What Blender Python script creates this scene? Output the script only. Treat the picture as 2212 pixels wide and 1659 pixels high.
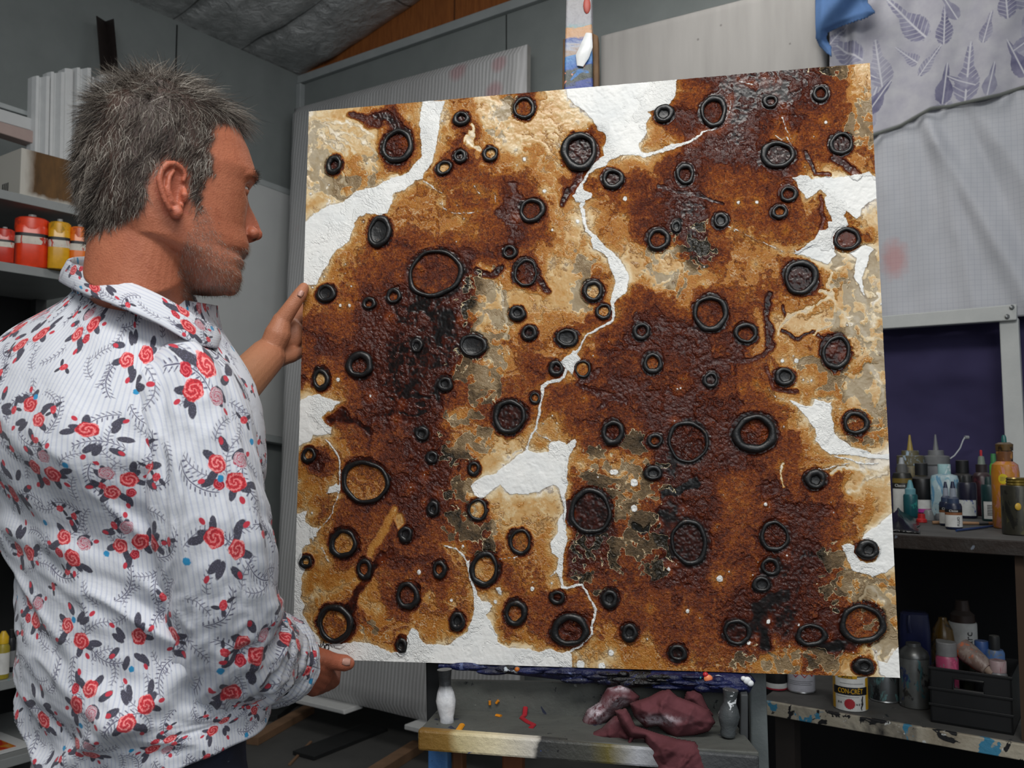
import bpy, math, random
import numpy as np
from mathutils import Vector, Matrix

for _o in list(bpy.data.objects):
    bpy.data.objects.remove(_o)
SC = bpy.context.scene
COL = SC.collection

# ------------------------------------------------------------------ camera
W_PX, H_PX, F_PX = 2212.0, 1659.0, 1900.0
CAM_Z, PITCH = 1.33, math.radians(4.0)
cam_data = bpy.data.cameras.new('camera')
cam_data.sensor_width = 36.0
cam_data.lens = F_PX / W_PX * 36.0
cam_data.clip_start = 0.05
cam = bpy.data.objects.new('camera', cam_data)
COL.objects.link(cam)
cam.location = (0, 0, CAM_Z)
cam.rotation_euler = (math.pi / 2 + PITCH, 0, 0)
SC.camera = cam
cam_data.dof.use_dof = True
cam_data.dof.focus_distance = 1.42
cam_data.dof.aperture_fstop = 9.0

# light-path lengths (an opaque, diffuse interior needs few)
SC.cycles.max_bounces = 4
SC.cycles.diffuse_bounces = 2
SC.cycles.glossy_bounces = 2
SC.cycles.transmission_bounces = 2
SC.cycles.caustics_reflective = False
SC.cycles.caustics_refractive = False
SC.cycles.use_adaptive_sampling = True
SC.cycles.adaptive_threshold = 0.05

# ------------------------------------------------------------------ exposure, world, lamps
SC.view_settings.view_transform = 'Standard'
SC.view_settings.look = 'None'
SC.view_settings.exposure = 0.0
SC.view_settings.gamma = 1.0
SC.view_settings.use_curve_mapping = False
world = bpy.data.worlds.new('daylight')
SC.world = world
world.use_nodes = True
world.node_tree.nodes['Background'].inputs[0].default_value = (0.86, 0.93, 1.0, 1)
world.node_tree.nodes['Background'].inputs[1].default_value = 0.23


def area_lamp(name, loc, target, sx, sy, power, col):
    ld = bpy.data.lights.new(name, 'AREA')
    ld.shape = 'RECTANGLE'
    ld.size, ld.size_y = sx, sy
    ld.energy = power
    ld.color = col
    o = bpy.data.objects.new(name, ld)
    COL.objects.link(o)
    o.location = loc
    o.rotation_euler = (Vector(target) - Vector(loc)).to_track_quat('-Z', 'Y').to_euler()
    return o


# added soft fill behind the camera, no door there, and two ceiling tube fittings
area_lamp('added_fill_light', (0.6, -2.4, 2.6), (0.0, 1.6, 1.2), 2.6, 1.8, 34, (0.95, 0.98, 1.0))
area_lamp('ceiling_tube_light', (-0.1, -0.1, 3.1), (-0.05, 0.8, 0.9), 1.8, 0.5, 46, (1.0, 0.98, 0.94))
area_lamp('ceiling_tube_light', (0.3, 2.7, 3.35), (0.3, 3.2, 0.9), 1.5, 0.4, 12, (1.0, 0.98, 0.94))


# ------------------------------------------------------------------ pixel geometry helpers
_cp, _sp = math.cos(PITCH), math.sin(PITCH)
CAM = Vector((0, 0, CAM_Z))


def ray(px, py):
    a, b = (px - W_PX / 2) / F_PX, (py - H_PX / 2) / F_PX
    return Vector((a, _cp + b * _sp, _sp - b * _cp))


def at(px, py, Y):
    d = ray(px, py)
    return CAM + d * (Y / d.y)


def hit(px, py, p0, n):
    d = ray(px, py)
    return CAM + d * ((p0 - CAM).dot(n) / d.dot(n))


def atz(px, py, z):
    d = ray(px, py)
    return CAM + d * ((z - CAM_Z) / d.z)


# ------------------------------------------------------------------ colour + node helpers
def lin(h):
    if isinstance(h, str):
        h = h.lstrip('#')
        c = [int(h[i:i + 2], 16) / 255 for i in (0, 2, 4)]
    else:
        c = [x / 255 for x in h]
    return tuple(x / 12.92 if x <= 0.04045 else ((x + 0.055) / 1.055) ** 2.4 for x in c) + (1.0,)


class S:
    """a shader socket with arithmetic"""
    def __init__(s, nb, sock):
        s.nb, s.k = nb, sock
    def __add__(s, o): return s.nb.m('ADD', s, o)
    __radd__ = __add__
    def __sub__(s, o): return s.nb.m('SUBTRACT', s, o)
    def __rsub__(s, o): return s.nb.m('SUBTRACT', o, s)
    def __mul__(s, o): return s.nb.m('MULTIPLY', s, o)
    __rmul__ = __mul__
    def __truediv__(s, o): return s.nb.m('DIVIDE', s, o)
    def __neg__(s): return s.nb.m('MULTIPLY', s, -1.0)


class NB:
    def __init__(self, name):
        self.mat = bpy.data.materials.new(name)
        self.mat.use_nodes = True
        self.t = self.mat.node_tree
        self.b = self.t.nodes['Principled BSDF']
        self.out = self.t.nodes['Material Output']
    def put(self, inp, v):
        if isinstance(v, S):
            self.t.links.new(v.k, inp)
        elif v is not None:
            if hasattr(inp.default_value, '__len__'):
                n = len(inp.default_value)
                if not hasattr(v, '__len__'):
                    v = (v,) * n
                v = tuple(v)[:n]
                if len(v) < n:
                    v = v + (1.0,) * (n - len(v))
            inp.default_value = v
    def new(self, typ, **kw):
        n = self.t.nodes.new(typ)
        for k, v in kw.items():
            setattr(n, k, v)
        return n
    def m(self, op, a, b=None, c=None, clamp=False):
        n = self.new('ShaderNodeMath', operation=op, use_clamp=clamp)
        self.put(n.inputs[0], a)
        if b is not None: self.put(n.inputs[1], b)
        if c is not None: self.put(n.inputs[2], c)
        return S(self, n.outputs[0])
    def vm(self, op, a, b=None, scale=None):
        n = self.new('ShaderNodeVectorMath', operation=op)
        self.put(n.inputs[0], a)
        if b is not None: self.put(n.inputs[1], b)
        if scale is not None: self.put(n.inputs['Scale'], scale)
        return S(self, n.outputs['Value' if op in ('LENGTH', 'DISTANCE', 'DOT_PRODUCT') else 'Vector'])
    def sep(self, v):
        n = self.new('ShaderNodeSeparateXYZ'); self.put(n.inputs[0], v)
        return [S(self, o) for o in n.outputs]
    def comb(self, x, y, z=0.0):
        n = self.new('ShaderNodeCombineXYZ')
        for i, v in enumerate((x, y, z)): self.put(n.inputs[i], v)
        return S(self, n.outputs[0])
    def obj(self): return S(self, self.new('ShaderNodeTexCoord').outputs['Object'])
    def gen(self): return S(self, self.new('ShaderNodeTexCoord').outputs['Generated'])
    def uv(self): return S(self, self.new('ShaderNodeTexCoord').outputs['UV'])
    def geo(self, k='Position'): return S(self, self.new('ShaderNodeNewGeometry').outputs[k])
    def attr(self, name, k='Fac'):
        return S(self, self.new('ShaderNodeAttribute', attribute_name=name).outputs[k])
    def noise(self, vec, scale, detail=3, rough=0.5, dist=0.0, k=0):
        n = self.new('ShaderNodeTexNoise')
        self.put(n.inputs['Vector'], vec); self.put(n.inputs['Scale'], scale)
        self.put(n.inputs['Detail'], detail); self.put(n.inputs['Roughness'], rough)
        self.put(n.inputs['Distortion'], dist)
        return S(self, n.outputs[k])
    def voro(self, vec, scale, feature='F1', rnd=1.0, k='Distance', smooth=None, dims='3D'):
        n = self.new('ShaderNodeTexVoronoi', feature=feature, voronoi_dimensions=dims)
        self.put(n.inputs['Vector'], vec); self.put(n.inputs['Scale'], scale)
        self.put(n.inputs['Randomness'], rnd)
        if smooth is not None: self.put(n.inputs['Smoothness'], smooth)
        return S(self, n.outputs[k])
    def map(self, v, a, b, c=0.0, d=1.0, smooth=False):
        n = self.new('ShaderNodeMapRange', interpolation_type='SMOOTHSTEP' if smooth else 'LINEAR')
        self.put(n.inputs[0], v)
        for i, x in zip((1, 2, 3, 4), (a, b, c, d)): self.put(n.inputs[i], x)
        return S(self, n.outputs[0])
    def mix(self, f, a, b, blend='MIX'):
        n = self.new('ShaderNodeMix', data_type='RGBA', blend_type=blend)
        self.put(n.inputs[0], f); self.put(n.inputs[6], a); self.put(n.inputs[7], b)
        return S(self, n.outputs[2])
    def ramp(self, f, stops, interp='LINEAR'):
        n = self.new('ShaderNodeValToRGB')
        n.color_ramp.interpolation = interp
        e = n.color_ramp.elements
        while len(e) < len(stops): e.new(0.5)
        for el, (p, c) in zip(e, stops):
            el.position = p
            el.color = c if len(c) == 4 else tuple(c) + (1,)
        self.put(n.inputs[0], f)
        return S(self, n.outputs[0])
    def bump(self, h, strength=0.3, dist=0.01):
        n = self.new('ShaderNodeBump')
        self.put(n.inputs['Height'], h); self.put(n.inputs['Strength'], strength)
        self.put(n.inputs['Distance'], dist)
        return S(self, n.outputs[0])
    def fin(self, color=None, rough=0.6, normal=None, metal=None, spec=None, coat=None, coat_rough=None,
            trans=None, ior=None, sss=None, sss_r=None, alpha=None, sheen=None):
        b = self.b.inputs
        self.put(b['Base Color'], color); self.put(b['Roughness'], rough)
        if normal is not None: self.put(b['Normal'], normal)
        if metal is not None: self.put(b['Metallic'], metal)
        if spec is not None: self.put(b['Specular IOR Level'], spec)
        if coat is not None: self.put(b['Coat Weight'], coat)
        if coat_rough is not None: self.put(b['Coat Roughness'], coat_rough)
        if trans is not None: self.put(b['Transmission Weight'], trans)
        if ior is not None: self.put(b['IOR'], ior)
        if sss is not None:
            self.put(b['Subsurface Weight'], sss)
            b['Subsurface Scale'].default_value = 0.006
            b['Subsurface Radius'].default_value = sss_r or (1.0, 0.35, 0.2)
        if sheen is not None: self.put(b['Sheen Weight'], sheen)
        return self.mat


_mats = {}


def plain(name, hexc, rough=0.6, var=0.12, scale=18.0, metal=0.0, bump=0.0, spec=None, coat=None, trans=None):
    """single-colour material with a little procedural mottling"""
    if name in _mats: return _mats[name]
    nb = NB(name)
    c = lin(hexc)
    o = nb.obj()
    n = nb.noise(o, scale, 4, 0.6)
    lo = tuple(x * (1 - var) for x in c[:3]) + (1,)
    hi = tuple(min(1, x * (1 + var)) for x in c[:3]) + (1,)
    col = nb.mix(nb.map(n, 0.3, 0.7), lo, hi)
    nrm = nb.bump(nb.noise(o, scale * 6, 3), bump, 0.004) if bump else None
    _mats[name] = nb.fin(col, rough, nrm, metal, spec, coat, trans=trans)
    return _mats[name]


# ------------------------------------------------------------------ mesh helpers
class G:
    def __init__(s):
        s.v, s.f = [], []
    def add(s, vs, fs):
        k = len(s.v)
        s.v += [tuple(p) for p in vs]
        s.f += [tuple(i + k for i in f) for f in fs]
        return s
    def hexa(s, p):
        """8 points: bottom 4 (ccw) then top 4"""
        return s.add(p, [(3, 2, 1, 0), (4, 5, 6, 7), (0, 1, 5, 4), (1, 2, 6, 5), (2, 3, 7, 6), (3, 0, 4, 7)])
    def box(s, c, ax, ay, az):
        """centre + three half-extent vectors"""
        c, ax, ay, az = Vector(c), Vector(ax), Vector(ay), Vector(az)
        return s.hexa([c - ax - ay - az, c + ax - ay - az, c + ax + ay - az, c - ax + ay - az,
                       c - ax - ay + az, c + ax - ay + az, c + ax + ay + az, c - ax + ay + az])
    def slab(s, quad, off):
        """quad of 4 points extruded by vector off"""
        q = [Vector(p) for p in quad]
        return s.hexa(q + [p + Vector(off) for p in q])
    def tube(s, pts, rad, seg=10, cap=True, ref=None, flat=1.0):
        pts = [Vector(p) for p in pts]
        n = len(pts)
        if not hasattr(rad, '__len__'): rad = [rad] * n
        ref = Vector(ref) if ref else None
        vs, fs, u = [], [], None
        for i, p in enumerate(pts):
            t = (pts[min(i + 1, n - 1)] - pts[max(i - 1, 0)]).normalized()
            if u is None:
                a = ref or (Vector((0, 0, 1)) if abs(t.z) < 0.9 else Vector((1, 0, 0)))
                u = (a - t * a.dot(t)).normalized()
            else:
                u = (u - t * u.dot(t)).normalized()
            w = t.cross(u)
            for k in range(seg):
                an = 2 * math.pi * k / seg
                vs.append(p + (u * math.cos(an) * flat + w * math.sin(an)) * rad[i])
        for i in range(n - 1):
            for k in range(seg):
                k2 = (k + 1) % seg
                fs.append((i * seg + k, i * seg + k2, (i + 1) * seg + k2, (i + 1) * seg + k))
        if cap:
            fs.append(tuple(range(seg))[::-1]); fs.append(tuple((n - 1) * seg + k for k in range(seg)))
        return s.add(vs, fs)
    def lathe(s, prof, base, seg=28, axis=None, cap=True, sq=None, ry=1.0, xdir=None):
        """prof: (r, z) pairs from bottom to top; sq = superellipse power for square bottles"""
        base = Vector(base)
        az = Vector(axis).normalized() if axis else Vector((0, 0, 1))
        ax = Vector(xdir) if xdir else Vector((1, 0, 0))
        ax = ax - az * ax.dot(az)
        if ax.length < 1e-3: ax = Vector((0, 1, 0)) - az * az.y
        ax.normalize(); ay = az.cross(ax)
        vs, fs = [], []
        for r, z in prof:
            for k in range(seg):
                a = 2 * math.pi * k / seg
                c, d = math.cos(a), math.sin(a)
                q = 1.0
                if sq: q = 1.0 / (abs(c) ** sq + abs(d) ** sq) ** (1 / sq)
                vs.append(base + ax * (c * r * q) + ay * (d * r * q * ry) + az * z)
        m = len(prof)
        for i in range(m - 1):
            for k in range(seg):
                k2 = (k + 1) % seg
                fs.append((i * seg + k, i * seg + k2, (i + 1) * seg + k2, (i + 1) * seg + k))
        if cap:
            fs.append(tuple(range(seg))[::-1]); fs.append(tuple((m - 1) * seg + k for k in range(seg)))
        return s.add(vs, fs)
    def ball(s, c, r, seg=20, rings=12):
        c = Vector(c)
        if not hasattr(r, '__len__'): r = (r, r, r)
        vs, fs = [], []
        for i in range(rings + 1):
            th = math.pi * i / rings
            for k in range(seg):
                a = 2 * math.pi * k / seg
                vs.append(c + Vector((r[0] * math.sin(th) * math.cos(a), r[1] * math.sin(th) * math.sin(a), -r[2] * math.cos(th))))
        for i in range(rings):
            for k in range(seg):
                k2 = (k + 1) % seg
                fs.append((i * seg + k, i * seg + k2, (i + 1) * seg + k2, (i + 1) * seg + k))
        return s.add(vs, fs)
    def grid(s, fn, nu, nv):
        vs = [fn(i / nu, j / nv) for j in range(nv + 1) for i in range(nu + 1)]
        fs = [(j * (nu + 1) + i, j * (nu + 1) + i + 1, (j + 1) * (nu + 1) + i + 1, (j + 1) * (nu + 1) + i)
              for j in range(nv) for i in range(nu)]
        return s.add(vs, fs)
    def obj(s, name, mat, parent=None, smooth=True, bevel=0.0, solid=0.0, sub=0, angle=40, **props):
        me = bpy.data.meshes.new(name)
        me.from_pydata(s.v, [], s.f)
        me.validate()
        return link_mesh(name, me, mat, parent, smooth, bevel, solid, sub, angle, **props)


def link_mesh(name, me, mat, parent=None, smooth=True, bevel=0.0, solid=0.0, sub=0, angle=40, **props):
    o = bpy.data.objects.new(name, me)
    COL.objects.link(o)
    if mat is not None: me.materials.append(mat)
    if parent is not None:
        o.parent = parent
        if parent.type == 'EMPTY':
            o.matrix_parent_inverse = Matrix.Translation(parent.location).inverted()
    if bevel:
        b = o.modifiers.new('bevel', 'BEVEL'); b.width = bevel; b.segments = 2; b.limit_method = 'ANGLE'
    if solid:
        b = o.modifiers.new('solid', 'SOLIDIFY'); b.thickness = solid; b.offset = 0
    if sub:
        b = o.modifiers.new('sub', 'SUBSURF'); b.levels = sub; b.render_levels = sub
    if smooth:
        me.polygons.foreach_set('use_smooth', [True] * len(me.polygons))
        if not sub:
            try: me.set_sharp_from_angle(angle=math.radians(angle))
            except Exception: pass
    for k, v in props.items(): o[k] = v
    return o


def thing(name, loc, label, category, group=None):
    o = bpy.data.objects.new(name, None)
    COL.objects.link(o)
    o.location = loc
    o.empty_display_size = 0.05
    o['label'] = label; o['category'] = category
    if group: o['group'] = group
    return o


def tag(o, label, category, group=None):
    o['label'] = label; o['category'] = category
    if group: o['group'] = group
    return o


# ------------------------------------------------------------------ numpy noise
_vt = {}


def vnoise(x, y, seed=0):
    if seed not in _vt: _vt[seed] = np.random.RandomState(seed).rand(256, 256)
    r = _vt[seed]
    xi, yi = np.floor(x).astype(int), np.floor(y).astype(int)
    fx, fy = x - xi, y - yi
    fx, fy = fx * fx * fx * (fx * (fx * 6 - 15) + 10), fy * fy * fy * (fy * (fy * 6 - 15) + 10)
    a, b = r[yi % 256, xi % 256], r[yi % 256, (xi + 1) % 256]
    c, d = r[(yi + 1) % 256, xi % 256], r[(yi + 1) % 256, (xi + 1) % 256]
    return (a * (1 - fx) + b * fx) * (1 - fy) + (c * (1 - fx) + d * fx) * fy


def fbm(x, y, seed=0, octaves=4, gain=0.5):
    t, a, s = 0, 1.0, 0
    for i in range(octaves):
        t = t + a * vnoise(x * 2 ** i + 17.3 * i, y * 2 ** i + 9.1 * i, seed + i)
        s += a; a *= gain
    return t / s


def sstep(a, b, x):
    t = np.clip((x - a) / (b - a), 0, 1)
    return t * t * (3 - 2 * t)


# ------------------------------------------------------------------ room frame
CORNER = at(648, 300, 5.0); CORNER.z = 0
DB = Vector((1.424, -1, 0)).normalized()       # along the back wall, to the right
NBK = Vector((-1, -1.424, 0)).normalized()     # back wall normal, into the room
DL = NBK.copy()                                # along the left wall, towards the viewer
NL = DB.copy()                                 # left wall normal, into the room
UP = Vector((0, 0, 1))


def pb(px, py, off=0.0):
    return hit(px, py, CORNER + NBK * off, NBK)


def pl(px, py, off=0.0):
    return hit(px, py, CORNER + NL * off, NL)
# ================================================================== room shell
def struct(name, g, mat, smooth=False, **kw):
    o = g.obj(name, mat, None, smooth=smooth, **kw); o['kind'] = 'structure'
    return o


def wall_pt(s, z, off=0.0):       # back wall: s metres right of the corner
    return CORNER + DB * s + NBK * off + UP * z


def left_pt(s, z, off=0.0):       # left wall: s metres towards the viewer
    return CORNER + DL * s + NL * off + UP * z


def panel_paint(name, a, b, scale=7.0, rough=.75, speck=None):
    nb = NB(name)
    o = nb.obj()
    c = nb.mix(nb.map(nb.noise(o, scale, 5, .6), .3, .7), lin(a), lin(b))
    c = nb.mix(nb.map(nb.noise(o, 300, 3), .4, .7) * .25, c, lin(a))
    if speck:
        c = nb.mix(nb.map(nb.voro(o, 14), .06, .045), c, lin(speck))
    return nb.fin(c, rough, nb.bump(nb.noise(o, 160, 3), .08, .003))


M_grey = panel_paint('grey_wall_sheet', '828887', '8b9190')
M_trim = panel_paint('pale_trim', '9fa5a6', 'b0b5b5')
EAVE = pb(650, 172).z
GABLE = pb(884, 0)
gable_s = (GABLE - CORNER).dot(DB)
slope = (GABLE.z - EAVE + .0) / gable_s

# floor: dusty dark concrete
nb = NB('dusty_concrete')
o_ = nb.obj()
fc = nb.mix(nb.map(nb.noise(o_, 3, 6, .6), .35, .7), lin('4a4a49'), lin('5e5d5b'))
fc = nb.mix(nb.map(nb.noise(o_, 40, 5, .7), .62, .72) * .5, fc, lin('2c2c2d'))
M_floor = nb.fin(fc, .85, nb.bump(nb.noise(o_, 60, 4), .2, .004))
c0 = CORNER
struct('floor', G().slab([left_pt(0, 0) - NL * .05 - NBK * .05, wall_pt(6, 0, -.05), wall_pt(6, 0, 8), left_pt(8, 0, -.05)], UP * -.08), M_floor)

# back wall: grey cement sheet below the rail, joint line, orange ply gable above
E_R = 6.0
struct('wall_back', G().slab([wall_pt(-.08, 0), wall_pt(E_R, 0), wall_pt(E_R, EAVE), wall_pt(-.08, EAVE)], NBK * -.06), M_grey)
nb = NB('orange_plywood')
o_ = nb.obj()
gr = nb.noise(nb.vm('MULTIPLY', o_, (14, 14, 1.6)), 5, 5, .6, .6)
M_ply = nb.fin(nb.mix(nb.map(gr, .35, .7), lin('8a4e22'), lin('a9652f')), .7)
struct('wall_gable', G().slab([wall_pt(-.08, EAVE + .0), wall_pt(E_R, EAVE + .0), wall_pt(E_R, EAVE + slope * E_R + .2), wall_pt(-.08, EAVE + .1)], NBK * -.05), M_ply)
# rail along the top of the sheets, joints and corner bead
struct('trim_1', G().slab([wall_pt(0, EAVE - .035), wall_pt(E_R, EAVE - .035), wall_pt(E_R, EAVE + .012), wall_pt(0, EAVE + .012)], NBK * .03), M_trim, bevel=.004)
struct('trim_2', G().slab([wall_pt(-.0, 0), wall_pt(.038, 0), wall_pt(.038, EAVE - .04), wall_pt(0, EAVE - .04)], NBK * .038), M_trim, bevel=.004)
M_gap = plain('dark_gap', '1d1f1f', .9)
for i, (px, py) in enumerate(((1094, 60),)):
    s = (pb(px, py) - CORNER).dot(DB)
    struct('trim_%d' % (3 + i), G().slab([wall_pt(s - .003, 0), wall_pt(s + .003, 0), wall_pt(s + .003, EAVE - .036), wall_pt(s - .003, EAVE - .036)], NBK * .0012), M_gap)
s = (pb(982, 20) - CORNER).dot(DB)
struct('trim_4', G().slab([wall_pt(s - .004, EAVE + .02), wall_pt(s + .004, EAVE + .02), wall_pt(s + .004, EAVE + slope * s), wall_pt(s - .004, EAVE + slope * s)], NBK * .0015), plain('ply_joint', '5a3316', .9))
# left wall, its joint
struct('wall_left', G().slab([left_pt(-.08, 0), left_pt(6, 0), left_pt(6, EAVE + .02), left_pt(-.08, EAVE + .02)], NL * -.06), M_grey)
s = (pl(381, 100) - CORNER).dot(DL)
struct('trim_5', G().slab([left_pt(s - .004, 0), left_pt(s + .004, 0), left_pt(s + .004, EAVE), left_pt(s - .004, EAVE)], NL * .0012), M_gap)

# ceiling: sagging silver foil insulation on the roof slope, with seams
nb = NB('foil_insulation')
o_ = nb.obj()
wr = nb.noise(nb.vm('MULTIPLY', o_, (3, 3, 3)), 4, 6, .65, .9)
wr2 = nb.noise(o_, 30, 4, .6, .4)
tt_ = nb.vm('DOT_PRODUCT', nb.vm('SUBTRACT', o_, tuple(CORNER)), tuple(NBK)); ss_ = nb.vm('DOT_PRODUCT', nb.vm('SUBTRACT', o_, tuple(CORNER)), tuple(DB))
seam_ = nb.map(nb.m('ABSOLUTE', nb.m('FRACT', tt_ / .42 + ss_ * .12) - .5), .485, .495)
seam_ = nb.m('MAXIMUM', seam_, nb.map(nb.m('ABSOLUTE', nb.m('FRACT', ss_ / .95 + .1) - .5), .492, .497))
M_foil = nb.fin(nb.mix(seam_ * .75, nb.mix(nb.map(wr, .35, .7), lin('b4b6b6'), lin('dadcdc')), lin('3c3e3e')), .38, nb.bump(wr * 1.0 + wr2 * .25, .9, .04), metal=.35)


def roof(u, v):
    s = -.15 + u * 4.6           # across the slope, from the left wall
    t = -.12 + v * 6.2           # from the back wall towards the viewer
    p = CORNER + DB * s + NBK * t + UP * (EAVE + slope * s)
    seam = abs(((t / .42 + s * .12) % 1) - .5) * 2
    sag = -.075 * (1 - seam ** 8) * (1 if s > 0 else 0) * min(1, max(0, s) / .3) - .035 * float(fbm(np.array(s * 2.2 + 7), np.array(t * 2.2 + 7), 8, 4))
    return p + UP * (sag + .04)


struct('ceiling', G().grid(roof, 120, 150), M_foil, smooth=True, angle=180)
# ================================================================== the painting
PQ = [(667, 241), (1879, 136), (1944, 1464), (632, 1422)]   # photo corners TL TR BR BL


def _solve_painting():
    lean = math.radians(2.75)
    # left and right edges have length 1.0 m; bottom edge nearer than the top by the lean
    out = []
    for top, bot in ((PQ[0], PQ[3]), (PQ[1], PQ[2])):
        best = None
        for k in range(2400):
            Yt = 1.2 + k * 0.00025
            t = at(top[0], top[1], Yt)
            b = at(bot[0], bot[1], Yt - math.sin(lean))
            d = (t - b).length
            if best is None or abs(d - 1.0) < best[0]: best = (abs(d - 1.0), t, b)
        out.append((best[1], best[2]))
    return out[0][0], out[1][0], out[1][1], out[0][1]


P_TL, P_TR, P_BR, P_BL = _solve_painting()
P_U = ((P_TR - P_TL) + (P_BR - P_BL)).normalized()
P_V = ((P_BL - P_TL) + (P_BR - P_TR)).normalized()
P_N = P_V.cross(P_U).normalized()
if P_N.y > 0: P_N = -P_N
P_DEPTH = 0.036


def _homog():
    A = []
    for (x, y), (u, v) in zip(PQ, ((0, 0), (1, 0), (1, 1), (0, 1))):
        A.append([u, v, 1, 0, 0, 0, -x * u, -x * v, -x]); A.append([0, 0, 0, u, v, 1, -y * u, -y * v, -y])
    return np.linalg.svd(np.array(A, float))[2][-1].reshape(3, 3)


HM = _homog(); HI = np.linalg.inv(HM)


def px2uv(x, y):
    q = HI @ np.array([x, y, 1.0]); return q[0] / q[2], q[1] / q[2]


def puv(u, v, h=0.0):
    """point on the picture plane (bilinear between the solved corners) lifted by h"""
    t = P_TL.lerp(P_TR, u); b = P_BL.lerp(P_BR, u)
    return t.lerp(b, v) + P_N * h


TONE = '''
887765555337887752111113777
888765558347888654111123667
987426758777887522212233666
988825636877148652213433567
986725535566146732221344544
886675444356253322443268888
777655544226654321444354888
766555554246756321444443477
776433423346667671355578888
764333316637747776555426788
654221127777754345244557888
334221027665433221336787777
423211117545532222325652788
243211146534533332234565677
754211145443332222334666777
854211263145333222233475666
775332256766434221213357466
524432237887656412223456899
655522248889445522342334788
644332236777025412243223577
753433433767114311343223588
753423452456123311333114588
666543353446233322432124666
665635456443434433322133677
753555657453253433311122366
776655877775665534425543588
888888888887766555556546788
'''.split()

RINGS = '''859 316 33 38 .27 2 20|723 357 17 21 .5 1 20|820 501 26 34 .33 0 10|997 257 18 16 .5 1 0|994 338 15 15 .5 1 0
1060 333 17 17 .4 6 0|960 363 19 15 .4 6 -30|940 591 60 52 .15 3 0|1132 234 24 24 .28 4 0|1252 328 40 42 .33 1 0|1434 247 22 20 .5 0 0
1324 387 24 23 .4 1 0|1480 377 20 24 .38 2 0|1149 455 28 27 .32 3 0|1422 518 25 25 .36 3 0|1461 490 11 15 .5 0 0|1101 545 16 15 .45 2 0
1541 242 30 34 .3 2 0|1664 220 17 15 .48 1 0|1772 203 18 18 .42 2 0|1680 335 38 30 .3 1 0|1817 311 26 25 .3 1 0|1703 420 19 18 .4 3 0
1684 458 18 16 .45 4 0|1557 477 17 18 .5 0 0|1829 517 29 26 .28 1 0|705 634 20 20 .4 0 0|851 640 17 17 .45 4 0|798 656 15 14 .5 3 0
901 747 14 16 .6 0 0|1022 747 30 25 .28 0 10|778 789 29 30 .42 2 0|694 820 18 24 .42 6 0|962 830 17 17 .6 0 0|912 937 16 16 .6 0 0
934 988 14 14 .6 0 0|668 983 16 17 .45 5 0|1136 590 26 30 .2 2 10|1281 629 23 23 .38 6 0|1304 673 18 17 .36 5 0|1118 677 19 17 .6 0 0
1143 719 18 17 .5 1 0|1225 730 25 20 .36 0 0|1386 716 20 19 .45 2 0|1410 785 21 24 .4 4 0|1202 796 17 17 .55 1 0|1259 797 18 19 .25 5 0
1101 900 37 37 .27 1 0|1324 934 25 28 .4 2 0|1415 952 18 16 .45 3 0|1486 955 44 47 .15 2 0|1156 860 12 13 .4 4 0|1729 600 38 38 .28 1 0
1534 677 38 41 .26 3 0|1611 720 26 23 .35 3 0|1806 761 31 38 .25 1 10|1695 814 23 20 .45 0 0|1535 821 17 18 .45 1 0|1848 914 28 26 .32 4 0
1630 936 49 42 .33 2 0|790 1041 52 48 .18 5 20|743 1174 30 32 .3 5 0|936 1099 13 18 .6 0 0|877 1154 16 18 .55 0 0|662 1213 14 15 .5 6 0
788 1229 17 23 .45 4 0|950 1230 16 20 .5 3 0|881 1286 25 31 .36 3 0|725 1347 39 42 .28 5 0|989 1341 17 21 .8 0 0|868 1394 12 17 .75 0 0
1047 1229 31 39 .28 5 20|1032 1101 22 24 .26 6 0|1024 1012 14 16 .5 4 0|1276 1105 48 49 .2 1 0|1124 1170 25 28 .26 4 0|1411 1022 20 17 .5 0 0
1488 1171 41 50 .2 1 0|1204 1290 17 16 .5 2 0|1114 1324 24 29 .4 4 0|1232 1361 41 36 .34 2 0|1317 1293 19 21 .75 0 0|1360 1366 18 21 .8 0 0
1464 1410 20 18 .45 1 0|1673 1158 32 34 .24 2 20|1664 1224 22 20 .42 2 0|1645 1262 20 18 .45 0 0|1592 1365 32 28 .28 1 10|1752 1371 35 25 .32 2 0
1862 1347 49 44 .24 4 0|1866 1438 22 18 .6 0 0|1874 1187 26 21 .7 0 0|1761 1036 24 22 .6 0 0'''.replace('\n', '|').split('|')
RINGS = [[float(x) for x in r.split()] for r in RINGS]

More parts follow.
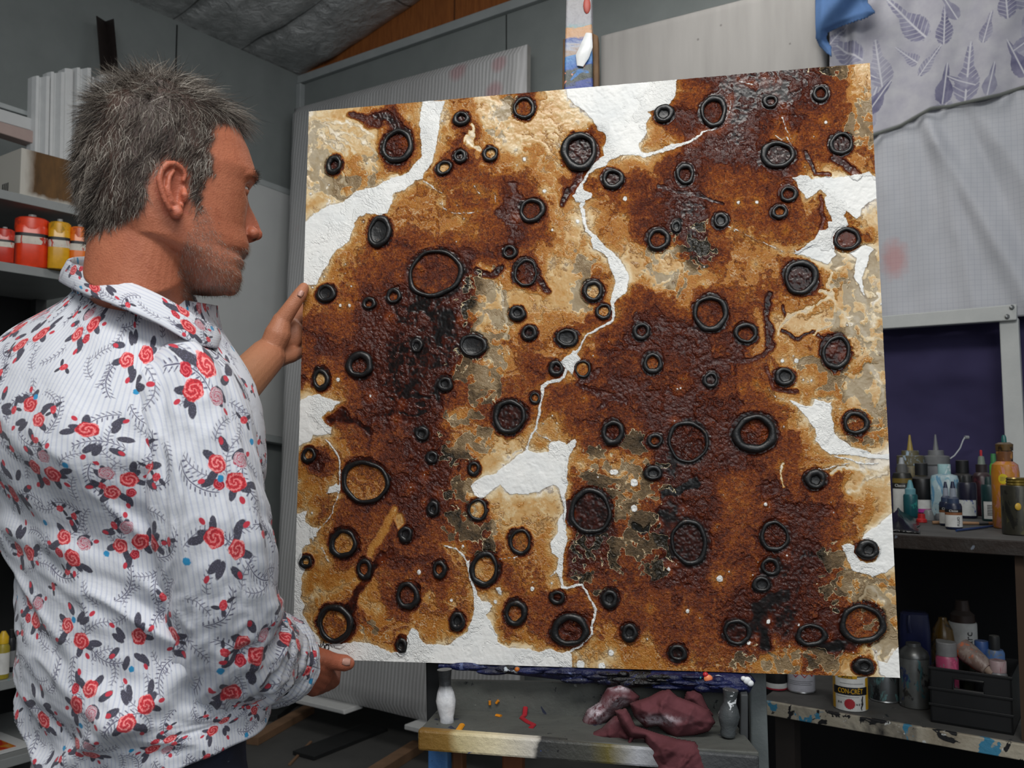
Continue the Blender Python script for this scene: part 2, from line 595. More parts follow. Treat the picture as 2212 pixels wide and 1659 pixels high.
WHITE = '''912 220 960 217 950 247 946 279 940 316 934 351 916 375 914 388 895 392 873 409 851 417 848 438 838 459 790 466 772 474 757 502 754 523 720 555 696 589 685 612 650 614 650 492 675 459 701 446 741 433 767 412 799 406 836 390 879 375 908 340 910 316 905 290 900 268 908 239
1223 180 1480 150 1462 176 1462 207 1449 221 1417 234 1398 242 1405 247 1396 268 1397 287 1380 311 1385 327 1398 332 1422 327 1451 312 1490 305 1474 316 1430 332 1393 340 1366 335 1345 332 1319 343 1311 364 1292 369 1276 377 1263 398 1263 409 1278 417 1276 428 1263 433 1255 436 1247 438 1239 422 1250 406 1263 385 1276 367 1305 337 1308 306 1307 292 1290 284 1279 263 1263 237 1244 223 1229 210
1279 500 1292 510 1305 528 1324 544 1338 560 1356 600 1356 629 1337 645 1324 661 1321 650 1329 613 1319 587 1311 560 1303 547 1281 536 1277 518
1255 751 1239 762 1210 783 1220 795 1239 808 1245 793 1262 783 1250 767
1240 948 1244 955 1234 974 1228 990 1230 1016 1227 1045 1219 1080 1222 1106 1219 1127 1224 1170 1219 1196 1216 1225 1214 1255 1208 1244 1203 1231 1206 1207 1193 1196 1187 1172 1203 1148 1201 1127 1215 1110 1213 1080 1208 1055 1198 1047 1166 1064 1129 1071 1100 1069 1079 1048 1065 1055 1040 1080 1028 1069 1018 1048 1030 1037 1070 1020 1090 1005 1115 985 1135 972 1160 978 1188 975 1192 955 1210 952 1222 960
642 1108 665 1098 657 1115 655 1125 668 1135 680 1142 688 1140 686 1160 668 1164 670 1175 664 1178 655 1183 656 1195 662 1215 652 1240 650 1290 657 1305 655 1320 665 1340 670 1358 685 1375 690 1388 755 1390 763 1388 800 1390 820 1395 845 1409 868 1412 878 1380 882 1366 890 1356 900 1360 905 1377 920 1389 968 1390 985 1380 1010 1365 1015 1340 1022 1325 1018 1270 1010 1235 1010 1212 1018 1205 1015 1240 1030 1285 1040 1300 1055 1300 1062 1310 1050 1330 1060 1345 1072 1370 1074 1385 1100 1398 1140 1400 1165 1405 1190 1402 1215 1410 1225 1403 1236 1410 1236 1470 610 1450 620 1110
1708 383 1730 380 1745 383 1756 390 1785 385 1800 388 1849 377 1875 367 1883 377 1905 385 1908 425 1875 441 1862 452 1860 467 1846 475 1825 457 1822 467 1833 486 1812 491 1801 502 1801 518 1806 550 1790 570 1765 560 1735 552 1708 548 1730 540 1757 515 1768 498 1790 493 1797 489 1797 467 1783 441 1779 430 1785 425 1769 412 1756 422 1740 430 1737 420 1721 406 1721 393
1655 833 1668 850 1680 862 1719 869 1753 876 1759 862 1793 870 1793 894 1801 913 1801 934 1814 950 1838 968 1865 971 1891 982 1930 982 1930 995 1895 990 1830 985 1790 979 1775 968 1764 950 1764 926 1745 902 1732 892 1722 878 1700 865 1672 858
1935 1087 1940 1120 1945 1157 1940 1208 1928 1220 1910 1238 1883 1250 1862 1240 1841 1235 1835 1217 1826 1196 1818 1181 1835 1175 1847 1181 1847 1196 1856 1208 1871 1217 1889 1211 1898 1196 1895 1178 1883 1169 1862 1164 1877 1151 1901 1136 1919 1115
1950 1380 1960 1480 1901 1455 1895 1430 1892 1422 1916 1428 1928 1407
640 873 667 854 688 852 704 862 735 869 720 876 717 886 706 889 696 902 706 918 717 921 717 937 701 942 675 942 672 955 635 963
710 1050 726 1044 734 1049 729 1061 705 1065
1150 1250 1152 1256 1148 1258
1072 1272 1080 1270 1084 1280 1080 1288 1072 1282
1835 545 1850 560 1842 600 1870 640 1862 600 1880 560 1890 540 1870 530
1790 480 1815 475 1840 500 1860 520 1820 545 1795 520'''.split('\n')
WHITE = [np.array([float(x) for x in p.split()]).reshape(-1, 2) for p in WHITE]

CRACKS = [  # polylines of white paint: width0, width1, points
    (6, 1.6, '1451 316 1494 306 1518 288 1541 282 1562 266 1576 245 1579 215'),
    (7, 7, '1262 428 1257 448 1260 470 1269 497 1285 512'), (8, 4, '1326 655 1324 674 1319 690 1305 703 1285 712 1268 722 1260 738 1252 755'),
    (8, 4, '1222 800 1215 815 1203 822 1183 824 1170 835 1170 855 1165 880 1160 905 1155 930 1145 950 1138 972'),
    (7, 4, '1212 1250 1211 1268 1222 1270 1243 1264 1258 1262 1264 1275 1280 1298 1284 1310 1279 1340 1275 1370 1258 1390 1238 1402 1225 1408'),
    (2, 2, '1203 1231 1190 1243'), (3.4, 2.6, '704 952 722 968 732 985 735 1000 735 1030 733 1055 727 1075 720 1105 708 1120 697 1137 688 1150 676 1165'),
    (2.5, 4, '960 1178 985 1184 1005 1200 1014 1215'), (1.5, 1, '915 390 940 407 960 418'), (2.2, 1.2, '957 436 960 452 980 462 1005 463 1030 458'),
    (1.6, 1, '1064 418 1070 440'), (1.6, 1, '1025 404 1033 420'), (4, 3, '1800 985 1850 1000 1900 1000'),
    (2, 1, '1676 292 1690 300 1700 292 1712 312 1718 290'), (1.6, 1, '1690 255 1700 280 1712 300'), (2, 1, '1592 178 1605 182 1625 185'),
    (1.4, 1, '1575 490 1620 512 1665 533 1690 548'), (2, 1, '1155 930 1170 940 1190 952'), (1.5, 1, '695 1180 700 1195 712 1212'),
    (3, 2, '1757 1019 1790 1012 1830 1003'), (1.3, 1.3, '1075 1205 1120 1200'), ]
SWIRLS = [(7, '1915 1015 1880 1030 1855 1042 1838 1055'), (8, '745 330 740 320 725 312 690 305'), (5, '690 275 720 290 760 290 790 310 815 325'), (5, '675 290 700 300 705 320 735 325 740 345 745 380 752 390'),
    (6, '672 300 690 285 712 270 750 265 775 275 800 295'), (5, '668 265 690 270 720 285 735 300 765 330'), (5, '1800 590 1785 640 1800 660 1790 700 1770 715 1760 730'), (8, '1780 690 1810 675 1850 690 1870 725 1905 735'),
    (6, '1830 750 1850 720 1845 705'), (9, '1870 800 1895 830 1910 860'), (5, '1100 975 1125 968'), (4, '1080 610 1083 660 1092 690 1102 740'), (5, '1845 1300 1870 1280 1890 1300 1915 1310'), (7, '1785 1030 1830 1012 1880 1006'),
    (6, '1900 590 1885 640 1895 690'), (9, '1870 560 1850 600 1870 650 1890 700'), (6, '1750 660 1700 680 1680 720'), (7, '1760 655 1790 640 1765 625'), (5, '1700 1010 1690 1060'), (8, '1900 1390 1880 1410 1900 1440'), (5, '690 380 720 420 700 440'), (6, '1000 262 1010 300 1040 320')]
DARKS = [  # tone strokes: tone, width, points
    (1, 9, '1662 640 1652 665 1655 690 1664 715 1662 738'), (1, 5, '1690 715 1720 735 1755 718 1775 735'), (1, 4, '1690 660 1695 690'), (1.5, 7, '1515 785 1560 782 1620 778 1650 770 1670 740'),
    (1.5, 6, '1655 800 1665 830 1690 845 1720 845'), (1, 5, '1420 395 1460 410 1510 425 1560 440'), (1, 7, '1215 440 1235 405 1255 390'), (1, 14, '805 255 830 250 850 265 870 280'), (2, 10, '760 245 790 255 815 270'),
    (1, 6, '1740 330 1750 360 1760 380 1790 385'), (1, 12, '1800 345 1825 355 1850 375'), (1.5, 6, '1770 430 1780 450 1784 475 1770 500'), (3, 5, '1760 520 1740 535 1720 545'), (1.5, 8, '1300 800 1250 830 1350 870'),
    (1, 8, '1030 590 1060 595 1085 580'), (1, 10, '1180 620 1165 605'), (0, 9, '1225 1090 1222 1115 1228 1130'), (0, 10, '1430 1070 1470 1055 1500 1040'), (0.5, 18, '1690 1290 1640 1320 1650 1400'), (0.5, 14, '1780 1390 1810 1390 1845 1400'),
    (0, 8, '1370 1140 1385 1150 1400 1140'), (0.5, 14, '1430 1110 1450 1130 1440 1150'), (2, 3, '1305 860 1350 850 1400 855 1450 860'), (1.5, 8, '1290 880 1330 858 1360 842'), (1.6, 9, '1110 400 1120 420 1110 480 1100 520'), (6, 10, '790 1230 800 1190 830 1140 850 1100'), (6.5, 12, '870 1160 862 1120'),
    (1, 6, '800 935 770 910 735 905'), (1, 14, '715 905 735 890 745 900'), (1, 10, '735 1390 770 1280 830 1200')]
GREY = '''1075 270 32 38|1095 230 26 20|798 362 20 36|1258 610 22 60|1050 640 55 45|1055 700 40 45|1055 740 45 50|1030 790 55 40|1040 850 45 40|1010 905 40 60|1020 950 50 40|985 975 40 40|1440 580 45 40|1500 540 36 50
1850 560 60 30|1880 600 60 50|1870 680 60 60|1830 700 50 40|1890 780 40 60|1830 830 60 40|1890 880 50 70|1750 790 30 20|1860 960 40 20|1300 1025 55 30|1370 1035 70 40|1345 1105 60 50|1390 1150 55 50|1370 1190 50 40|1310 1190 50 50|1275 1210 40 50|1430 1190 30 50
1285 985 35 22|1365 960 30 24|1000 1135 40 40|1050 1160 35 40|1010 1060 40 30|830 1350 40 25|1800 1205 30 30|1840 1270 60 40|1900 1300 60 60|1910 1370 40 40|1640 1425 50 26|1700 1430 40 28|1770 1425 50 30|1860 290 36 40|1880 220 30 50|1800 150 40 20|700 370 30 40|735 395 40 30|690 310 30 40|1415 545 30 20'''.replace('\n', '|').split('|')
DOTS = '1133 344 4 1350 429 5 1176 413 4 1595 438 3.4 1635 437 3 1784 264 3.4 1130 1168 4 1485 1320 4 1248 478 4 1193 497 3 1660 1343 5 1617 1388 5 1654 1090 4 1320 1410 6 1150 1272 5 1330 1020 6 1370 1043 8 1370 1098 7 1555 1250 7 905 1236 5 1254 1436 9 1300 1440 8 1700 1200 3 730 820 4 735 660 3 1575 1235 3 1070 1300 4 1240 730 3 1690 780 4 1720 780 5 1735 820 3 1753 822 3 1725 1350 3 800 855 3 755 660 3 1000 1180 3 950 1240 3 975 1297 4 1445 1230 4 1322 1020 5'.split()
DOTS = np.array([float(x) for x in DOTS]).reshape(-1, 3)


def _seg_d(X, Y, a, b):
    dx, dy = b[0] - a[0], b[1] - a[1]
    L = dx * dx + dy * dy + 1e-9
    t = np.clip(((X - a[0]) * dx + (Y - a[1]) * dy) / L, 0, 1)
    return np.hypot(X - a[0] - t * dx, Y - a[1] - t * dy), t


def poly_sdf(X, Y, P):
    """positive inside"""
    d = np.full(X.shape, 1e9); ins = np.zeros(X.shape, bool)
    n = len(P)
    for i in range(n):
        a, b = P[i], P[(i + 1) % n]
        d = np.minimum(d, _seg_d(X, Y, a, b)[0])
        c = ((a[1] > Y) != (b[1] > Y))
        with np.errstate(divide='ignore', invalid='ignore'):
            ins ^= c & (X < (b[0] - a[0]) * (Y - a[1]) / (b[1] - a[1] + 1e-12) + a[0])
    return np.where(ins, d, -d)


def pts_of(s):
    return np.array([float(x) for x in s.split()]).reshape(-1, 2)


def boxed(X, Y, P, pad):
    return (X > P[:, 0].min() - pad) & (X < P[:, 0].max() + pad) & (Y > P[:, 1].min() - pad) & (Y < P[:, 1].max() + pad)


def build_painting():
    N = 640
    uu, vv = np.meshgrid(np.linspace(0, 1, N), np.linspace(0, 1, N))
    q = HM @ np.stack([uu.ravel(), vv.ravel(), np.ones(N * N)])
    X0 = (q[0] / q[2]).reshape(N, N); Y0 = (q[1] / q[2]).reshape(N, N)
    # organic domain warp
    wx = (fbm(X0 / 46, Y0 / 46, 3, 5, .55) - .5); wy = (fbm(X0 / 46, Y0 / 46, 31, 5, .55) - .5)
    X = X0 + wx * 64; Y = Y0 + wy * 64
    tg = np.array([[int(c) for c in r] for r in TONE], float) / 9
    gx = np.clip((X - 650) / 50, 0, 25.999); gy = np.clip((Y - 150) / 50, 0, 25.999)
    ix, iy = gx.astype(int), gy.astype(int); fx, fy = gx - ix, gy - iy
    fx = fx * fx * (3 - 2 * fx); fy = fy * fy * (3 - 2 * fy)
    t = (tg[iy, ix] * (1 - fx) + tg[iy, ix + 1] * fx) * (1 - fy) + (tg[iy + 1, ix] * (1 - fx) + tg[iy + 1, ix + 1] * fx) * fy
    flow = fbm(X / 30 + wx * 5, Y / 30 + wy * 5, 77, 5, .6) - .5
    t = t + flow * .34
    # tone strokes
    Xs, Ys = X0 + wx * 26, Y0 + wy * 26
    for tone, w, s in DARKS:
        P = pts_of(s); m = boxed(Xs, Ys, P, w * 2.5)
        d = np.full(m.sum(), 1e9)
        for a, b in zip(P[:-1], P[1:]): d = np.minimum(d, _seg_d(Xs[m], Ys[m], a, b)[0])
        k = 1 - sstep(w * .45, w * 1.25, d)
        t[m] = t[m] * (1 - k) + (tone / 9 + flow[m] * .12) * k
    for wd, s in SWIRLS:
        P = pts_of(s); m = boxed(Xs, Ys, P, wd * 3)
        d = np.full(m.sum(), 1e9)
        Xq, Yq = X0[m] + wx[m] * 50, Y0[m] + wy[m] * 50
        for a, b in zip(P[:-1], P[1:]): d = np.minimum(d, _seg_d(Xq, Yq, a, b)[0])
        k = 1 - sstep(wd * .2, wd * 1.0, d)
        t[m] = t[m] * (1 - k) + (1.0 + flow[m] * .3) * k
    t = t - .8 * np.sin(2 * math.pi * 5 * t) / (2 * math.pi * 5)
    t = np.where(t > .62, .62 + (t - .62) * .80, t)
    # white paint
    Xw, Yw = X0 + wx * 15, Y0 + wy * 15
    w = np.full((N, N), -60.0)
    for P in WHITE:
        m = boxed(Xw, Yw, P, 50)
        w[m] = np.maximum(w[m], poly_sdf(Xw[m], Yw[m], P))
    for w0, w1, s in CRACKS:
        P = pts_of(s); m = boxed(Xw, Yw, P, 40)
        n = len(P) - 1
        for i in range(n):
            d, tt = _seg_d(Xw[m], Yw[m], P[i], P[i + 1])
            ww = w0 + (w1 - w0) * (i + tt) / n
            w[m] = np.maximum(w[m], ww * .5 - d)
    rs = np.random.RandomState(5)
    dots = [tuple(d) for d in DOTS]
    while len(dots) < 260:
        x, y = rs.uniform(640, 1940), rs.uniform(150, 1460)
        dots.append((x, y, rs.choice([1.2, 1.4, 1.7, 2.2], p=[.4, .3, .2, .1])))
    for x, y, r in dots:
        m = (abs(X0 - x) < r + 30) & (abs(Y0 - y) < r + 30)
        w[m] = np.maximum(w[m], r - np.hypot(X0[m] - x, (Y0[m] - y) * .9) - .2)
    # greige flakes
    g = np.full((N, N), -1.0)
    for s in GREY:
        x, y, a, b = [float(v) for v in s.split()]
        g = np.maximum(g, 1 - np.hypot((Xs - x) / a, (Ys - y) / b))
    cell = fbm(X0 / 17 + wx * 2, Y0 / 17 + wy * 2, 11, 4, .55) - .5
    cell2 = fbm(X0 / 7, Y0 / 7, 41, 3, .5) - .5
    fl = np.clip(g, -1, .30) * .6 - .10 + cell * 1.35 + cell2 * .16
    # rings darken and fill
    h = np.zeros((N, N))
    for cx, cy, a, b, th, fill, ang in RINGS:
        m = (abs(X0 - cx) < a * 2.0 + 12) & (abs(Y0 - cy) < b * 2.0 + 12)
        x, y = X0[m] - cx + wx[m] * 8, Y0[m] - cy + wy[m] * 8
        c, s_ = math.cos(math.radians(ang)), math.sin(math.radians(ang))
        rr = np.hypot((x * c + y * s_) / a, (-x * s_ + y * c) / b)
        inner = 1 - th * .8
        halo = 1 - sstep(.98, 1.10 + 5.0 / a + flow[m] * .5, rr)
        halo *= (.55 + .9 * sstep(-.2, .25, flow[m] + wx[m] * .4))
        halo = np.clip(halo, 0, 1)
        t[m] = t[m] * (1 - halo) + .07 * halo
        k = 1 - sstep(inner * .94, inner * 1.02, rr)
        t[m] = t[m] * (1 - k) + (fill / 9 + flow[m] * (.5 if fill > 1 else .2) * .8) * k
        fl[m] = np.where(rr < 1.1, np.minimum(fl[m], -.3 + .28 * (rr < inner) * (fill > 3) + .5 * k * (flow[m] > .07) * (fill > 3)), fl[m])
        if th > .1: w[m] = np.where(rr < 1.0, np.minimum(w[m], (flow[m] - .12) * 30 * (fill > 4) - 3), w[m])
    h += np.clip(w, -3, 2) * .00010 + np.clip(fl, -.05, .05) * (-.006)
    peb = sstep(.62, .35, t) * sstep(.02, .12, t)
    h += peb * (fbm(X0 / 5, Y0 / 5, 61, 3, .6) - .5) * .0028 + flow * .002
    # ---- mesh
    tl, tr, br, bl = (np.array(p) for p in (P_TL, P_TR, P_BR, P_BL))
    n = np.array(P_N)
    U, V = uu.ravel()[:, None], vv.ravel()[:, None]
    pos = (tl * (1 - U) + tr * U) * (1 - V) + (bl * (1 - U) + br * U) * V + n * h.ravel()[:, None]
    r, c = np.meshgrid(np.arange(N - 1), np.arange(N - 1), indexing='ij')
    i0 = (r * N + c).ravel()
    quads = np.stack([i0, i0 + N, i0 + N + 1, i0 + 1], 1)
    # wrapped sides + back
    edge = np.concatenate([np.arange(N), np.arange(1, N) * N + N - 1, (N - 1) * N + np.arange(N - 2, -1, -1), np.arange(N - 2, 0, -1) * N])
    back = pos[edge] - n * P_DEPTH
    k0 = N * N; L = len(edge)
    e2 = np.roll(edge, -1); b1 = np.arange(L) + k0; b2 = np.roll(b1, -1)
    side = np.stack([edge, e2, b2, b1], 1)
    allv = np.concatenate([pos, back]); allf = np.concatenate([quads, side])
    me = bpy.data.meshes.new('canvas')
    me.vertices.add(len(allv)); me.vertices.foreach_set('co', allv.ravel())
    me.loops.add(len(allf) * 4); me.loops.foreach_set('vertex_index', allf.ravel().astype(np.int32))
    me.polygons.add(len(allf)); me.polygons.foreach_set('loop_start', np.arange(len(allf), dtype=np.int32) * 4)
    me.update(calc_edges=True); me.validate()
    for nm, arr in (('tone', t), ('white', w), ('flake', fl)):
        a = me.attributes.new(nm, 'FLOAT', 'POINT')
        full = np.concatenate([arr.ravel(), arr.ravel()[edge]])
        a.data.foreach_set('value', full.astype(np.float32))
    # ---- material
    nb = NB('poured_paint')
    o = nb.obj()
    T, Wt, Fl = nb.attr('tone'), nb.attr('white'), nb.attr('flake')
    n1 = nb.noise(o, 130, 5, .65); n2 = nb.noise(o, 420, 3, .6); n3 = nb.noise(o, 34, 6, .6, .8)
    pebm = nb.map(T, .16, .30) * nb.map(T, .72, .5)
    vor = nb.voro(o, 190, 'SMOOTH_F1', smooth=.35)
    tt = T + (n1 - .5) * .20 + (n3 - .5) * .16 - pebm * (nb.map(n2, .42, .66) * .13)
    grain = nb.noise(o, 230, 3, .7, .6)
    halo = nb.map(Wt, -16, -1, 0, 1)
    tt = tt + halo * .16
    col = nb.ramp(tt, [(0, lin('0c0c0c')), (.07, lin('1b1211')), (.17, lin('401910')), (.29, lin('652a10')), (.42, lin('8a4413')),
                       (.55, lin('a9681f')), (.67, lin('bb8744')), (.80, lin('cfae7c')), (.92, lin('e2d0ae')), (1, lin('efe6d6'))])
    col = nb.mix(nb.map(grain, .53, .60) * nb.map(T, .66, .5) * nb.map(T, .12, .25) * .62, col, lin('361a17'))
    col = nb.mix(nb.map(grain, .43, .36) * nb.map(T, .60, .45) * nb.map(T, .28, .4) * .5, col, lin('b9772f'))
    iso = nb.map(nb.m('ABSOLUTE', nb.m('FRACT', T * 5.0) - .5), .16, .05) * nb.map(n3, .40, .54) * nb.map(T, .12, .25)
    col = nb.mix(iso * .5, col, lin('4a2210'))
    iso2 = nb.map(nb.m('ABSOLUTE', nb.m('FRACT', T * 10.0 + n3 * 1.5) - .5), .07, .02) * nb.map(T, .42, .6)
    col = nb.mix(iso2 * .5, col, lin('e3d0a8'))
    # flakes: greige islands with cream outlines
    f = Fl + (n1 - .5) * .05
    grey = nb.ramp(T + (n3 - .5) * .5, [(0, lin('15140f')), (.25, lin('2c261c')), (.42, lin('5c4a34')), (.6, lin('8a7353')), (.8, lin('a8977a')), (1, lin('b9ad98'))])
    col = nb.mix(nb.map(f, .0, .02), col, grey)
    line = nb.map(nb.m('ABSOLUTE', f - .012), .026, .006) * nb.map(n3, .36, .52)
    col = nb.mix(line, col, lin('dccaa4'))
    # thin dark rim then white
    ww = Wt + (n1 - .5) * 7 + (n2 - .5) * 2.4
    rim = nb.map(nb.m('ABSOLUTE', ww + 1.6), 1.9, .5) * nb.map(n3, .42, .6) * .5
    col = nb.mix(rim, col, lin('4a2512'))
    wcol = nb.mix(nb.map(nb.noise(o, 9, 5, .6), .45, .75), lin('f1f1ee'), lin('dfe2e2'))
    wm = nb.map(ww, -.3, .6)
    col = nb.mix(wm, col, wcol)
    hgt = pebm * (n1 * .8 + n2 * 1.3 + (1.0 - vor) * .5) + nb.noise(o, 60, 4, .6) * .35 + wm * (nb.noise(o, 45, 5, .65) * .6 + .3)
    nrm = nb.bump(hgt, .62, .0042)
    rough = nb.map(wm, 0, 1, .25, .45)
    mat = nb.fin(col, rough, nrm, spec=.33)
    root = thing('painting', puv(.5, 1.0), 'large square poured abstract painting in rust, tan, black and white held on the easel', 'painting')
    canvas = link_mesh('canvas', me, mat, root, smooth=True, angle=60)
    G().slab([puv(.012, .012, -P_DEPTH), puv(.988, .012, -P_DEPTH), puv(.988, .988, -P_DEPTH), puv(.012, .988, -P_DEPTH)], P_N * -.004).obj(
        'stretcher_back', plain('raw_canvas', 'b9a98c', .8), root, smooth=False)
    # ---- rings
    rb = NB('black_rubbery_paint')
    ro = rb.obj()
    rc = rb.mix(rb.map(rb.noise(ro, 160, 4, .6), .62, .72), lin('131314'), lin('3a2a1c'))
    rmat = rb.fin(rc, .36, rb.bump(rb.noise(ro, 70, 4, .6), .35, .004), spec=.5)
    rnd = random.Random(4)
    for cx, cy, a, b, th, fill, ang in RINGS:
        u, v = px2uv(cx, cy)
        u2, v2 = px2uv(cx + a, cy); u3, v3 = px2uv(cx, cy + b)
        RA = (puv(u2, v2) - puv(u, v)).length; RB = (puv(u3, v3) - puv(u, v)).length
        X_, Y_ = P_U, P_V
        if ang:
            c, s_ = math.cos(math.radians(ang)), math.sin(math.radians(ang))
            X_, Y_ = P_U * c + P_V * s_, P_V * c - P_U * s_
        g = G()
        SEG, TS = 44, 10
        o3 = puv(u, v, 0)
        ph = [rnd.uniform(0, 6.28) for _ in range(4)]
        mean = (RA + RB) / 2
        tr = min(th * 1.12, .62) * mean * .5
        vs = []
        for i in range(SEG):
            A = 2 * math.pi * i / SEG
            wob = 1 + .03 * math.sin(2 * A + ph[0]) + .03 * math.sin(3 * A + ph[1]) + .015 * math.sin(7 * A + ph[2])
            thick = tr * (1 + .16 * math.sin(A + ph[3]) + .10 * math.sin(5 * A + ph[1]))
            for k in range(TS):
                B = 2 * math.pi * k / TS
                rad = (1 - tr / mean) + thick / mean * math.cos(B)
                hh = min(tr, .0075) * (.55 + .75 * math.sin(B)) + .0006
                vs.append(o3 + X_ * (math.cos(A) * RA * wob * rad) + Y_ * (math.sin(A) * RB * wob * rad) + P_N * hh)
        fs = [(i * TS + k, ((i + 1) % SEG) * TS + k, ((i + 1) % SEG) * TS + (k + 1) % TS, i * TS + (k + 1) % TS) for i in range(SEG) for k in range(TS)]
        g.add(vs, fs)
        if fill == 0 or th > .55:   # dished black centre
            M = 5
            vs = [o3 + P_N * .0016]
            for j in range(1, M + 1):
                for i in range(SEG):
                    A = 2 * math.pi * i / SEG
                    rad = (1 - tr / mean) * j / M
                    vs.append(o3 + X_ * (math.cos(A) * RA * rad) + Y_ * (math.sin(A) * RB * rad) + P_N * (.0016 + .0022 * (j / M) ** 3))
            fs = [(0, 1 + i, 1 + (i + 1) % SEG) for i in range(SEG)]
            fs += [(1 + (j - 1) * SEG + i, 1 + j * SEG + i, 1 + j * SEG + (i + 1) % SEG, 1 + (j - 1) * SEG + (i + 1) % SEG)
                   for j in range(1, M) for i in range(SEG)]
            g.add(vs, fs)
        g.obj('paint_ring', rmat, root)
    # ---- brushed signature near the lower left corner
    sg = G()
    for s in ('700 1385 698 1392', '688 1392 692 1402', '694 1390 691 1401 699 1391 704 1400', '708 1393 702 1395 700 1402 705 1405 711 1401 711 1393 705 1391', '709 1407 715 1409', '661 1382 666 1381', '668 1396 673 1397'):
        pts = [puv(*px2uv(x, y), .0012) for x, y in pts_of(s)]
        sg.tube(pts, .0009, 6)
    sg.obj('signature', plain('black_ink', '111111', .4), root)
    return root


painting = build_painting()
# ================================================================== easel
def splat_paint(name, basecols, splats, scale=14, rough=.45, bump=.35):
    """layered studio paint crust: base patches and splashes"""
    nb = NB(name)
    o = nb.obj()
    n = nb.noise(o, scale, 5, .6, .7)
    c = nb.ramp(n, [(.25 + .5 * i / max(1, len(basecols) - 1), lin(h)) for i, h in enumerate(basecols)])
    for i, (h, sc, th) in enumerate(splats):
        ns = nb.noise(nb.vm('ADD', o, (i * 3.7, i * 1.3, i * 2.1)), sc, 4, .65, .5)
        c = nb.mix(nb.map(ns, th, th + .015), c, lin(h))
    return nb.fin(c, rough, nb.bump(nb.noise(o, 70, 5, .65), bump, .006), spec=.4)


E_U = P_U.copy(); E_U.z = 0; E_U.normalize()          # along the ledge
E_F = Vector((E_U.y, -E_U.x, 0))                       # towards the viewer
if E_F.y > 0: E_F = -E_F


def eon(px, py, off):            # pixel on a vertical plane parallel to the picture, off metres in front of its base
    p0 = P_BL.lerp(P_BR, .5) + E_F * off
    return hit(px, py, p0, E_F)


def pon(px, py, off):            # pixel on the (leaning) picture plane, off metres in front of it
    return hit(px, py, P_TL + P_N * off, P_N)


def lean_bar(g, tl, tr, bl, br, off, depth):
    g.slab([pon(*bl, off), pon(*br, off), pon(*tr, off), pon(*tl, off)], -P_N * depth)


def quad_bar(g, tl, tr, bl, br, off, depth, rise=0):
    q = [eon(*bl, off), eon(*br, off), eon(*tr, off), eon(*tl, off)]
    g.slab(q, -E_F * depth)


easel = thing('easel', P_BL.lerp(P_BR, .5) - UP * P_BL.lerp(P_BR, .5).z, 'wooden studio easel crusted with paint, its ledge and tray below the painting', 'easel')
M_mast = NB('mast_paint'); nb = M_mast; o_ = nb.obj()
zz = nb.sep(o_)[2]
zf = (zz - pon(1250, 190, -.046).z) * 3.0
dg_ = nb.vm('DOT_PRODUCT', o_, tuple(P_U)) * 1.2
c = nb.ramp(zf - dg_ * .25 + (nb.noise(nb.vm('MULTIPLY', o_, (1, 1, 3)), 22, 4, .6, .8) - .5) * .16, [(0, lin('2f428c')), (.06, lin('37498c')), (.08, lin('454b48')), (.15, lin('4a504c')), (.165, lin('3a64ae')), (.23, lin('5f92c2')),
    (.25, lin('a8917f')), (.29, lin('a9aebb')), (.325, lin('4a64a2')), (.345, lin('c3a084')), (.39, lin('c99a70')), (.405, lin('86a4a8')), (.43, lin('a2a2a8')), (.6, lin('9d9a9a'))])
c = nb.mix(nb.map(nb.noise(o_, 17, 3, .6, 1.2), .62, .64), c, lin('d98a70'))
c = nb.mix(nb.map(nb.noise(nb.vm('ADD', o_, (3, 1, 2)), 15, 3, .6, 1.0), .63, .65), c, lin('2f6fae'))
M_mast = nb.fin(c, .45, nb.bump(nb.noise(o_, 60, 4), .5, .006))
g = G()
lean_bar(g, (1224, -60), (1277, -60), (1215, 330), (1282, 330), -.046, .030)
g.obj('mast', M_mast, easel, smooth=False, bevel=.003)
M_wood = plain('bare_easel_wood', '6b5034', .7, .25, 30)
g = G(); lean_bar(g, (1279, 70), (1292, 76), (1283, 330), (1296, 330), -.060, .03); g.obj('slider', M_wood, easel, smooth=False, bevel=.003)
g = G(); lean_bar(g, (1216, 82), (1222, 84), (1212, 330), (1218, 330), -.062, .02); g.obj('slider', M_wood, easel, smooth=False, bevel=.002)
# white dollop on the mast
g = G()
pts = [pon(1272, 72, -.042), pon(1267, 100, -.041), pon(1258, 122, -.041), pon(1253, 143, -.043)]
g.tube(pts, [.006, .012, .013, .006], 14, ref=P_N, flat=.35)
g.obj('paint_dollop', plain('white_acrylic', 'eef0f0', .3), easel)

G().ball(pon(1268, 12, -.045), (.007, .003, .016), 14, 8).obj('paint_daub', plain('mast_red', 'b8584c', .5), easel)
M_ledge = splat_paint('ledge_crust', ['08090f', '10142e', '1c2452', '0b0e1c'], [('b9c2ca', 26, .66), ('2f6f96', 24, .67), ('08080c', 12, .6), ('5a6690', 34, .65)], 11, .3, .8)
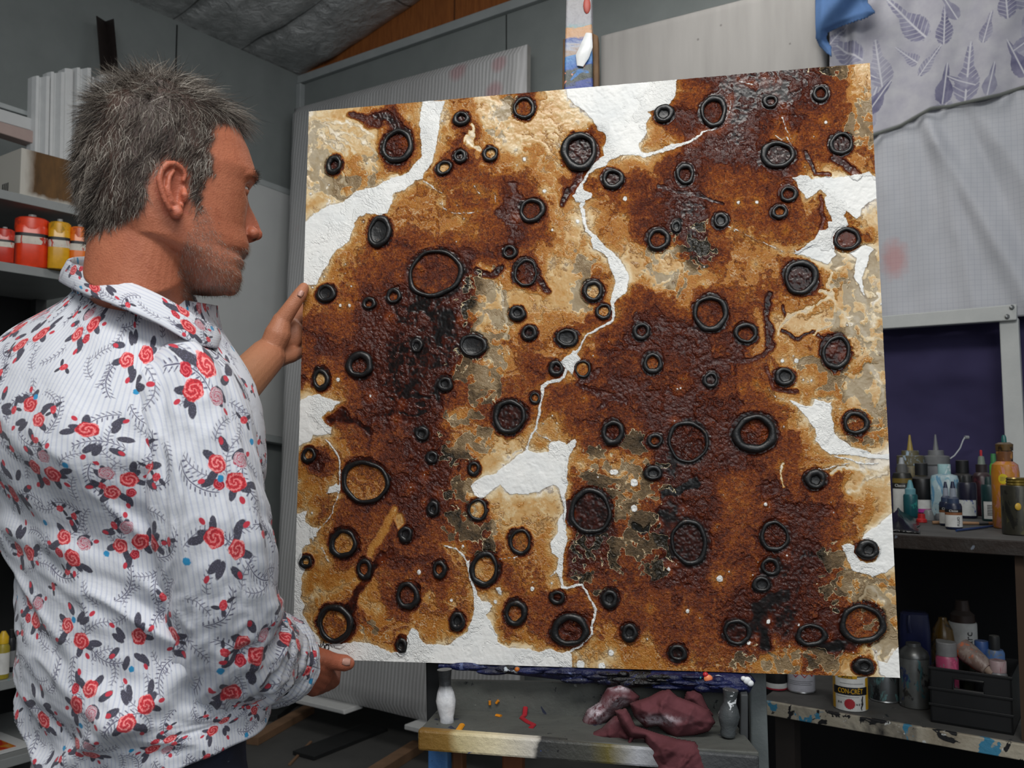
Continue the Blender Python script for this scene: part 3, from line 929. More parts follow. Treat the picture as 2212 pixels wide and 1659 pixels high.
# ledge: long rounded bar under the painting, its right end knobbly with old paint
g = G()
rows = []
lr = [(948, 5), (1100, 9), (1250, 15), (1400, 19), (1500, 21), (1580, 22), (1612, 21), (1626, 9)]
lp = [(x, 1423 + .032 * (x - 632) + r) for x, r in lr]
rad = [r / 1262 for x, r in lr]
g.tube([eon(x, y, -.004) for x, y in lp], rad, 20, ref=UP, flat=.95)
rnd = random.Random(11)
for k in range(46):
    t = rnd.random() ** .7
    x = 1000 + 610 * t; r_ = float(np.interp(x, [q[0] for q in lr], [q[1] for q in lr])); y = 1423 + .032 * (x - 632) + r_ + rnd.uniform(-.5, .8) * r_
    g.ball(eon(x, y, r_ / 1262 * .75), (rnd.uniform(.006, .03), rnd.uniform(.004, .008), rnd.uniform(.003, .007)), 10, 6)
g.obj('ledge', M_ledge, easel)
# little daubs on the ledge
for (pp, h, r) in (((1530, 1466), 'f08a5c', .0065), ((1614, 1470), 'e9ecee', .006), ((1621, 1476), 'dfe3e6', .005), ((1606, 1466), 'e4e7ea', .004), ((1512, 1463), '3fb7b7', .0025), ((1524, 1457), 'c22b35', .004), ((1117, 1446), 'b8651f', .004)):
    g = G(); g.ball(eon(pp[0], pp[1], .012), (r * 1.1, .004, r), 12, 8)
    g.obj('paint_daub', plain('daub_' + h, h, .35), easel)

# tray: back board, floor, front lip
M_tray = splat_paint('tray_grey', ['4a4c4a', '5a5c58', '434544'], [('2c2e30', 60, .66), ('23283c', 16, .66), ('8a8d88', 40, .7)], 6, .6, .25)
T0 = .05
z_floor = eon(1200, 1560, .02).z
bl, br = eon(948, 1470, -.02), eon(1590, 1480, -.02)
g = G(); g.slab([Vector((bl.x, bl.y, z_floor - .012)), Vector((br.x, br.y, z_floor - .012)), br, bl], -E_F * .012)
g.obj('tray_back', M_tray, easel, smooth=False, bevel=.002)
fl, frr = eon(902, 1590, .105), eon(1640, 1640, .105)
lipz = (eon(905, 1578, .105).z + eon(1600, 1640, .105).z) / 2
a_, b_ = Vector((fl.x, fl.y, z_floor)), Vector((frr.x, frr.y, z_floor))
bl0, br0 = Vector((bl.x, bl.y, z_floor)), Vector((br.x, br.y, z_floor))
g = G(); g.slab([a_, b_, br0, bl0], UP * -.012)
g.obj('tray_floor', M_tray, easel, smooth=False, bevel=.002)
nb = NB('lip_paint'); o_ = nb.obj()
tq = nb.m('DIVIDE', nb.vm('DOT_PRODUCT', nb.vm('SUBTRACT', o_, tuple(fl)), tuple(E_U)), (frr - fl).dot(E_U))
c = nb.ramp(tq + (nb.noise(o_, 22, 4, .6) - .5) * .06, [(0, lin('7a5a25')), (.10, lin('8a6a30')), (.13, lin('c8b88a')), (.24, lin('e6dab8')), (.36, lin('cfcac0')), (.375, lin('3a3b3c')), (.52, lin('4a4a44')), (.58, lin('6a6030')), (.66, lin('b0b2b8')), (.75, lin('4c4e50')), (1, lin('3a3c3e'))])
for i, (h, sc, th) in enumerate((('2a4fb0', 34, .69), ('c2333a', 30, .71), ('1c1d20', 26, .68), ('e6e8e6', 38, .70), ('1fa08a', 20, .71), ('d8b02a', 28, .71), ('7fb6cc', 24, .70))):
    ns = nb.noise(nb.vm('ADD', o_, (i * 3.7, i * 1.3, i * 2.1)), sc, 4, .65, .5)
    c = nb.mix(nb.map(ns, th, th + .015), c, lin(h))
M_lip = nb.fin(c, .5, nb.bump(nb.noise(o_, 80, 5, .65), .5, .005))
g = G()
q = [eon(902, 1622, .108), eon(1640, 1676, .108), eon(1640, 1633, .108), eon(902, 1576, .108)]
g.slab(q, -E_F * .018)
g.obj('tray_lip', M_lip, easel, smooth=False, bevel=.004)
# uprights
M_post = splat_paint('post_grey', ['4f5556', '6a7172', '5a6061'], [('2a3a40', 18, .64), ('23262a', 50, .68)], 8, .4, .2)
g = G(); quad_bar(g, (1618, 1440), (1654, 1440), (1626, 1760), (1665, 1760), -.05, .03); g.obj('upright', M_post, easel, smooth=False, bevel=.003)
g = G(); quad_bar(g, (919, 1430), (950, 1430), (922, 1600), (952, 1600), -.045, .03); g.obj('upright', plain('near_black_paint', '1d1f21', .5), easel, smooth=False, bevel=.003)
M_blue = splat_paint('leg_blue', ['3f6ea8', '4a7ab4', '6d94a8'], [('20242c', 26, .62)], 9, .5)
g = G(); quad_bar(g, (924, 1612), (966, 1614), (924, 1760), (968, 1760), .02, .03); g.obj('leg', M_blue, easel, smooth=False, bevel=.003)
g = G(); quad_bar(g, (976, 1618), (999, 1620), (976, 1760), (1001, 1760), .0, .03); g.obj('leg', plain('brown_leg_wood', '6a4022', .6, .2), easel, smooth=False, bevel=.003)
g = G(); quad_bar(g, (1084, 1628), (1128, 1631), (1084, 1760), (1128, 1760), -.03, .03); g.obj('leg', plain('red_brown_wood', '7a4526', .6, .2), easel, smooth=False, bevel=.003)
for (a, b) in (((1618, 1760), (1665, 1760)), ((924, 1760), (966, 1760)), ((976, 1760), (1000, 1760)), ((1084, 1760), (1128, 1760))):
    p = eon(a[0], a[1], -.03); q = eon(b[0], b[1], -.03)
    g = G(); g.slab([Vector((p.x, p.y, .0)), Vector((q.x, q.y, .0)), q, p], -E_F * .03)
    g.obj('leg', plain('dark_leg_wood', '4b3a2c', .6, .2), easel, smooth=False, bevel=.003)
# turned spindles at either end of the tray
nb = NB('silvered_spindle'); o_ = nb.obj()
zc = eon(964, 1505, .03).z
m_ = nb.map(nb.m('ABSOLUTE', nb.sep(o_)[2] - eon(964, 1517, .03).z), .034, .022)
c = nb.mix(m_, lin('2c2e30'), nb.mix(nb.map(nb.noise(o_, 40, 4), .4, .6), lin('b9bcc2'), lin('e2e4e8')))
M_spin = nb.fin(c, .3, nb.bump(nb.noise(o_, 60, 4), .5, .004))
for (x0, y0, x1, y1, mat) in ((960, 1446, 966, 1568, M_spin), (1578, 1490, 1572, 1590, splat_paint('spindle_crust', ['3c4042', '565b5d'], [('d9dde0', 34, .62), ('b03038', 30, .68), ('2f8f9a', 26, .69)], 10))):
    p, q = eon(x0, y0, .05), eon(x1, y1, .05)
    L = (p - q).length
    ax = (p - q).normalized()
    g = G(); g.lathe([(.010, 0), (.012, .06 * L), (.011, .14 * L), (.0145, .3 * L), (.0165, .45 * L), (.0135, .6 * L), (.0095, .72 * L), (.010, .85 * L), (.012, L)], q, 20, axis=ax)
    g.obj('spindle', mat, easel)
g = G(); quad_bar(g, (1600, 1500), (1616, 1500), (1598, 1612), (1616, 1612), .03, .02); g.obj('end_block', plain('end_block_grey', '3f4244', .6), easel, smooth=False, bevel=.002)
# paint marks inside the tray
for pts, h, w in (((((1135, 1528), .0), ((1133, 1545), .0), ((1127, 1551), .01), ((1140, 1560), .03), ((1153, 1566), .04), ((1147, 1572), .05)), 'a3242f', .0042),
                  ((((1058, 1514), 0), ((1058, 1522), 0)), 'd8871c', .004), ((((1072, 1519), 0), ((1077, 1513), 0)), 'd8871c', .004), ((((1072, 1545), 0), ((1082, 1547), 0)), 'd8871c', .004),
                  ((((990, 1578), .07), ((998, 1566), .06)), 'e0951c', .005)):
    g = G()
    P_ = []
    for (x, y), o in pts:
        p = hit(x, y, bl + E_F * .002, E_F)
        if p.z < z_floor + .001:
            p = atz(x, y, z_floor + .001)
        P_.append(p)
    g.tube(P_, w, 8, flat=.6)
    g.obj('paint_mark', plain('mark_' + h, h, .4), easel)

# ------------------------------------------------------------------ burgundy rag
def rag():
    nb = NB('burgundy_cloth'); o = nb.obj()
    c = nb.mix(nb.map(nb.noise(o, 30, 4), .35, .7), lin('5a3338'), lin('6a3e44'))
    st = nb.attr('stain')
    c = nb.mix(st * nb.map(nb.noise(o, 90, 5, .7), .38, .6), c, lin('cfc6ce'))
    m = nb.fin(c, .9, nb.bump(nb.noise(o, 700, 2), .25, .0015), spec=.15)
    lobes = [  # (outline pixels, forward offset, thickness)
        ([(1262, 1588), (1258, 1560), (1268, 1535), (1295, 1518), (1312, 1485), (1345, 1478), (1362, 1488), (1380, 1505), (1374, 1520), (1345, 1528), (1324, 1545), (1290, 1575)], .030, .030),
        ([(1262, 1594), (1300, 1575), (1328, 1548), (1350, 1552), (1368, 1578), (1400, 1590), (1420, 1600), (1380, 1610), (1350, 1612), (1300, 1604)], .088, .026),
        ([(1362, 1520), (1400, 1508), (1428, 1494), (1446, 1491), (1462, 1506), (1500, 1520), (1530, 1535), (1543, 1560), (1530, 1578), (1495, 1588), (1458, 1594), (1435, 1578), (1420, 1566), (1395, 1570), (1372, 1548)], .070, .034),
        ([(1478, 1512), (1484, 1496), (1500, 1493), (1514, 1500), (1528, 1530), (1540, 1545), (1510, 1540)], .040, .026),
        ([(1330, 1536), (1352, 1532), (1372, 1570), (1420, 1586), (1462, 1598), (1500, 1604), (1522, 1630), (1536, 1680), (1430, 1690), (1408, 1640), (1392, 1592), (1368, 1592), (1356, 1620), (1352, 1616), (1362, 1592), (1345, 1570)], .122, .024)]
    root = None
    VS, FS, ST = [], [], []
    for li, (ol, off, th) in enumerate(lobes):
        P2 = np.array(ol, float)
        x0, x1, y0, y1 = P2[:, 0].min(), P2[:, 0].max(), P2[:, 1].min(), P2[:, 1].max()
        nx, ny = int((x1 - x0) / 1.7) + 2, int((y1 - y0) / 1.7) + 2
        X, Y = np.meshgrid(np.linspace(x0, x1, nx), np.linspace(y0, y1, ny))
        d = poly_sdf(X, Y, P2)
        ang = (.5, -.25, .35, 1.0, .75)[li]
        ca, sa = math.cos(ang), math.sin(ang)
        p_, q_ = (X * ca + Y * sa), (-X * sa + Y * ca)
        wv = fbm(X / 40 + li * 9, Y / 40 + 5, 90 + li, 3) - .5
        ridge = 1 - np.abs(2 * (((p_ / 46 + wv * 1.3 + li * .37) % 1)) - 1)
        ridge2 = 1 - np.abs(2 * (((q_ / 75 + wv * .9 + li * .21) % 1)) - 1)
        mid = np.clip(d / 26, 0, 1)
        h = th * (.35 + .45 * mid ** .7) + .0075 * ridge ** 2 * mid + .004 * ridge2 * mid + wv * .003 - .010 * (1 - np.clip(d / 7, 0, 1)) ** 2
        k0 = len(VS); idx = -np.ones(X.shape, int)
        for j in range(ny):
            for i in range(nx):
                if d[j, i] > -1.2:
                    idx[j, i] = len(VS)
                    VS.append(eon(X[j, i], Y[j, i], off - .03 + h[j, i])); 
                    sx, sy = X[j, i], Y[j, i]
                    st_ = max(math.exp(-((sx - 1290) / 26) ** 2 - ((sy - 1538) / 22) ** 2), math.exp(-((sx - 1335) / 18) ** 2 - ((sy - 1516) / 12) ** 2) * .9, math.exp(-((sx - 1340) / 22) ** 2 - ((sy - 1486) / 8) ** 2),
                              (math.exp(-((sx - 1420) / 40) ** 2 - ((sy - 1554 - (sx - 1420) * .02) / 8) ** 2) * 1.25) if li == 2 else 0)
                    ST.append(min(1, st_))
        for j in range(ny - 1):
            for i in range(nx - 1):
                q = [idx[j, i], idx[j + 1, i], idx[j + 1, i + 1], idx[j, i + 1]]
                if min(q) >= 0: FS.append(tuple(q))
    me = bpy.data.meshes.new('rag'); me.from_pydata([tuple(v) for v in VS], [], FS)
    a = me.attributes.new('stain', 'FLOAT', 'POINT'); a.data.foreach_set('value', np.array(ST, np.float32))
    o = link_mesh('rag', me, m, None, smooth=True, angle=180, solid=.003)
    tag(o, 'crumpled burgundy rag with white paint smears lying in the easel tray', 'rag')


rag()
# ================================================================== the man
def new_mesh_from(o):
    dg = bpy.context.evaluated_depsgraph_get()
    me = bpy.data.meshes.new_from_object(o.evaluated_get(dg))
    old = o.data
    bpy.data.objects.remove(o); bpy.data.meshes.remove(old)
    return me


def remesh(g, voxel, smooth=4, fac=.5):
    me = bpy.data.meshes.new('tmp'); me.from_pydata(g.v, [], g.f)
    o = bpy.data.objects.new('tmp', me); COL.objects.link(o)
    r = o.modifiers.new('r', 'REMESH'); r.mode = 'VOXEL'; r.voxel_size = voxel
    if smooth:
        s = o.modifiers.new('s', 'SMOOTH'); s.factor = fac; s.iterations = smooth
    return new_mesh_from(o)


def mesh_np(me):
    v = np.empty(len(me.vertices) * 3); me.vertices.foreach_get('co', v)
    return v.reshape(-1, 3)


def project(P):
    """world points (n,3) -> photo pixels"""
    d = P - np.array(CAM)
    fw = d[:, 1] * _cp + d[:, 2] * _sp
    up = -d[:, 1] * _sp + d[:, 2] * _cp
    return np.stack([W_PX / 2 + F_PX * d[:, 0] / fw, H_PX / 2 - F_PX * up / fw], 1)


HD = math.radians(37)
HF = Vector((math.cos(HD), math.sin(HD), 0)); HLFT = Vector((-math.sin(HD), math.cos(HD), 0))
HO = at(350, 400, 1.12)


def sag(px, py):
    """photo pixel -> (forward, up) on the sagittal plane of the head"""
    p = hit(px, py, HO, HLFT) - HO
    return p.dot(HF), p.z


def hw(f, l, z):
    return HO + HF * f + HLFT * l + UP * z


def interp(x, pts):
    return float(np.interp(x, [p[0] for p in pts], [p[1] for p in pts]))


FRONT = [(300, 187), (385, 192), (445, 216), (490, 258), (514, 305), (529, 340), (540, 376), (546, 396), (532, 420), (526, 450), (522, 480),
         (522, 508), (527, 524), (532, 540), (531, 553), (512, 562), (521, 577), (511, 592), (515, 612), (505, 634)]
BACK = [(300, 187), (240, 195), (214, 215), (188, 250), (174, 300), (168, 350), (170, 400), (177, 440), (194, 480), (216, 512), (290, 542), (345, 565), (385, 600), (425, 634)]
WID = [(187, .008), (193, .034), (204, .05), (225, .064), (260, .0745), (310, .0795), (370, .079), (420, .0765), (470, .0745), (510, .0725), (550, .069), (590, .062), (615, .052), (628, .042), (634, .034)]


def head_shape(g):
    fr = sorted([sag(*p)[::-1] for p in FRONT]); bk = sorted([sag(*p)[::-1] for p in BACK])
    zs = np.linspace(fr[0][0], fr[-1][0] - .0005, 90)
    wd = sorted([(sag(400, y)[1], w) for y, w in WID])
    n = 64; vs = []
    for z in zs:
        ff, fb, w = interp(z, fr), interp(z, bk), interp(z, wd)
        fm = fb + (ff - fb) * .46
        up = (z - zs[0]) / (zs[-1] - zs[0])
        pf = 2 / (2.05 + .45 * math.exp(-((up - .5) / .28) ** 2)); pk = 2 / 2.15
        for k in range(n):
            a = 2 * math.pi * k / n
            c, s = math.cos(a), math.sin(a)
            f = fm + ((ff - fm) * abs(c) ** pf if c > 0 else -(fm - fb) * abs(c) ** pk)
            l = w * (1 if s > 0 else -1) * abs(s) ** (pf if c > 0 else pk)
            vs.append(hw(f, l, z))
    fs = [(i * n + k, i * n + (k + 1) % n, (i + 1) * n + (k + 1) % n, (i + 1) * n + k) for i in range(len(zs) - 1) for k in range(n)]
    fs.append(tuple(range(n))[::-1]); fs.append(tuple((len(zs) - 1) * n + k for k in range(n)))
    g.add(vs, fs)
    # nose: stacked ellipses
    ridge = [(536, 412), (535, 428), (539, 445), (548, 462), (557, 480), (563, 496), (564, 508), (561, 516), (548, 523), (536, 526)]
    rid = sorted([sag(*p)[::-1] for p in ridge])
    wn = sorted([(sag(540, y)[1], w) for y, w in ((412, .010), (428, .009), (462, .0115), (490, .0145), (508, .0155), (518, .014), (526, .010))])
    zs = np.linspace(rid[0][0], rid[-1][0], 34); n = 24; vs = []
    for z in zs:
        tip, base = interp(z, rid), interp(z, fr) - .014
        w = interp(z, wn)
        for k in range(n):
            a = 2 * math.pi * k / n
            c, s = math.cos(a), math.sin(a)
            vs.append(hw(base + (tip - base) * c if c > 0 else base + .01 * c, w * s * (1 if c < .3 else .92), z))
    fs = [(i * n + k, i * n + (k + 1) % n, (i + 1) * n + (k + 1) % n, (i + 1) * n + k) for i in range(len(zs) - 1) for k in range(n)]
    fs.append(tuple(range(n))[::-1]); fs.append(tuple((len(zs) - 1) * n + k for k in range(n)))
    g.add(vs, fs)
    f, z = sag(545, 508)
    for s in (-1, 1): g.ball(hw(f - .004, s * .0125, z), (.009, .009, .008), 14, 8)
    f, z = sag(554, 506); g.ball(hw(f, 0, z), .0085, 14, 8)
    # lips, chin, brow ridge, cheek bones, jaw corner
    f, z = sag(526, 555); g.tube([hw(f - .022, -.024, z - .002), hw(f - .008, -.013, z), hw(f - .002, 0, z + .001), hw(f - .008, .013, z), hw(f - .022, .024, z - .002)], [.002, .005, .006, .005, .002], 10)
    f, z = sag(516, 577); g.tube([hw(f - .02, -.022, z + .004), hw(f - .007, -.012, z), hw(f - .001, 0, z), hw(f - .007, .012, z), hw(f - .02, .022, z + .004)], [.002, .0052, .0065, .0052, .002], 10)
    f, z = sag(508, 617); g.ball(hw(f - .008, 0, z), (.014, .017, .015))
    f, z = sag(541, 396)
    for s in (-1, 1):
        g.tube([hw(f - .006, s * .010, z - .002), hw(f - .007, s * .026, z + .001), hw(f - .016, s * .043, z), hw(f - .03, s * .056, z - .006)], [.007, .0085, .008, .006], 10)
    # ears
    for s in (-1, 1): ear(g, s)


def ear(g, s):
    """ear outline traced on the plane beside the skull; s=-1 is the right ear near the camera"""
    def e(px, py, o):
        p = hit(px, py, HO - HLFT * .084, HLFT) - HO
        return hw(p.dot(HF), s * (.0765 + o), p.z)
    rim = [(403, 383), (393, 362), (377, 352), (358, 354), (343, 369), (338, 390), (344, 414), (353, 437), (366, 458), (381, 470), (392, 466), (398, 453), (403, 432), (405, 406)]
    def lift(px): return .003 + max(0, 404 - px) * .00016
    n = len(rim)
    cx, cy = 378, 412
    mid = [(cx + (x - cx) * .62, cy + (y - cy) * .62) for x, y in rim]
    vs = [e(388, 426, -.004)] + [e(x, y, lift(x) - .0035) for x, y in mid] + [e(x, y, lift(x)) for x, y in rim] + [e(x, y, lift(x) - .006) for x, y in rim] + [e(cx, cy, -.014)]
    fs = [(0, 1 + i, 1 + (i + 1) % n) for i in range(n)]
    for r in (0, 1):
        fs += [(1 + r * n + i, 1 + (r + 1) * n + i, 1 + (r + 1) * n + (i + 1) % n, 1 + r * n + (i + 1) % n) for i in range(n)]
    fs += [(1 + 2 * n + i, 1 + 3 * n, 1 + 2 * n + (i + 1) % n) for i in range(n)]
    g.add(vs, fs)
    hx = [(397, 392), (402, 378), (393, 363), (377, 354), (359, 356), (345, 370), (340, 390), (346, 413), (355, 436), (367, 455)]
    g.tube([e(x, y, lift(x) + .001) for x, y in hx], [.0022, .0032, .0038, .0042, .0042, .0042, .0042, .0040, .0038, .0034], 12)
    ah = [(377, 368), (366, 381), (362, 398), (364, 416), (372, 434), (385, 445), (393, 442)]
    g.tube([e(x, y, lift(x) + .0005) for x, y in ah], [.0022, .0030, .0034, .0034, .0034, .0036, .0026], 12)
    g.tube([e(402, 408, .002), e(400, 420, .006), e(402, 434, .003)], [.003, .0044, .003], 12)
    g.ball(e(382, 458, lift(382) - .0005), (.0085, .0065, .0085), 14, 10)


def capsule_chain(g, pts, rads, seg=14):
    for (a, b), (ra, rb) in zip(zip(pts[:-1], pts[1:]), zip(rads[:-1], rads[1:])):
        g.tube([Vector(a), Vector(a).lerp(Vector(b), .5), Vector(b)], [ra, (ra + rb) / 2, rb], seg)
    for p, r in zip(pts, rads): g.ball(p, r, 14, 8)


def A(px, py, Y): return at(px, py, Y)


# torso frame
TF = math.radians(58)
T_F = Vector((math.cos(TF), math.sin(TF), 0)); T_R = Vector((math.sin(TF), -math.cos(TF), 0))
TORSO = [  # z, cx, cy, half width, half depth
    (.900, -.460, 1.168, .134, .122), (.96, -.464, 1.168, .136, .122), (1.03, -.472, 1.166, .144, .124), (1.10, -.480, 1.164, .146, .122), (1.18, -.488, 1.165, .154, .124),
    (1.26, -.504, 1.160, .176, .132), 
(1.33, -.516, 1.156, .206, .142), (1.385, -.520, 1.160, .208, .135), (1.425, -.519, 1.165, .198, .124),
    (1.455, -.513, 1.170, .176, .110), (1.480, -.507, 1.174, .142, .097), (1.502, -.500, 1.178, .106, .086), (1.520, -.494, 1.182, .084, .078), (1.545, -.490, 1.186, .073, .072)]
SH_R = A(408, 880, 1.065); EL_R = A(506, 1395, 1.13); WR_R = A(640, 1442, 1.435)
SH_L = Vector((-.735, 1.275, 1.405)); EL_L = A(372, 985, 1.40); WR_L = A(577, 770, 1.582)


def build_body():
    g = G()
    head_shape(g)
    # neck: from the skull base to the shoulders
    n0 = Vector(interp_torso(1.48)[0]); n0.z = 1.46
    nk = [(n0, .072), (n0 + Vector((.012, .004, .05)), .066), (hw(-.030, 0, -.115), .060), (hw(-.026, 0, -.07), .059), (hw(-.015, 0, -.02), .054)]
    g.tube([p for p, r in nk], [r for p, r in nk], 36)
    me1 = remesh(g, .0019, 3, .5)
    # arms with hands
    g = G()
    capsule_chain(g, [EL_L, EL_L.lerp(WR_L, .3), EL_L.lerp(WR_L, .65), WR_L], [.045, .044, .038, .033], 20)
    left_hand(g)
    me2 = remesh(g, .0019, 8, .5)
    g = G()
    capsule_chain(g, [EL_R, EL_R.lerp(WR_R, .35), EL_R.lerp(WR_R, .7), WR_R], [.043, .042, .034, .029], 20)
    right_hand(g)
    me3 = remesh(g, .0019, 5, .5)
    # trunk, upper arms, legs under the clothes
    g = G()
    vs = []; n = 32
    rows = [r for r in TORSO]
    for z, cx, cy, a, b in rows:
        for k in range(n):
            an = 2 * math.pi * k / n
            up_ = min(1, max(0, (z - 1.20) / .26))
            vs.append(Vector((cx, cy, z - .012 * up_ - .2 * math.cos(an) * a * up_)) + T_R * (math.cos(an) * a * .84) + T_F * (math.sin(an) * b * .82))
    fs = [(i * n + k, i * n + (k + 1) % n, (i + 1) * n + (k + 1) % n, (i + 1) * n + k) for i in range(len(rows) - 1) for k in range(n)]
    fs.append(tuple(range(n))[::-1]); fs.append(tuple((len(rows) - 1) * n + k for k in range(n)))
    g.add(vs, fs)
    capsule_chain(g, [SH_R, SH_R.lerp(EL_R, .5), EL_R], [.052, .046, .042], 20)
    capsule_chain(g, [SH_L, SH_L.lerp(EL_L, .5), EL_L], [.052, .046, .042], 20)
    hip = Vector((-.462, 1.168, .92))
    for s in (-1, 1):
        h = hip + T_R * (.062 * s)
        capsule_chain(g, [h, h + T_R * (.02 * s) + Vector((0, 0, -.42)) + T_F * .01, h + T_R * (.02 * s) + Vector((0, 0, -.84)), h + T_R * (.02 * s) + Vector((0, 0, -.86)) + T_F * .12], [.058, .052, .04, .035], 20)
    me4 = remesh(g, .007, 4)
    vs, fs = [], []
    for me in (me1, me2, me3, me4):
        k = sum(len(x) for x in vs)
        vs.append(mesh_np(me))
        q = np.empty(len(me.loops), np.int32); me.loops.foreach_get('vertex_index', q)
        fs.append(q.reshape(-1, 4) + k)
    head_n = len(vs[0])
    V = np.concatenate(vs); Fq = np.concatenate(fs)
    # ---- sculpt the head a little: eye sockets, cheeks, philtrum
    hv = V[:head_n]
    rel = hv - np.array(HO)
    f = rel @ np.array(HF); l = rel @ np.array(HLFT); z = rel[:, 2]
    def dent(f0, l0, z0, sf, sl, sz, amt, ax):
        w = np.exp(-((f - f0) / sf) ** 2 - ((np.abs(l) - l0) / sl) ** 2 - ((z - z0) / sz) ** 2)
        hv[:] += w[:, None] * np.array(ax)[None, :] * amt
    fe, ze = sag(528, 424)
    dent(fe - .006, .032, ze, .02, .015, .010, -.010, HF)
    fm_, zm_ = sag(500, 530)
    dent(fm_ - .03, .05, zm_, .02, .02, .02, -.003, HF)
    V[:head_n] = hv
    me = bpy.data.meshes.new('body')
    me.vertices.add(len(V)); me.vertices.foreach_set('co', V.ravel())
    me.loops.add(len(Fq) * 4); me.loops.foreach_set('vertex_index', Fq.ravel().astype(np.int32))
    me.polygons.add(len(Fq)); me.polygons.foreach_set('loop_start', np.arange(len(Fq), dtype=np.int32) * 4)
    me.update(calc_edges=True); me.validate()
    return me, head_n


def interp_torso(z):
    zs = [r[0] for r in TORSO]
    c = [float(np.interp(z, zs, [r[i] for r in TORSO])) for i in range(1, 5)]
    return (c[0], c[1], z), c[2], c[3]


def left_hand(g):
    W = WR_L
    kn = [A(661, 668, 1.672), A(668, 697, 1.680), A(667, 727, 1.680), A(656, 754, 1.672)]
    for k, r in zip(kn, (.0125, .013, .0125, .0115)):
        w2 = W + (k - kn[1]) * .32
        capsule_chain(g, [w2, w2.lerp(k, .5), k], [.016, .015, r])
    # palm pad, thenar, hypothenar
    g.ball(A(628, 722, 1.630), (.026, .016, .030)); g.ball(A(600, 728, 1.603), (.021, .018, .024))
    capsule_chain(g, [A(586, 752, 1.582), A(600, 722, 1.583), A(608, 694, 1.585)], [.022, .024, .0175])
    capsule_chain(g, [A(600, 775, 1.60), A(628, 767, 1.62), A(652, 757, 1.655)], [.015, .015, .0125])
    # thumb up to the canvas edge
    capsule_chain(g, [A(606, 697, 1.585), A(630, 662, 1.583), A(648, 636, 1.585), A(656, 622, 1.590)], [.0165, .0140, .0128, .0100])
    # fingers flat on the back of the canvas
    for k, tip in zip(kn, ((716, 648), (736, 688), (732, 724), (706, 752))):
        t = A(tip[0], tip[1], 1.684)
        capsule_chain(g, [k, k.lerp(t, .45) + Vector((0, .012, 0)), k.lerp(t, .76) + Vector((0, .006, 0)), t], [.0098, .0092, .0084, .0074])


def right_hand(g):
    W = WR_R
    kn = [A(704, 1447, 1.535), A(700, 1465, 1.540), A(690, 1480, 1.535), A(676, 1490, 1.52)]
    for k, r in zip(kn, (.0135, .0135, .0125, .0115)):
        w2 = W + (k - kn[1]) * .35
        capsule_chain(g, [w2, w2.lerp(k, .5), k], [.017, .016, r])
    g.ball(A(664, 1442, 1.49), (.024, .03, .026))
    capsule_chain(g, [A(655, 1427, 1.46), A(680, 1422, 1.495), A(704, 1425, 1.515)], [.020, .0195, .0165])
    # thumb on the face of the canvas
    capsule_chain(g, [A(704, 1426, 1.515), A(726, 1430, 1.527), A(744, 1432, 1.532), A(752, 1433, 1.534)], [.0165, .0142, .0142, .0115])
    # four fingers hooked under the bottom edge, up behind the canvas
    for i, k in enumerate(kn):
        dx = (10, 4, -6, -18)[i]
        a = A(712 + dx, 1472 + i * 5, 1.60); b = A(716 + dx, 1452 + i * 4, 1.668); t = A(716 + dx, 1424 + i * 4, 1.682)
        capsule_chain(g, [k, a, b, t], [.0115, .0102, .0094, .008])


# ------------------------------------------------------------------ shirt
def skirt_fold(P, s):
    return 0


def lofted(name, rings, nu, fold, mat, parent, useam=0.0, close=False, **kw):
    """rings: function v in 0..1 -> (centre, ax, ay, vlen); fold(u,v,theta) -> outward offset"""
    pass


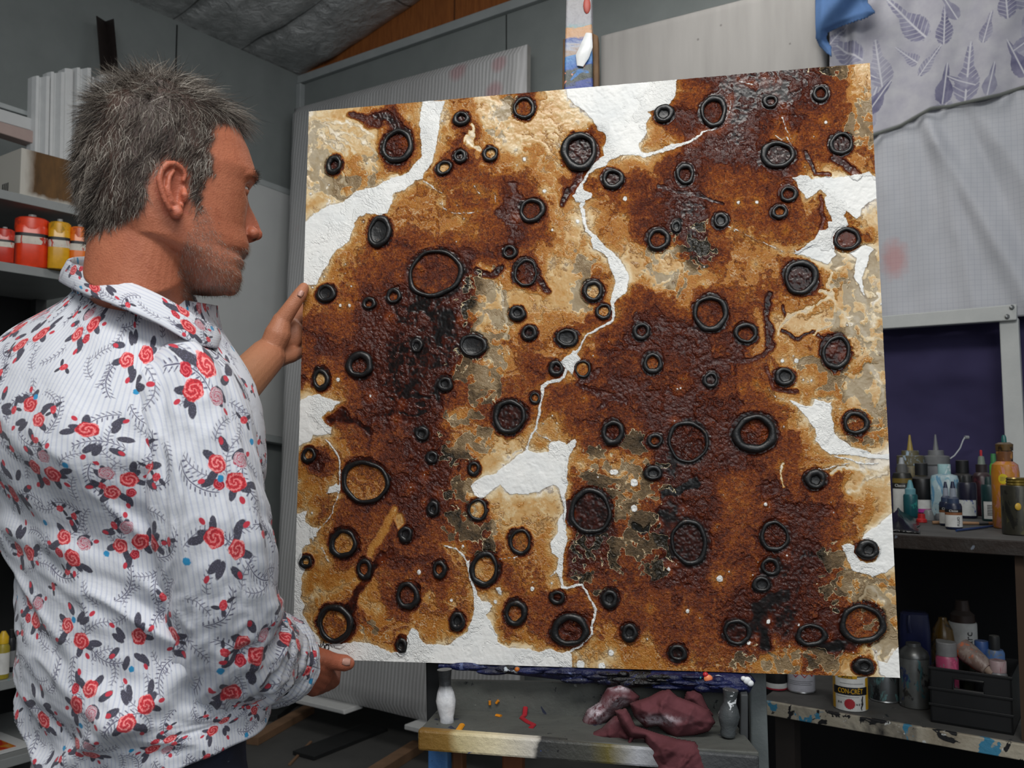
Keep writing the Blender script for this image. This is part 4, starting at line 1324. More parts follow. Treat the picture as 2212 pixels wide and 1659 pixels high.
def floral():
    nb = NB('floral_cotton')
    uv = nb.uv()
    def rot(p, ang):
        x, y, _ = nb.sep(p)
        c, s = nb.m('COSINE', ang), nb.m('SINE', ang)
        return x * c - y * s, x * s + y * c
    def ell(x, y, cx, cy, a, b, ang):
        ca, sa = math.cos(ang), math.sin(ang)
        dx, dy = x - cx, y - cy
        p = (dx * (ca / a)) + (dy * (sa / a)); q = (dx * (-sa / b)) + (dy * (ca / b))
        return nb.m('SQRT', p * p + q * q)
    nz = nb.noise(uv, 420, 3, .6)
    nz2 = nb.noise(uv, 900, 2, .6)
    def cells(scale, off, rnd):
        P = nb.vm('ADD', nb.vm('SCALE', uv, scale=scale), off)
        v = nb.new('ShaderNodeTexVoronoi', feature='F1', voronoi_dimensions='2D')
        nb.put(v.inputs['Vector'], P); nb.put(v.inputs['Scale'], 1.0); nb.put(v.inputs['Randomness'], rnd)
        loc = nb.vm('SUBTRACT', P, S(nb, v.outputs['Position']))
        r, g_, b = nb.sep(S(nb, v.outputs['Color']))
        return loc, r, g_, b
    x, y, _ = nb.sep(uv)
    base = nb.mix(nb.map(nb.m('SINE', x * (2 * math.pi / .0058)), .3, .9), lin('d3d6dd'), lin('bfc4d3'))
    base = nb.mix(nb.map(nb.noise(uv, 25, 3), .4, .7), base, nb.mix(.25, base, lin('dcdde3')))
    col = base
    dark, dark2 = lin('44434f'), lin('66657a')
    loc, r, g_, b = cells(24.0, (9.1, 2.3, 0), .9)
    X, Y = rot(loc, r * 6.283)
    Yc = Y + nb.m('MULTIPLY', X * X, .7)
    ay = nb.m('ABSOLUTE', Yc)
    lt = nb.m('ABSOLUTE', nb.m('FRACT', X * 9.0) - (ay * 5.0) - .2)
    sp = nb.map(lt, .2, .1) * nb.map(ay, .13, .1) * nb.map(nb.m('ABSOLUTE', X), .40, .36) * nb.map(nz, .36, .46)
    col = nb.mix(nb.m('MAXIMUM', sp, nb.map(ay, .016, .008) * nb.map(nb.m('ABSOLUTE', X), .40, .36)) * .8, col, dark2)
    # -- sprigs and single buds on a finer lattice
    loc, r, g_, b = cells(18.5, (3.1, 7.7, 0), .75)
    X, Y = rot(loc, r * 6.283)
    Xc = X; Yc = Y - nb.m('MULTIPLY', X * X, .9)
    tw = nb.m('FRACT', Xc * 11.0)
    ay = nb.m('ABSOLUTE', Yc)
    leaflet = nb.m('ABSOLUTE', tw - (ay * 6.5) - .18)
    sp = nb.m('MULTIPLY', nb.map(leaflet, .2, .1) * nb.map(nz, .34, .44), nb.m('MULTIPLY', nb.map(ay, .115, .09), nb.map(nb.m('ABSOLUTE', X), .46, .42)))
    stem = nb.map(ay, .014, .008) * nb.map(nb.m('ABSOLUTE', X), .46, .42)
    spm = nb.m('MAXIMUM', sp * nb.map(ay, .015, .03), stem)
    col = nb.mix(spm * nb.map(g_, .14, .16), col, dark2)
    d = ell(X, Y, .12, .16, .10, .075, .4) + (nz - .5) * .5
    lf = nb.m('MINIMUM', nb.m('MINIMUM', ell(X, Y, .26, .10, .09, .04, -.6), ell(X, Y, .0, .24, .10, .04, 2.2)), ell(X, Y, .02, .08, .09, .04, .9))
    has = nb.map(b, .45, .46)
    col = nb.mix(nb.map(lf + (nz - .5) * .3, 1.0, .85) * has, col, dark)
    col = nb.mix(nb.map(d, 1.0, .9) * has, col, nb.mix(nb.map(nz, .45, .6), lin('c4303f'), lin('e0656c')))
    # -- rose bunches
    loc, r, g_, b = cells(11.8, (0, 0, 0), .55)
    X, Y = rot(loc, r * 6.283)
    leaves = None
    for k in range(9):
        a = 2 * math.pi * k / 9 + .3 * math.sin(k * 2.3)
        R = .285 + .05 * math.sin(k * 4.1)
        e = ell(X, Y, R * math.cos(a), R * math.sin(a) * .85, .108, .050, a + .5 * math.sin(k * 1.7))
        leaves = e if leaves is None else nb.m('MINIMUM', leaves, e)
    leaves = leaves + (nz - .5) * .35
    vein = nb.map(nz2, .55, .62)
    col = nb.mix(nb.map(leaves, 1.0, .86), col, nb.mix(vein, dark, dark2))
    bud = None
    for a, R in ((.9, .37), (2.6, .36), (4.4, .38), (5.6, .35)):
        e = ell(X, Y, R * math.cos(a), R * math.sin(a), .05, .032, a)
        bud = e if bud is None else nb.m('MINIMUM', bud, e)
    col = nb.mix(nb.map(bud, 1.0, .8), col, lin('c23a4a'))
    for cx, cy, a, bb, c1, c2 in ((-.05, -.19, .105, .095, 'cdb4bd', 'b05264'), (.17, .02, .115, .105, 'd0424a', 'ee9a98'), (-.13, .06, .13, .115, 'cc3840', 'ea8a8a'), (.03, .2, .075, .065, 'b92a3a', 'd8626b')):
        d = ell(X, Y, cx, cy, a, bb, .3)
        an = nb.m('ARCTAN2', Y - cy, X - cx)
        sw = nb.m('SINE', d * 13.0 + an * 2.0 + (nz - .5) * 9.0)
        m = nb.map(d + (nz - .5) * .28 + nb.m('SINE', an * 5.0) * .05, 1.0, .93)
        if c1 == 'cc3840': keep = None
        else: keep = nb.map(g_, .2 if c1 == 'd0424a' else .5, .21 if c1 == 'd0424a' else .51)
        if keep is not None: m = m * keep
        rc = nb.mix(nb.map(sw, .35, .85), lin(c1), lin(c2))
        rc = nb.mix(nb.map(sw, -.6, -.95) * .55, rc, lin('7d1526'))
        col = nb.mix(m, col, rc)
    # a few flecks of studio paint
    fl = nb.voro(uv, 9, k='Distance', dims='2D')
    col = nb.mix(nb.map(fl + (nz - .5) * .03, .036, .028), col, lin('2f8fc0'))
    weave = nb.noise(uv, 1500, 2, .5)
    wr = nb.noise(nb.vm('MULTIPLY', uv, (1.0, 1.5, 1)), 16, 4, .55, .6)
    nrm = nb.bump(weave * .12 + wr * 1.2, .35, .006)
    return nb.fin(col, .82, nrm, spec=.25, sheen=.15)


def tube_mesh(name, path, radii, nu, nv, fold, ref, flat=1.0, v0=0.0, cap=False, squash=None):
    """smooth tube through path points with folds; uv in metres"""
    P = np.array([list(p) for p in path]); R = np.array(radii, float)
    # catmull-rom resample
    t = np.linspace(0, len(P) - 1, nv)
    i = np.clip(t.astype(int), 0, len(P) - 2); f = (t - i)[:, None]
    p0 = P[np.maximum(i - 1, 0)]; p1 = P[i]; p2 = P[i + 1]; p3 = P[np.minimum(i + 2, len(P) - 1)]
    C = .5 * (2 * p1 + (p2 - p0) * f + (2 * p0 - 5 * p1 + 4 * p2 - p3) * f ** 2 + (3 * p1 - p0 - 3 * p2 + p3) * f ** 3)
    r = np.interp(t, np.arange(len(R)), R)
    T = np.gradient(C, axis=0); T /= np.linalg.norm(T, axis=1)[:, None]
    s = np.concatenate([[0], np.cumsum(np.linalg.norm(np.diff(C, axis=0), axis=1))])
    u = np.array(ref, float); Us = []
    for k in range(nv):
        u = u - T[k] * (u @ T[k]); u = u / np.linalg.norm(u); Us.append(u)
    Us = np.array(Us); Ws = np.cross(T, Us)
    th = np.linspace(0, 2 * math.pi, nu + 1)
    TH, SS = np.meshgrid(th, s)
    off = fold(TH, SS, s[-1])
    rr = r[:, None] + off
    pos = C[:, None, :] + Us[:, None, :] * (np.cos(TH) * rr * flat)[..., None] + Ws[:, None, :] * (np.sin(TH) * rr)[..., None]
    return grid_mesh(name, pos, TH * np.mean(R), SS + v0)


def grid_mesh(name, pos, U, V):
    nv, nu = pos.shape[:2]
    me = bpy.data.meshes.new(name)
    vs = pos.reshape(-1, 3)
    r, c = np.meshgrid(np.arange(nv - 1), np.arange(nu - 1), indexing='ij')
    i0 = (r * nu + c).ravel()
    fs = np.stack([i0, i0 + 1, i0 + nu + 1, i0 + nu], 1).astype(np.int32)
    me.vertices.add(len(vs)); me.vertices.foreach_set('co', vs.ravel())
    me.loops.add(len(fs) * 4); me.loops.foreach_set('vertex_index', fs.ravel())
    me.polygons.add(len(fs)); me.polygons.foreach_set('loop_start', np.arange(len(fs), dtype=np.int32) * 4)
    me.update(calc_edges=True)
    uvl = me.uv_layers.new(name='UVMap')
    uvs = np.stack([U.ravel(), V.ravel()], 1)[fs.ravel()]
    uvl.data.foreach_set('uv', uvs.astype(np.float32).ravel())
    return me


def build_shirt(root, mat):
    NU, NV = 300, 230
    zs = np.linspace(.905, 1.535, NV)
    tz = [r[0] for r in TORSO]
    cub = lambda i: np.interp(zs, tz, [r[i] for r in TORSO])
    sm = lambda a: np.convolve(np.pad(a, 9, mode='edge'), np.hanning(19) / np.hanning(19).sum(), 'valid')
    cx, cy, a, b = sm(cub(1)), sm(cub(2)), sm(cub(3)), sm(cub(4))
    th = np.linspace(0, 2 * math.pi, NU + 1) - math.pi * .25      # seam at the hidden front
    TH, Z = np.meshgrid(th + math.pi * .75, zs)
    c, s = np.cos(TH), np.sin(TH)
    q = 1 / (np.abs(c) ** 2.3 + np.abs(s) ** 2.3) ** (1 / 2.3)
    arc = TH * .172
    # drag folds: diagonal, stronger low on the back and under the arm
    d1 = arc * .80 + (Z - 1.1) * 1.0; d2 = -arc * .6 + (Z - 1.1) * .8
    n1 = fbm(d1 * 9.5 + 40, d2 * 3.0 + 40, 5, 3, .42)
    n2 = fbm(arc * 9 + 30, Z * 22 + 10 + arc * 6, 25, 3, .5)
    ridge = 1 - np.abs(2 * n1 - 1)
    low = sstep(1.36, 1.12, Z)
    off = (ridge - .6) * .034 * (.35 + .65 * low) + (n2 - .5) * .018 * low
    off += .014 * np.exp(-((Z - 1.00 - .12 * np.sin(TH * 1.0 + 1)) / .022) ** 2) * low
    off += .013 * np.exp(-((Z - 1.13 + .10 * np.sin(TH + .3)) / .018) ** 2) * low
    off = off * (.45 + .55 * sstep(.90, 1.0, Z))
    flare = sstep(1.0, .905, Z) * .005
    A_ = (a[:, None] + off + flare + .004) * c * q; B_ = (b[:, None] + off + flare + .004) * s * q
    # shoulder blades, hollow of the spine
    B_ = B_ - .012 * np.exp(-((Z - 1.36) / .06) ** 2) * (s < 0) * (np.exp(-((c - .5) / .22) ** 2) + np.exp(-((c + .5) / .22) ** 2))
    tilt = -.20 * A_ * sstep(1.20, 1.46, Z)
    hem = tilt + .10 * np.clip(np.cos(TH) * .8 + np.sin(TH) * .6, 0, 1) * sstep(1.04, .905, Z) - .030 * np.sin(TH * 2 + .6) * sstep(1.02, .905, Z)
    pos = np.stack([cx[:, None] + A_ * T_R.x + B_ * T_F.x, cy[:, None] + A_ * T_R.y + B_ * T_F.y, Z + hem], -1)
    me = grid_mesh('shirt', pos, arc, Z)
    shirt = link_mesh('shirt', me, mat, root, smooth=True, angle=180, solid=.0014)
    # ---- right sleeve, rolled to the forearm
    cuff = EL_R.lerp(WR_R, .60)
    top = Vector((*interp_torso(1.40)[0][:2], 1.385)) + T_R * .10
    path = [top, SH_R + Vector((-.004, .006, .004)), A(442, 1040, 1.045), A(474, 1220, 1.055), EL_R + Vector((-.006, -.012, .004)), EL_R.lerp(WR_R, .34), cuff]
    def fold_r(TH, Sx, L):
        k = Sx / L
        n = fbm(Sx * 26 + 3 + np.sin(TH) * 1.2, np.cos(TH) * 1.6 + np.sin(TH) * 1.1 + 20, 51, 3, .5)
        n2 = fbm(np.cos(TH) * 2.2 + 30, Sx * 9 + np.sin(TH) * 2.2 + 30, 52, 3, .5)
        el = np.exp(-((k - .70) / .16) ** 2)
        return ((1 - np.abs(2 * n - 1)) - .6) * .022 * (.25 + 1.0 * el) + (n2 - .5) * .018
    me = tube_mesh('sleeve', path, [.055, .070, .065, .066, .070, .060, .055], 150, 210, fold_r, (T_R.x, T_R.y, 0), v0=.3)
    link_mesh('sleeve', me, mat, shirt, smooth=True, angle=180, solid=.0014)
    def fold_c(TH, Sx, L):
        return (fbm(np.cos(TH) * 2.5 + 9, np.sin(TH) * 2.5 + 9 + Sx * 30, 61, 3) - .5) * .010 + .004 * np.sin(Sx / L * math.pi) + .0015 * np.sin(Sx * 700)
    d = (WR_R - EL_R).normalized()
    me = tube_mesh('cuff', [cuff - d * .045, cuff - d * .02, cuff + d * .012, cuff + d * .016], [.058, .061, .061, .054], 120, 40, fold_c, (T_R.x, T_R.y, 0), v0=.1)
    link_mesh('cuff', me, mat, shirt, smooth=True, angle=180, solid=.002)
    # ---- left sleeve
    top = Vector((*interp_torso(1.41)[0][:2], 1.41)) - T_R * .10
    path = [top, SH_L, SH_L.lerp(EL_L, .5), EL_L, EL_L.lerp(WR_L, .2)]
    me = tube_mesh('sleeve', path, [.055, .078, .07, .066, .056], 100, 120, fold_r, (0, 0, 1), v0=.7)
    link_mesh('sleeve', me, mat, shirt, smooth=True, angle=180, solid=.0014)
    # ---- collar: stand and turned-down leaf running round the neck
    ring = [(146, 578, 1.03, 1), (205, 601, 1.045, 1)]
    N = 90
    K = [  # top edge px,py,Y ; bottom edge px,py,Y (turned-down leaf), from far front round the back to near front
        ((420, 640, 1.30), (440, 700, 1.34)), ((330, 600, 1.30), (300, 660, 1.34)), ((240, 560, 1.27), (200, 610, 1.31)), ((168, 556, 1.20), (134, 606, 1.235)),
        ((150, 566, 1.135), (136, 612, 1.135)), ((190, 580, 1.09), (180, 634, 1.068)), ((265, 604, 1.065), (262, 664, 1.035)), ((340, 636, 1.06), (340, 698, 1.035)),
        ((405, 672, 1.075), (412, 738, 1.05)), ((452, 700, 1.11), (464, 752, 1.095)), ((470, 712, 1.14), (470, 744, 1.14))]
    tp = np.array([list(A(*k[0])) for k in K]); bt = np.array([list(A(*k[1])) for k in K])
    def cr(P, n):
        t = np.linspace(0, len(P) - 1, n); i = np.clip(t.astype(int), 0, len(P) - 2); f = (t - i)[:, None]
        p0 = P[np.maximum(i - 1, 0)]; p1 = P[i]; p2 = P[i + 1]; p3 = P[np.minimum(i + 2, len(P) - 1)]
        return .5 * (2 * p1 + (p2 - p0) * f + (2 * p0 - 5 * p1 + 4 * p2 - p3) * f ** 2 + (3 * p1 - p0 - 3 * p2 + p3) * f ** 3)
    tp, bt = cr(tp, N), cr(bt, N)
    ctr = (tp.mean(0) + bt.mean(0)) / 2
    inn = tp + (ctr - tp) * .06 - np.array([0, 0, .035])
    rows = []
    for k in np.linspace(0, 1, 6): rows.append(inn * (1 - k) + (tp + (ctr - tp) * .015) * k)
    for k in np.linspace(0, 1, 12):
        out = np.sin(k * math.pi) * .004
        dirv = tp - ctr; dirv[:, 2] = 0; dirv /= np.linalg.norm(dirv, axis=1)[:, None]
        rows.append(tp * (1 - k) + bt * k + dirv * out + np.array([0, 0, .0025 * math.sin(min(1, k * 4) * math.pi)]))
    pos = np.stack(rows, 0)
    L = np.concatenate([[0], np.cumsum(np.linalg.norm(np.diff(tp, axis=0), axis=1))])
    U = np.tile(L[None, :], (len(rows), 1)) + .05; Vv = np.tile((np.arange(len(rows)) * .005)[:, None], (1, N)) + .31
    me = grid_mesh('collar', pos, Vv, U)
    link_mesh('collar', me, mat, shirt, smooth=True, angle=180, solid=.0018)
    return shirt


# ------------------------------------------------------------------ hair
def inside_poly(P, poly):
    x, y = P[:, 0], P[:, 1]; ins = np.zeros(len(P), bool)
    n = len(poly)
    for i in range(n):
        (ax, ay), (bx, by) = poly[i], poly[(i + 1) % n]
        c = (ay > y) != (by > y)
        ins ^= c & (x < (bx - ax) * (y - ay) / (by - ay + 1e-9) + ax)
    return ins


HAIR_POLY = [(120, 120), (520, 120), (521, 250), (502, 266), (472, 274), (455, 325), (466, 372), (447, 395), (441, 430), (438, 462), (424, 462), (414, 430), (404, 388), (386, 352), (360, 342), (334, 362), (320, 405),
             (316, 452), (262, 482), (205, 512), (120, 520)]
BEARD_POLY = [(428, 452), (446, 452), (470, 500), (492, 530), (515, 533), (560, 528), (560, 650), (440, 670), (396, 655), (384, 600), (386, 545), (412, 490)]


def near_px(P):
    """pixels after folding every head point onto the near (right) side"""
    rel = P - np.array(HO)
    l = rel @ np.array(HLFT)
    Q = P - np.outer(l, np.array(HLFT)) - np.outer(np.abs(l), np.array(HLFT))
    return project(Q)


def strands(name, roots, dirs1, dirs2, lens, rad, mat, parent, cols, seg=4):
    """tapered three-sided strands: quadratic path root -> root+d1*len*.5 -> +d2*len*.5"""
    n = len(roots)
    rings = seg + 1
    V = np.zeros((n, rings, 3, 3))
    a = np.random.RandomState(3).rand(n, 3) - .5
    sd = np.cross(dirs1, a); sd /= np.linalg.norm(sd, axis=1)[:, None]
    sd2 = np.cross(dirs1, sd)
    for k in range(rings):
        t = k / seg
        p = roots + dirs1 * (lens * t * (1 - t * .5))[:, None] + dirs2 * (lens * t * t * .5)[:, None]
        r = rad * (1 - .8 * t)
        for j in range(3):
            an = 2 * math.pi * j / 3
            V[:, k, j] = p + (sd * math.cos(an) + sd2 * math.sin(an)) * r[:, None]
    base = np.arange(n)[:, None] * (rings * 3)
    q = []
    for k in range(seg):
        for j in range(3):
            j2 = (j + 1) % 3
            q.append([k * 3 + j, k * 3 + j2, (k + 1) * 3 + j2, (k + 1) * 3 + j])
    q = np.array(q)
    Fq = (base[:, :, None] + q[None]).reshape(-1, 4).astype(np.int32)
    me = bpy.data.meshes.new(name)
    vs = V.reshape(-1, 3)
    me.vertices.add(len(vs)); me.vertices.foreach_set('co', vs.ravel())
    me.loops.add(len(Fq) * 4); me.loops.foreach_set('vertex_index', Fq.ravel())
    me.polygons.add(len(Fq)); me.polygons.foreach_set('loop_start', np.arange(len(Fq), dtype=np.int32) * 4)
    me.update(calc_edges=True)
    at_ = me.attributes.new('shade', 'FLOAT', 'POINT')
    at_.data.foreach_set('value', np.repeat(cols, rings * 3).astype(np.float32))
    return link_mesh(name, me, mat, parent, smooth=True, angle=180)


def build_person():
    me, head_n = build_body()
    P = mesh_np(me)
    nr = np.empty(len(P) * 3); me.vertices.foreach_get('normal', nr); nr = nr.reshape(-1, 3)
    npx = near_px(P)
    npx = npx + np.stack([fbm(P[:, 2] * 130 + 20, P[:, 0] * 90 + 20, 71, 3) - .5, fbm(P[:, 0] * 130 + 50, P[:, 2] * 90 + 50, 72, 3) - .5], 1) * 26
    npx = npx + np.random.RandomState(2).normal(0, 2.5, npx.shape)
    hd = np.arange(len(P)) < head_n
    rel = P - np.array(HO); f = rel @ np.array(HF); l = rel @ np.array(HLFT); z = rel[:, 2]
    earz = inside_poly(npx, [(408, 375), (394, 354), (376, 345), (355, 347), (334, 366), (330, 392), (338, 420), (350, 445), (364, 466), (384, 478), (402, 462), (410, 430)])
    hair = hd & inside_poly(npx, HAIR_POLY) & ~earz
    beard = hd & inside_poly(npx, BEARD_POLY) & ~earz
    def attr(n, v):
        a = me.attributes.new(n, 'FLOAT', 'POINT'); a.data.foreach_set('value', v.astype(np.float32))
    def blur(v, n):
        e = np.empty(len(me.edges) * 2, np.int32); me.edges.foreach_get('vertices', e); e = e.reshape(-1, 2)
        cnt = np.bincount(e.ravel(), minlength=len(v)) + 1
        for _ in range(n):
            v = (v + np.bincount(e[:, 0], v[e[:, 1]], len(v)) + np.bincount(e[:, 1], v[e[:, 0]], len(v))) / cnt
        return v
    attr('scalp', blur(hair.astype(float), 5)); attr('beard', blur(beard.astype(float), 14))
    fl_, zl_ = sag(525, 566)
    lips = np.exp(-((z - zl_) / .011) ** 2 - (l / .022) ** 2) * (f > fl_ - .022)
    fnn, znn = sag(555, 506)
    red = np.exp(-((f - fnn) / .03) ** 2 - ((z - znn) / .025) ** 2 - (l / .03) ** 2) * .6 + earz * .55 * hd + (~hd) * 0
    lh = (~hd) * sstep(.42, .20, np.linalg.norm(P - np.array(A(600, 700, 1.58)), axis=1))
    hands = (~hd) * np.maximum(sstep(.16, .05, np.linalg.norm(P - np.array(A(640, 690, 1.6)), axis=1)), sstep(.16, .05, np.linalg.norm(P - np.array(A(705, 1440, 1.55)), axis=1)))
    attr('red', np.clip(red + hands * .35, 0, 1)); attr('lips', np.clip(lips, 0, 1) * hd); attr('pale', np.clip(lh, 0, 1))
    f1, z1 = sag(392, 422)
    canal = hd * np.exp(-((f - f1 - .002) / .004) ** 2 - ((z - z1 + .004) / .006) ** 2) * (np.abs(l) > .06) * (np.abs(l) < .082)
    f2, z2 = sag(548, 520)
    nost = hd * np.exp(-((f - f2) / .0045) ** 2 - ((z - z2) / .003) ** 2 - ((np.abs(l) - .0075) / .004) ** 2)
    attr('hole', np.clip(canal * .0 + nost * 1.5, 0, 1))
    nb = NB('skin')
    o = nb.obj()
    n1, n2, n3 = nb.noise(o, 22, 4, .6), nb.noise(o, 120, 4, .6), nb.noise(o, 520, 3, .6)
    c = nb.mix(nb.map(n1, .3, .7), lin('b0684c'), lin('bd7557'))
    c = nb.mix(nb.map(n2, .5, .72) * .45, c, lin('97523b'))
    c = nb.mix(nb.attr('pale') * .6, c, lin('c4946f'))
    c = nb.mix(nb.attr('red') * .8, c, lin('b55f4c'))
    c = nb.mix(nb.attr('lips') * .7, c, lin('8f4a40'))
    c = nb.mix(nb.attr('beard') * nb.map(n3, .35, .6, .08, .36), c, lin('6d5a52'))
    c = nb.mix(nb.attr('scalp') * .93, c, lin('2c2724'))
    c = nb.mix(nb.attr('hole'), c, lin('1c0d09'))
    nrm = nb.bump(n3 * .5 + nb.voro(o, 420) * .5 + n2 * .5, .28, .0022)
    skin = nb.fin(c, .46, nrm, spec=.42)
    root = thing('person', (-.487, 1.15, 0), 'man in a white rose-print shirt and dark jeans holding the left edge of the painting', 'person')
    body = link_mesh('body', me, skin, root, smooth=True, angle=180)
    mat = floral()
    build_shirt(root, mat)
    # ---- hair
    rs = np.random.RandomState(8)
    idx = np.where(hair)[0]
    pick = rs.choice(idx, 19000)
    R0 = P[pick] + rs.normal(0, .0008, (len(pick), 3)); N0 = nr[pick]
    hf, hl, hz = f[pick], l[pick], z[pick]
    ztop = sag(350, 190)[1]
    top = sstep(.055, .105, hz)                       # 1 on top, 0 on the sides
    frontness = sstep(-.02, .09, hf)
    F3, L3, U3 = np.array(HF), np.array(HLFT), np.array(UP)
    clump = 1.35 * (vnoise(hf * 60 + 50, hz * 60 + hl * 60 + 50, 4) - .5); clump2 = vnoise(hf * 75 + 9, hz * 75 - hl * 60 + 80, 9) - .5
    flow = np.outer(-.25 + top * (.75 + .35 * frontness) + clump * 1.0, F3) + np.outer(clump2 * .9, L3) + np.outer(-1.0 * (1 - top) + top * (.10 - .55 * frontness), U3)
    back = sstep(.02, -.06, hf)
    flow += np.outer(back * top * -.9, F3) + np.outer((1 - top) * sstep(-.02, .05, hf) * -.75, F3)
    flow += rs.normal(0, .30, flow.shape)
    flow /= np.linalg.norm(flow, axis=1)[:, None]
    lift = (.16 * top + .30)[:, None]
    d1 = N0 * lift + flow * .75 + rs.normal(0, .16, flow.shape); d1 /= np.linalg.norm(d1, axis=1)[:, None]
    d2 = flow + N0 * .10 + np.outer(-.25 * np.ones(len(pick)), U3); d2 /= np.linalg.norm(d2, axis=1)[:, None]
    napes = sstep(-.02, -.085, hz)
    ln = (.018 + .013 * top + .016 * top * frontness) * (1 - .55 * napes) * rs.uniform(.6, 1.2, len(pick))
    side = sstep(.0, .05, hf) * (1 - top)
    ln *= (1 - .45 * side)
    shade = np.clip(rs.beta(1.5, 2.2, len(pick)) + clump * .45 + .10 * (1 - top) * side, 0, 1)
    hb = NB('grey_brown_hair')
    sh = hb.attr('shade')
    hc = hb.ramp(sh, [(0, lin('1e1916')), (.3, lin('463c35')), (.55, lin('766d64')), (.8, lin('a59d92')), (1, lin('cfc9bf'))])
    hmat = hb.fin(hc, .42, spec=.4)
    strands('hair', R0, d1, d2, ln, np.full(len(pick), .00030) * rs.uniform(.7, 1.3, len(pick)), hmat, root, shade)
    # ---- beard stubble and eyebrows
    idx = np.where(beard)[0]
    pick = rs.choice(idx, 6000)
    N0 = nr[pick]
    fl = np.array(HF) * .35 - np.array(UP) * 1.0
    d1 = N0 * .55 + fl[None] * .6 + rs.normal(0, .22, N0.shape); d1 /= np.linalg.norm(d1, axis=1)[:, None]
    strands('beard', P[pick] - N0 * .0003, d1, d1 * .7 + fl[None] * .3, rs.uniform(.0025, .0065, len(pick)), np.full(len(pick), .00015), hmat, root, np.clip(rs.beta(2.6, 1.2, len(pick)), 0, 1), seg=2)
    fb, zb = sag(543, 396)
    w = hd & (np.abs(z - zb + .001) < .0055) & (f > fb - .042) & (np.abs(l) > .010) & (np.abs(l) < .052)
    idx = np.where(w)[0]
    pick = rs.choice(idx, 420)
    N0 = nr[pick]
    d1 = N0 * .5 + np.sign(l[pick])[:, None] * np.array(HLFT)[None] * .6 - np.array(HF)[None] * .2 + rs.normal(0, .2, N0.shape); d1 /= np.linalg.norm(d1, axis=1)[:, None]
    strands('eyebrows', P[pick], d1, d1, rs.uniform(.004, .008, len(pick)), np.full(len(pick), .0002), hmat, root, np.clip(rs.beta(1.2, 4, len(pick)), 0, 1), seg=2)
    # ---- eyes
    fe, ze = sag(528, 424)
    ew = NB('eye'); 
    emat = ew.fin(lin('d8d0c8'), .15, spec=.6)
    for s in (-1, 1):
        c0 = hw(fe - .0185, s * .031, ze)
        e = G().ball(c0, .0118, 20, 14).obj('eye', emat, root)
        G().lathe([(.0, .0), (.0055, .0)][::-1] + [(.0001, .0012)], c0 + HF * .0107, 20, axis=HF).obj('iris', plain('iris_brown', '3a2a20', .2), e)
        g = G(); n = 14
        def lid(z_lo, z_hi):
            vs = []
            for i in range(n + 1):
                az = math.radians(-80 + 160 * i / n)
                for k in range(5):
                    el = math.radians(z_lo + (z_hi - z_lo) * k / 4)
                    vs.append(c0 + (HF * math.cos(az) * math.cos(el) + HLFT * math.sin(az) * math.cos(el) + UP * math.sin(el)) * .0128)
            g.add(vs, [(i * 5 + k, i * 5 + k + 1, (i + 1) * 5 + k + 1, (i + 1) * 5 + k) for i in range(n) for k in range(4)])
        lid(7, 88); lid(-88, -10)
        lm = plain('eyelid_skin', 'a8684f', .5)
        g.obj('eyelid', lm, e, solid=.0012)
    # ---- thumb nails
    nm = plain('nail', 'c99a8a', .25)
    def nail(c, along, nrm_, L, Wd):
        along, nrm_ = Vector(along).normalized(), Vector(nrm_).normalized()
        side_ = along.cross(nrm_).normalized()
        g = G().grid(lambda u, v: Vector(c) + along * ((u - .5) * L) + side_ * ((v - .5) * Wd * (1 - .25 * abs(u - .5) * 2)) + nrm_ * (.0012 - ((v - .5) ** 2) * .012), 6, 8)
        g.obj('thumbnail', nm, root, solid=.0008)
    nail(A(748, 1429.5, 1.519), A(752, 1433, 1.534) - A(726, 1430, 1.527), Vector((.1, -1, .25)), .014, .0135)
    nail(A(650, 634, 1.5725), A(656, 622, 1.590) - A(640, 650, 1.584), Vector((.45, -1, .1)), .012, .0105)
    # ---- jeans and shoes
    jb = NB('dark_denim')
    jo = jb.obj()
    jc = jb.mix(jb.map(jb.noise(jo, 9, 5, .6), .4, .7), lin('171c2c'), lin('28304a'))
    jc = jb.mix(jb.map(jb.noise(jo, 40, 4, .65), .68, .72), jc, lin('7d8a90'))
    jm = jb.fin(jc, .85, jb.bump(jb.noise(jo, 900, 2), .3, .002))
    hip = Vector((-.462, 1.168, .96))
    g = G()
    ring = []
    N = 40
    for z, a, b in ((.99, .122, .098), (.92, .126, .104), (.86, .140, .114), (.80, .160, .122)):
        for k in range(N):
            an = 2 * math.pi * k / N
            ring.append(Vector((hip.x, hip.y, z)) + T_R * (math.cos(an) * a) + T_F * (math.sin(an) * b))
    g.add(ring, [(i * N + (k + 1) % N, i * N + k, (i + 1) * N + k, (i + 1) * N + (k + 1) % N) for i in range(3) for k in range(N)])
    for s in (-1, 1):
        h = hip + T_R * (.088 * s)
        g.tube([h + Vector((0, 0, -.14)), h + Vector((0, 0, -.35)) + T_F * .008, h + Vector((0, 0, -.52)) + T_F * .012, h + Vector((0, 0, -.72)), h + Vector((0, 0, -.90))], [.092, .082, .07, .062, .06], 30)
    g.obj('jeans', jm, root, angle=180)
    sm = plain('brown_leather', '3a2a20', .5)
    for s in (-1, 1):
        h = hip + T_R * (.088 * s); h.z = 0
        g = G()
        g.hexa([h - T_F * .07 - T_R * .035 , h - T_F * .07 + T_R * .035, h + T_F * .19 + T_R * .04, h + T_F * .19 - T_R * .04,
                h - T_F * .065 - T_R * .032 + UP * .085, h - T_F * .065 + T_R * .032 + UP * .085, h + T_F * .18 + T_R * .03 + UP * .045, h + T_F * .18 - T_R * .03 + UP * .045])
        g.obj('shoe', sm, root, bevel=.02, sub=2)
    return root


person = build_person()
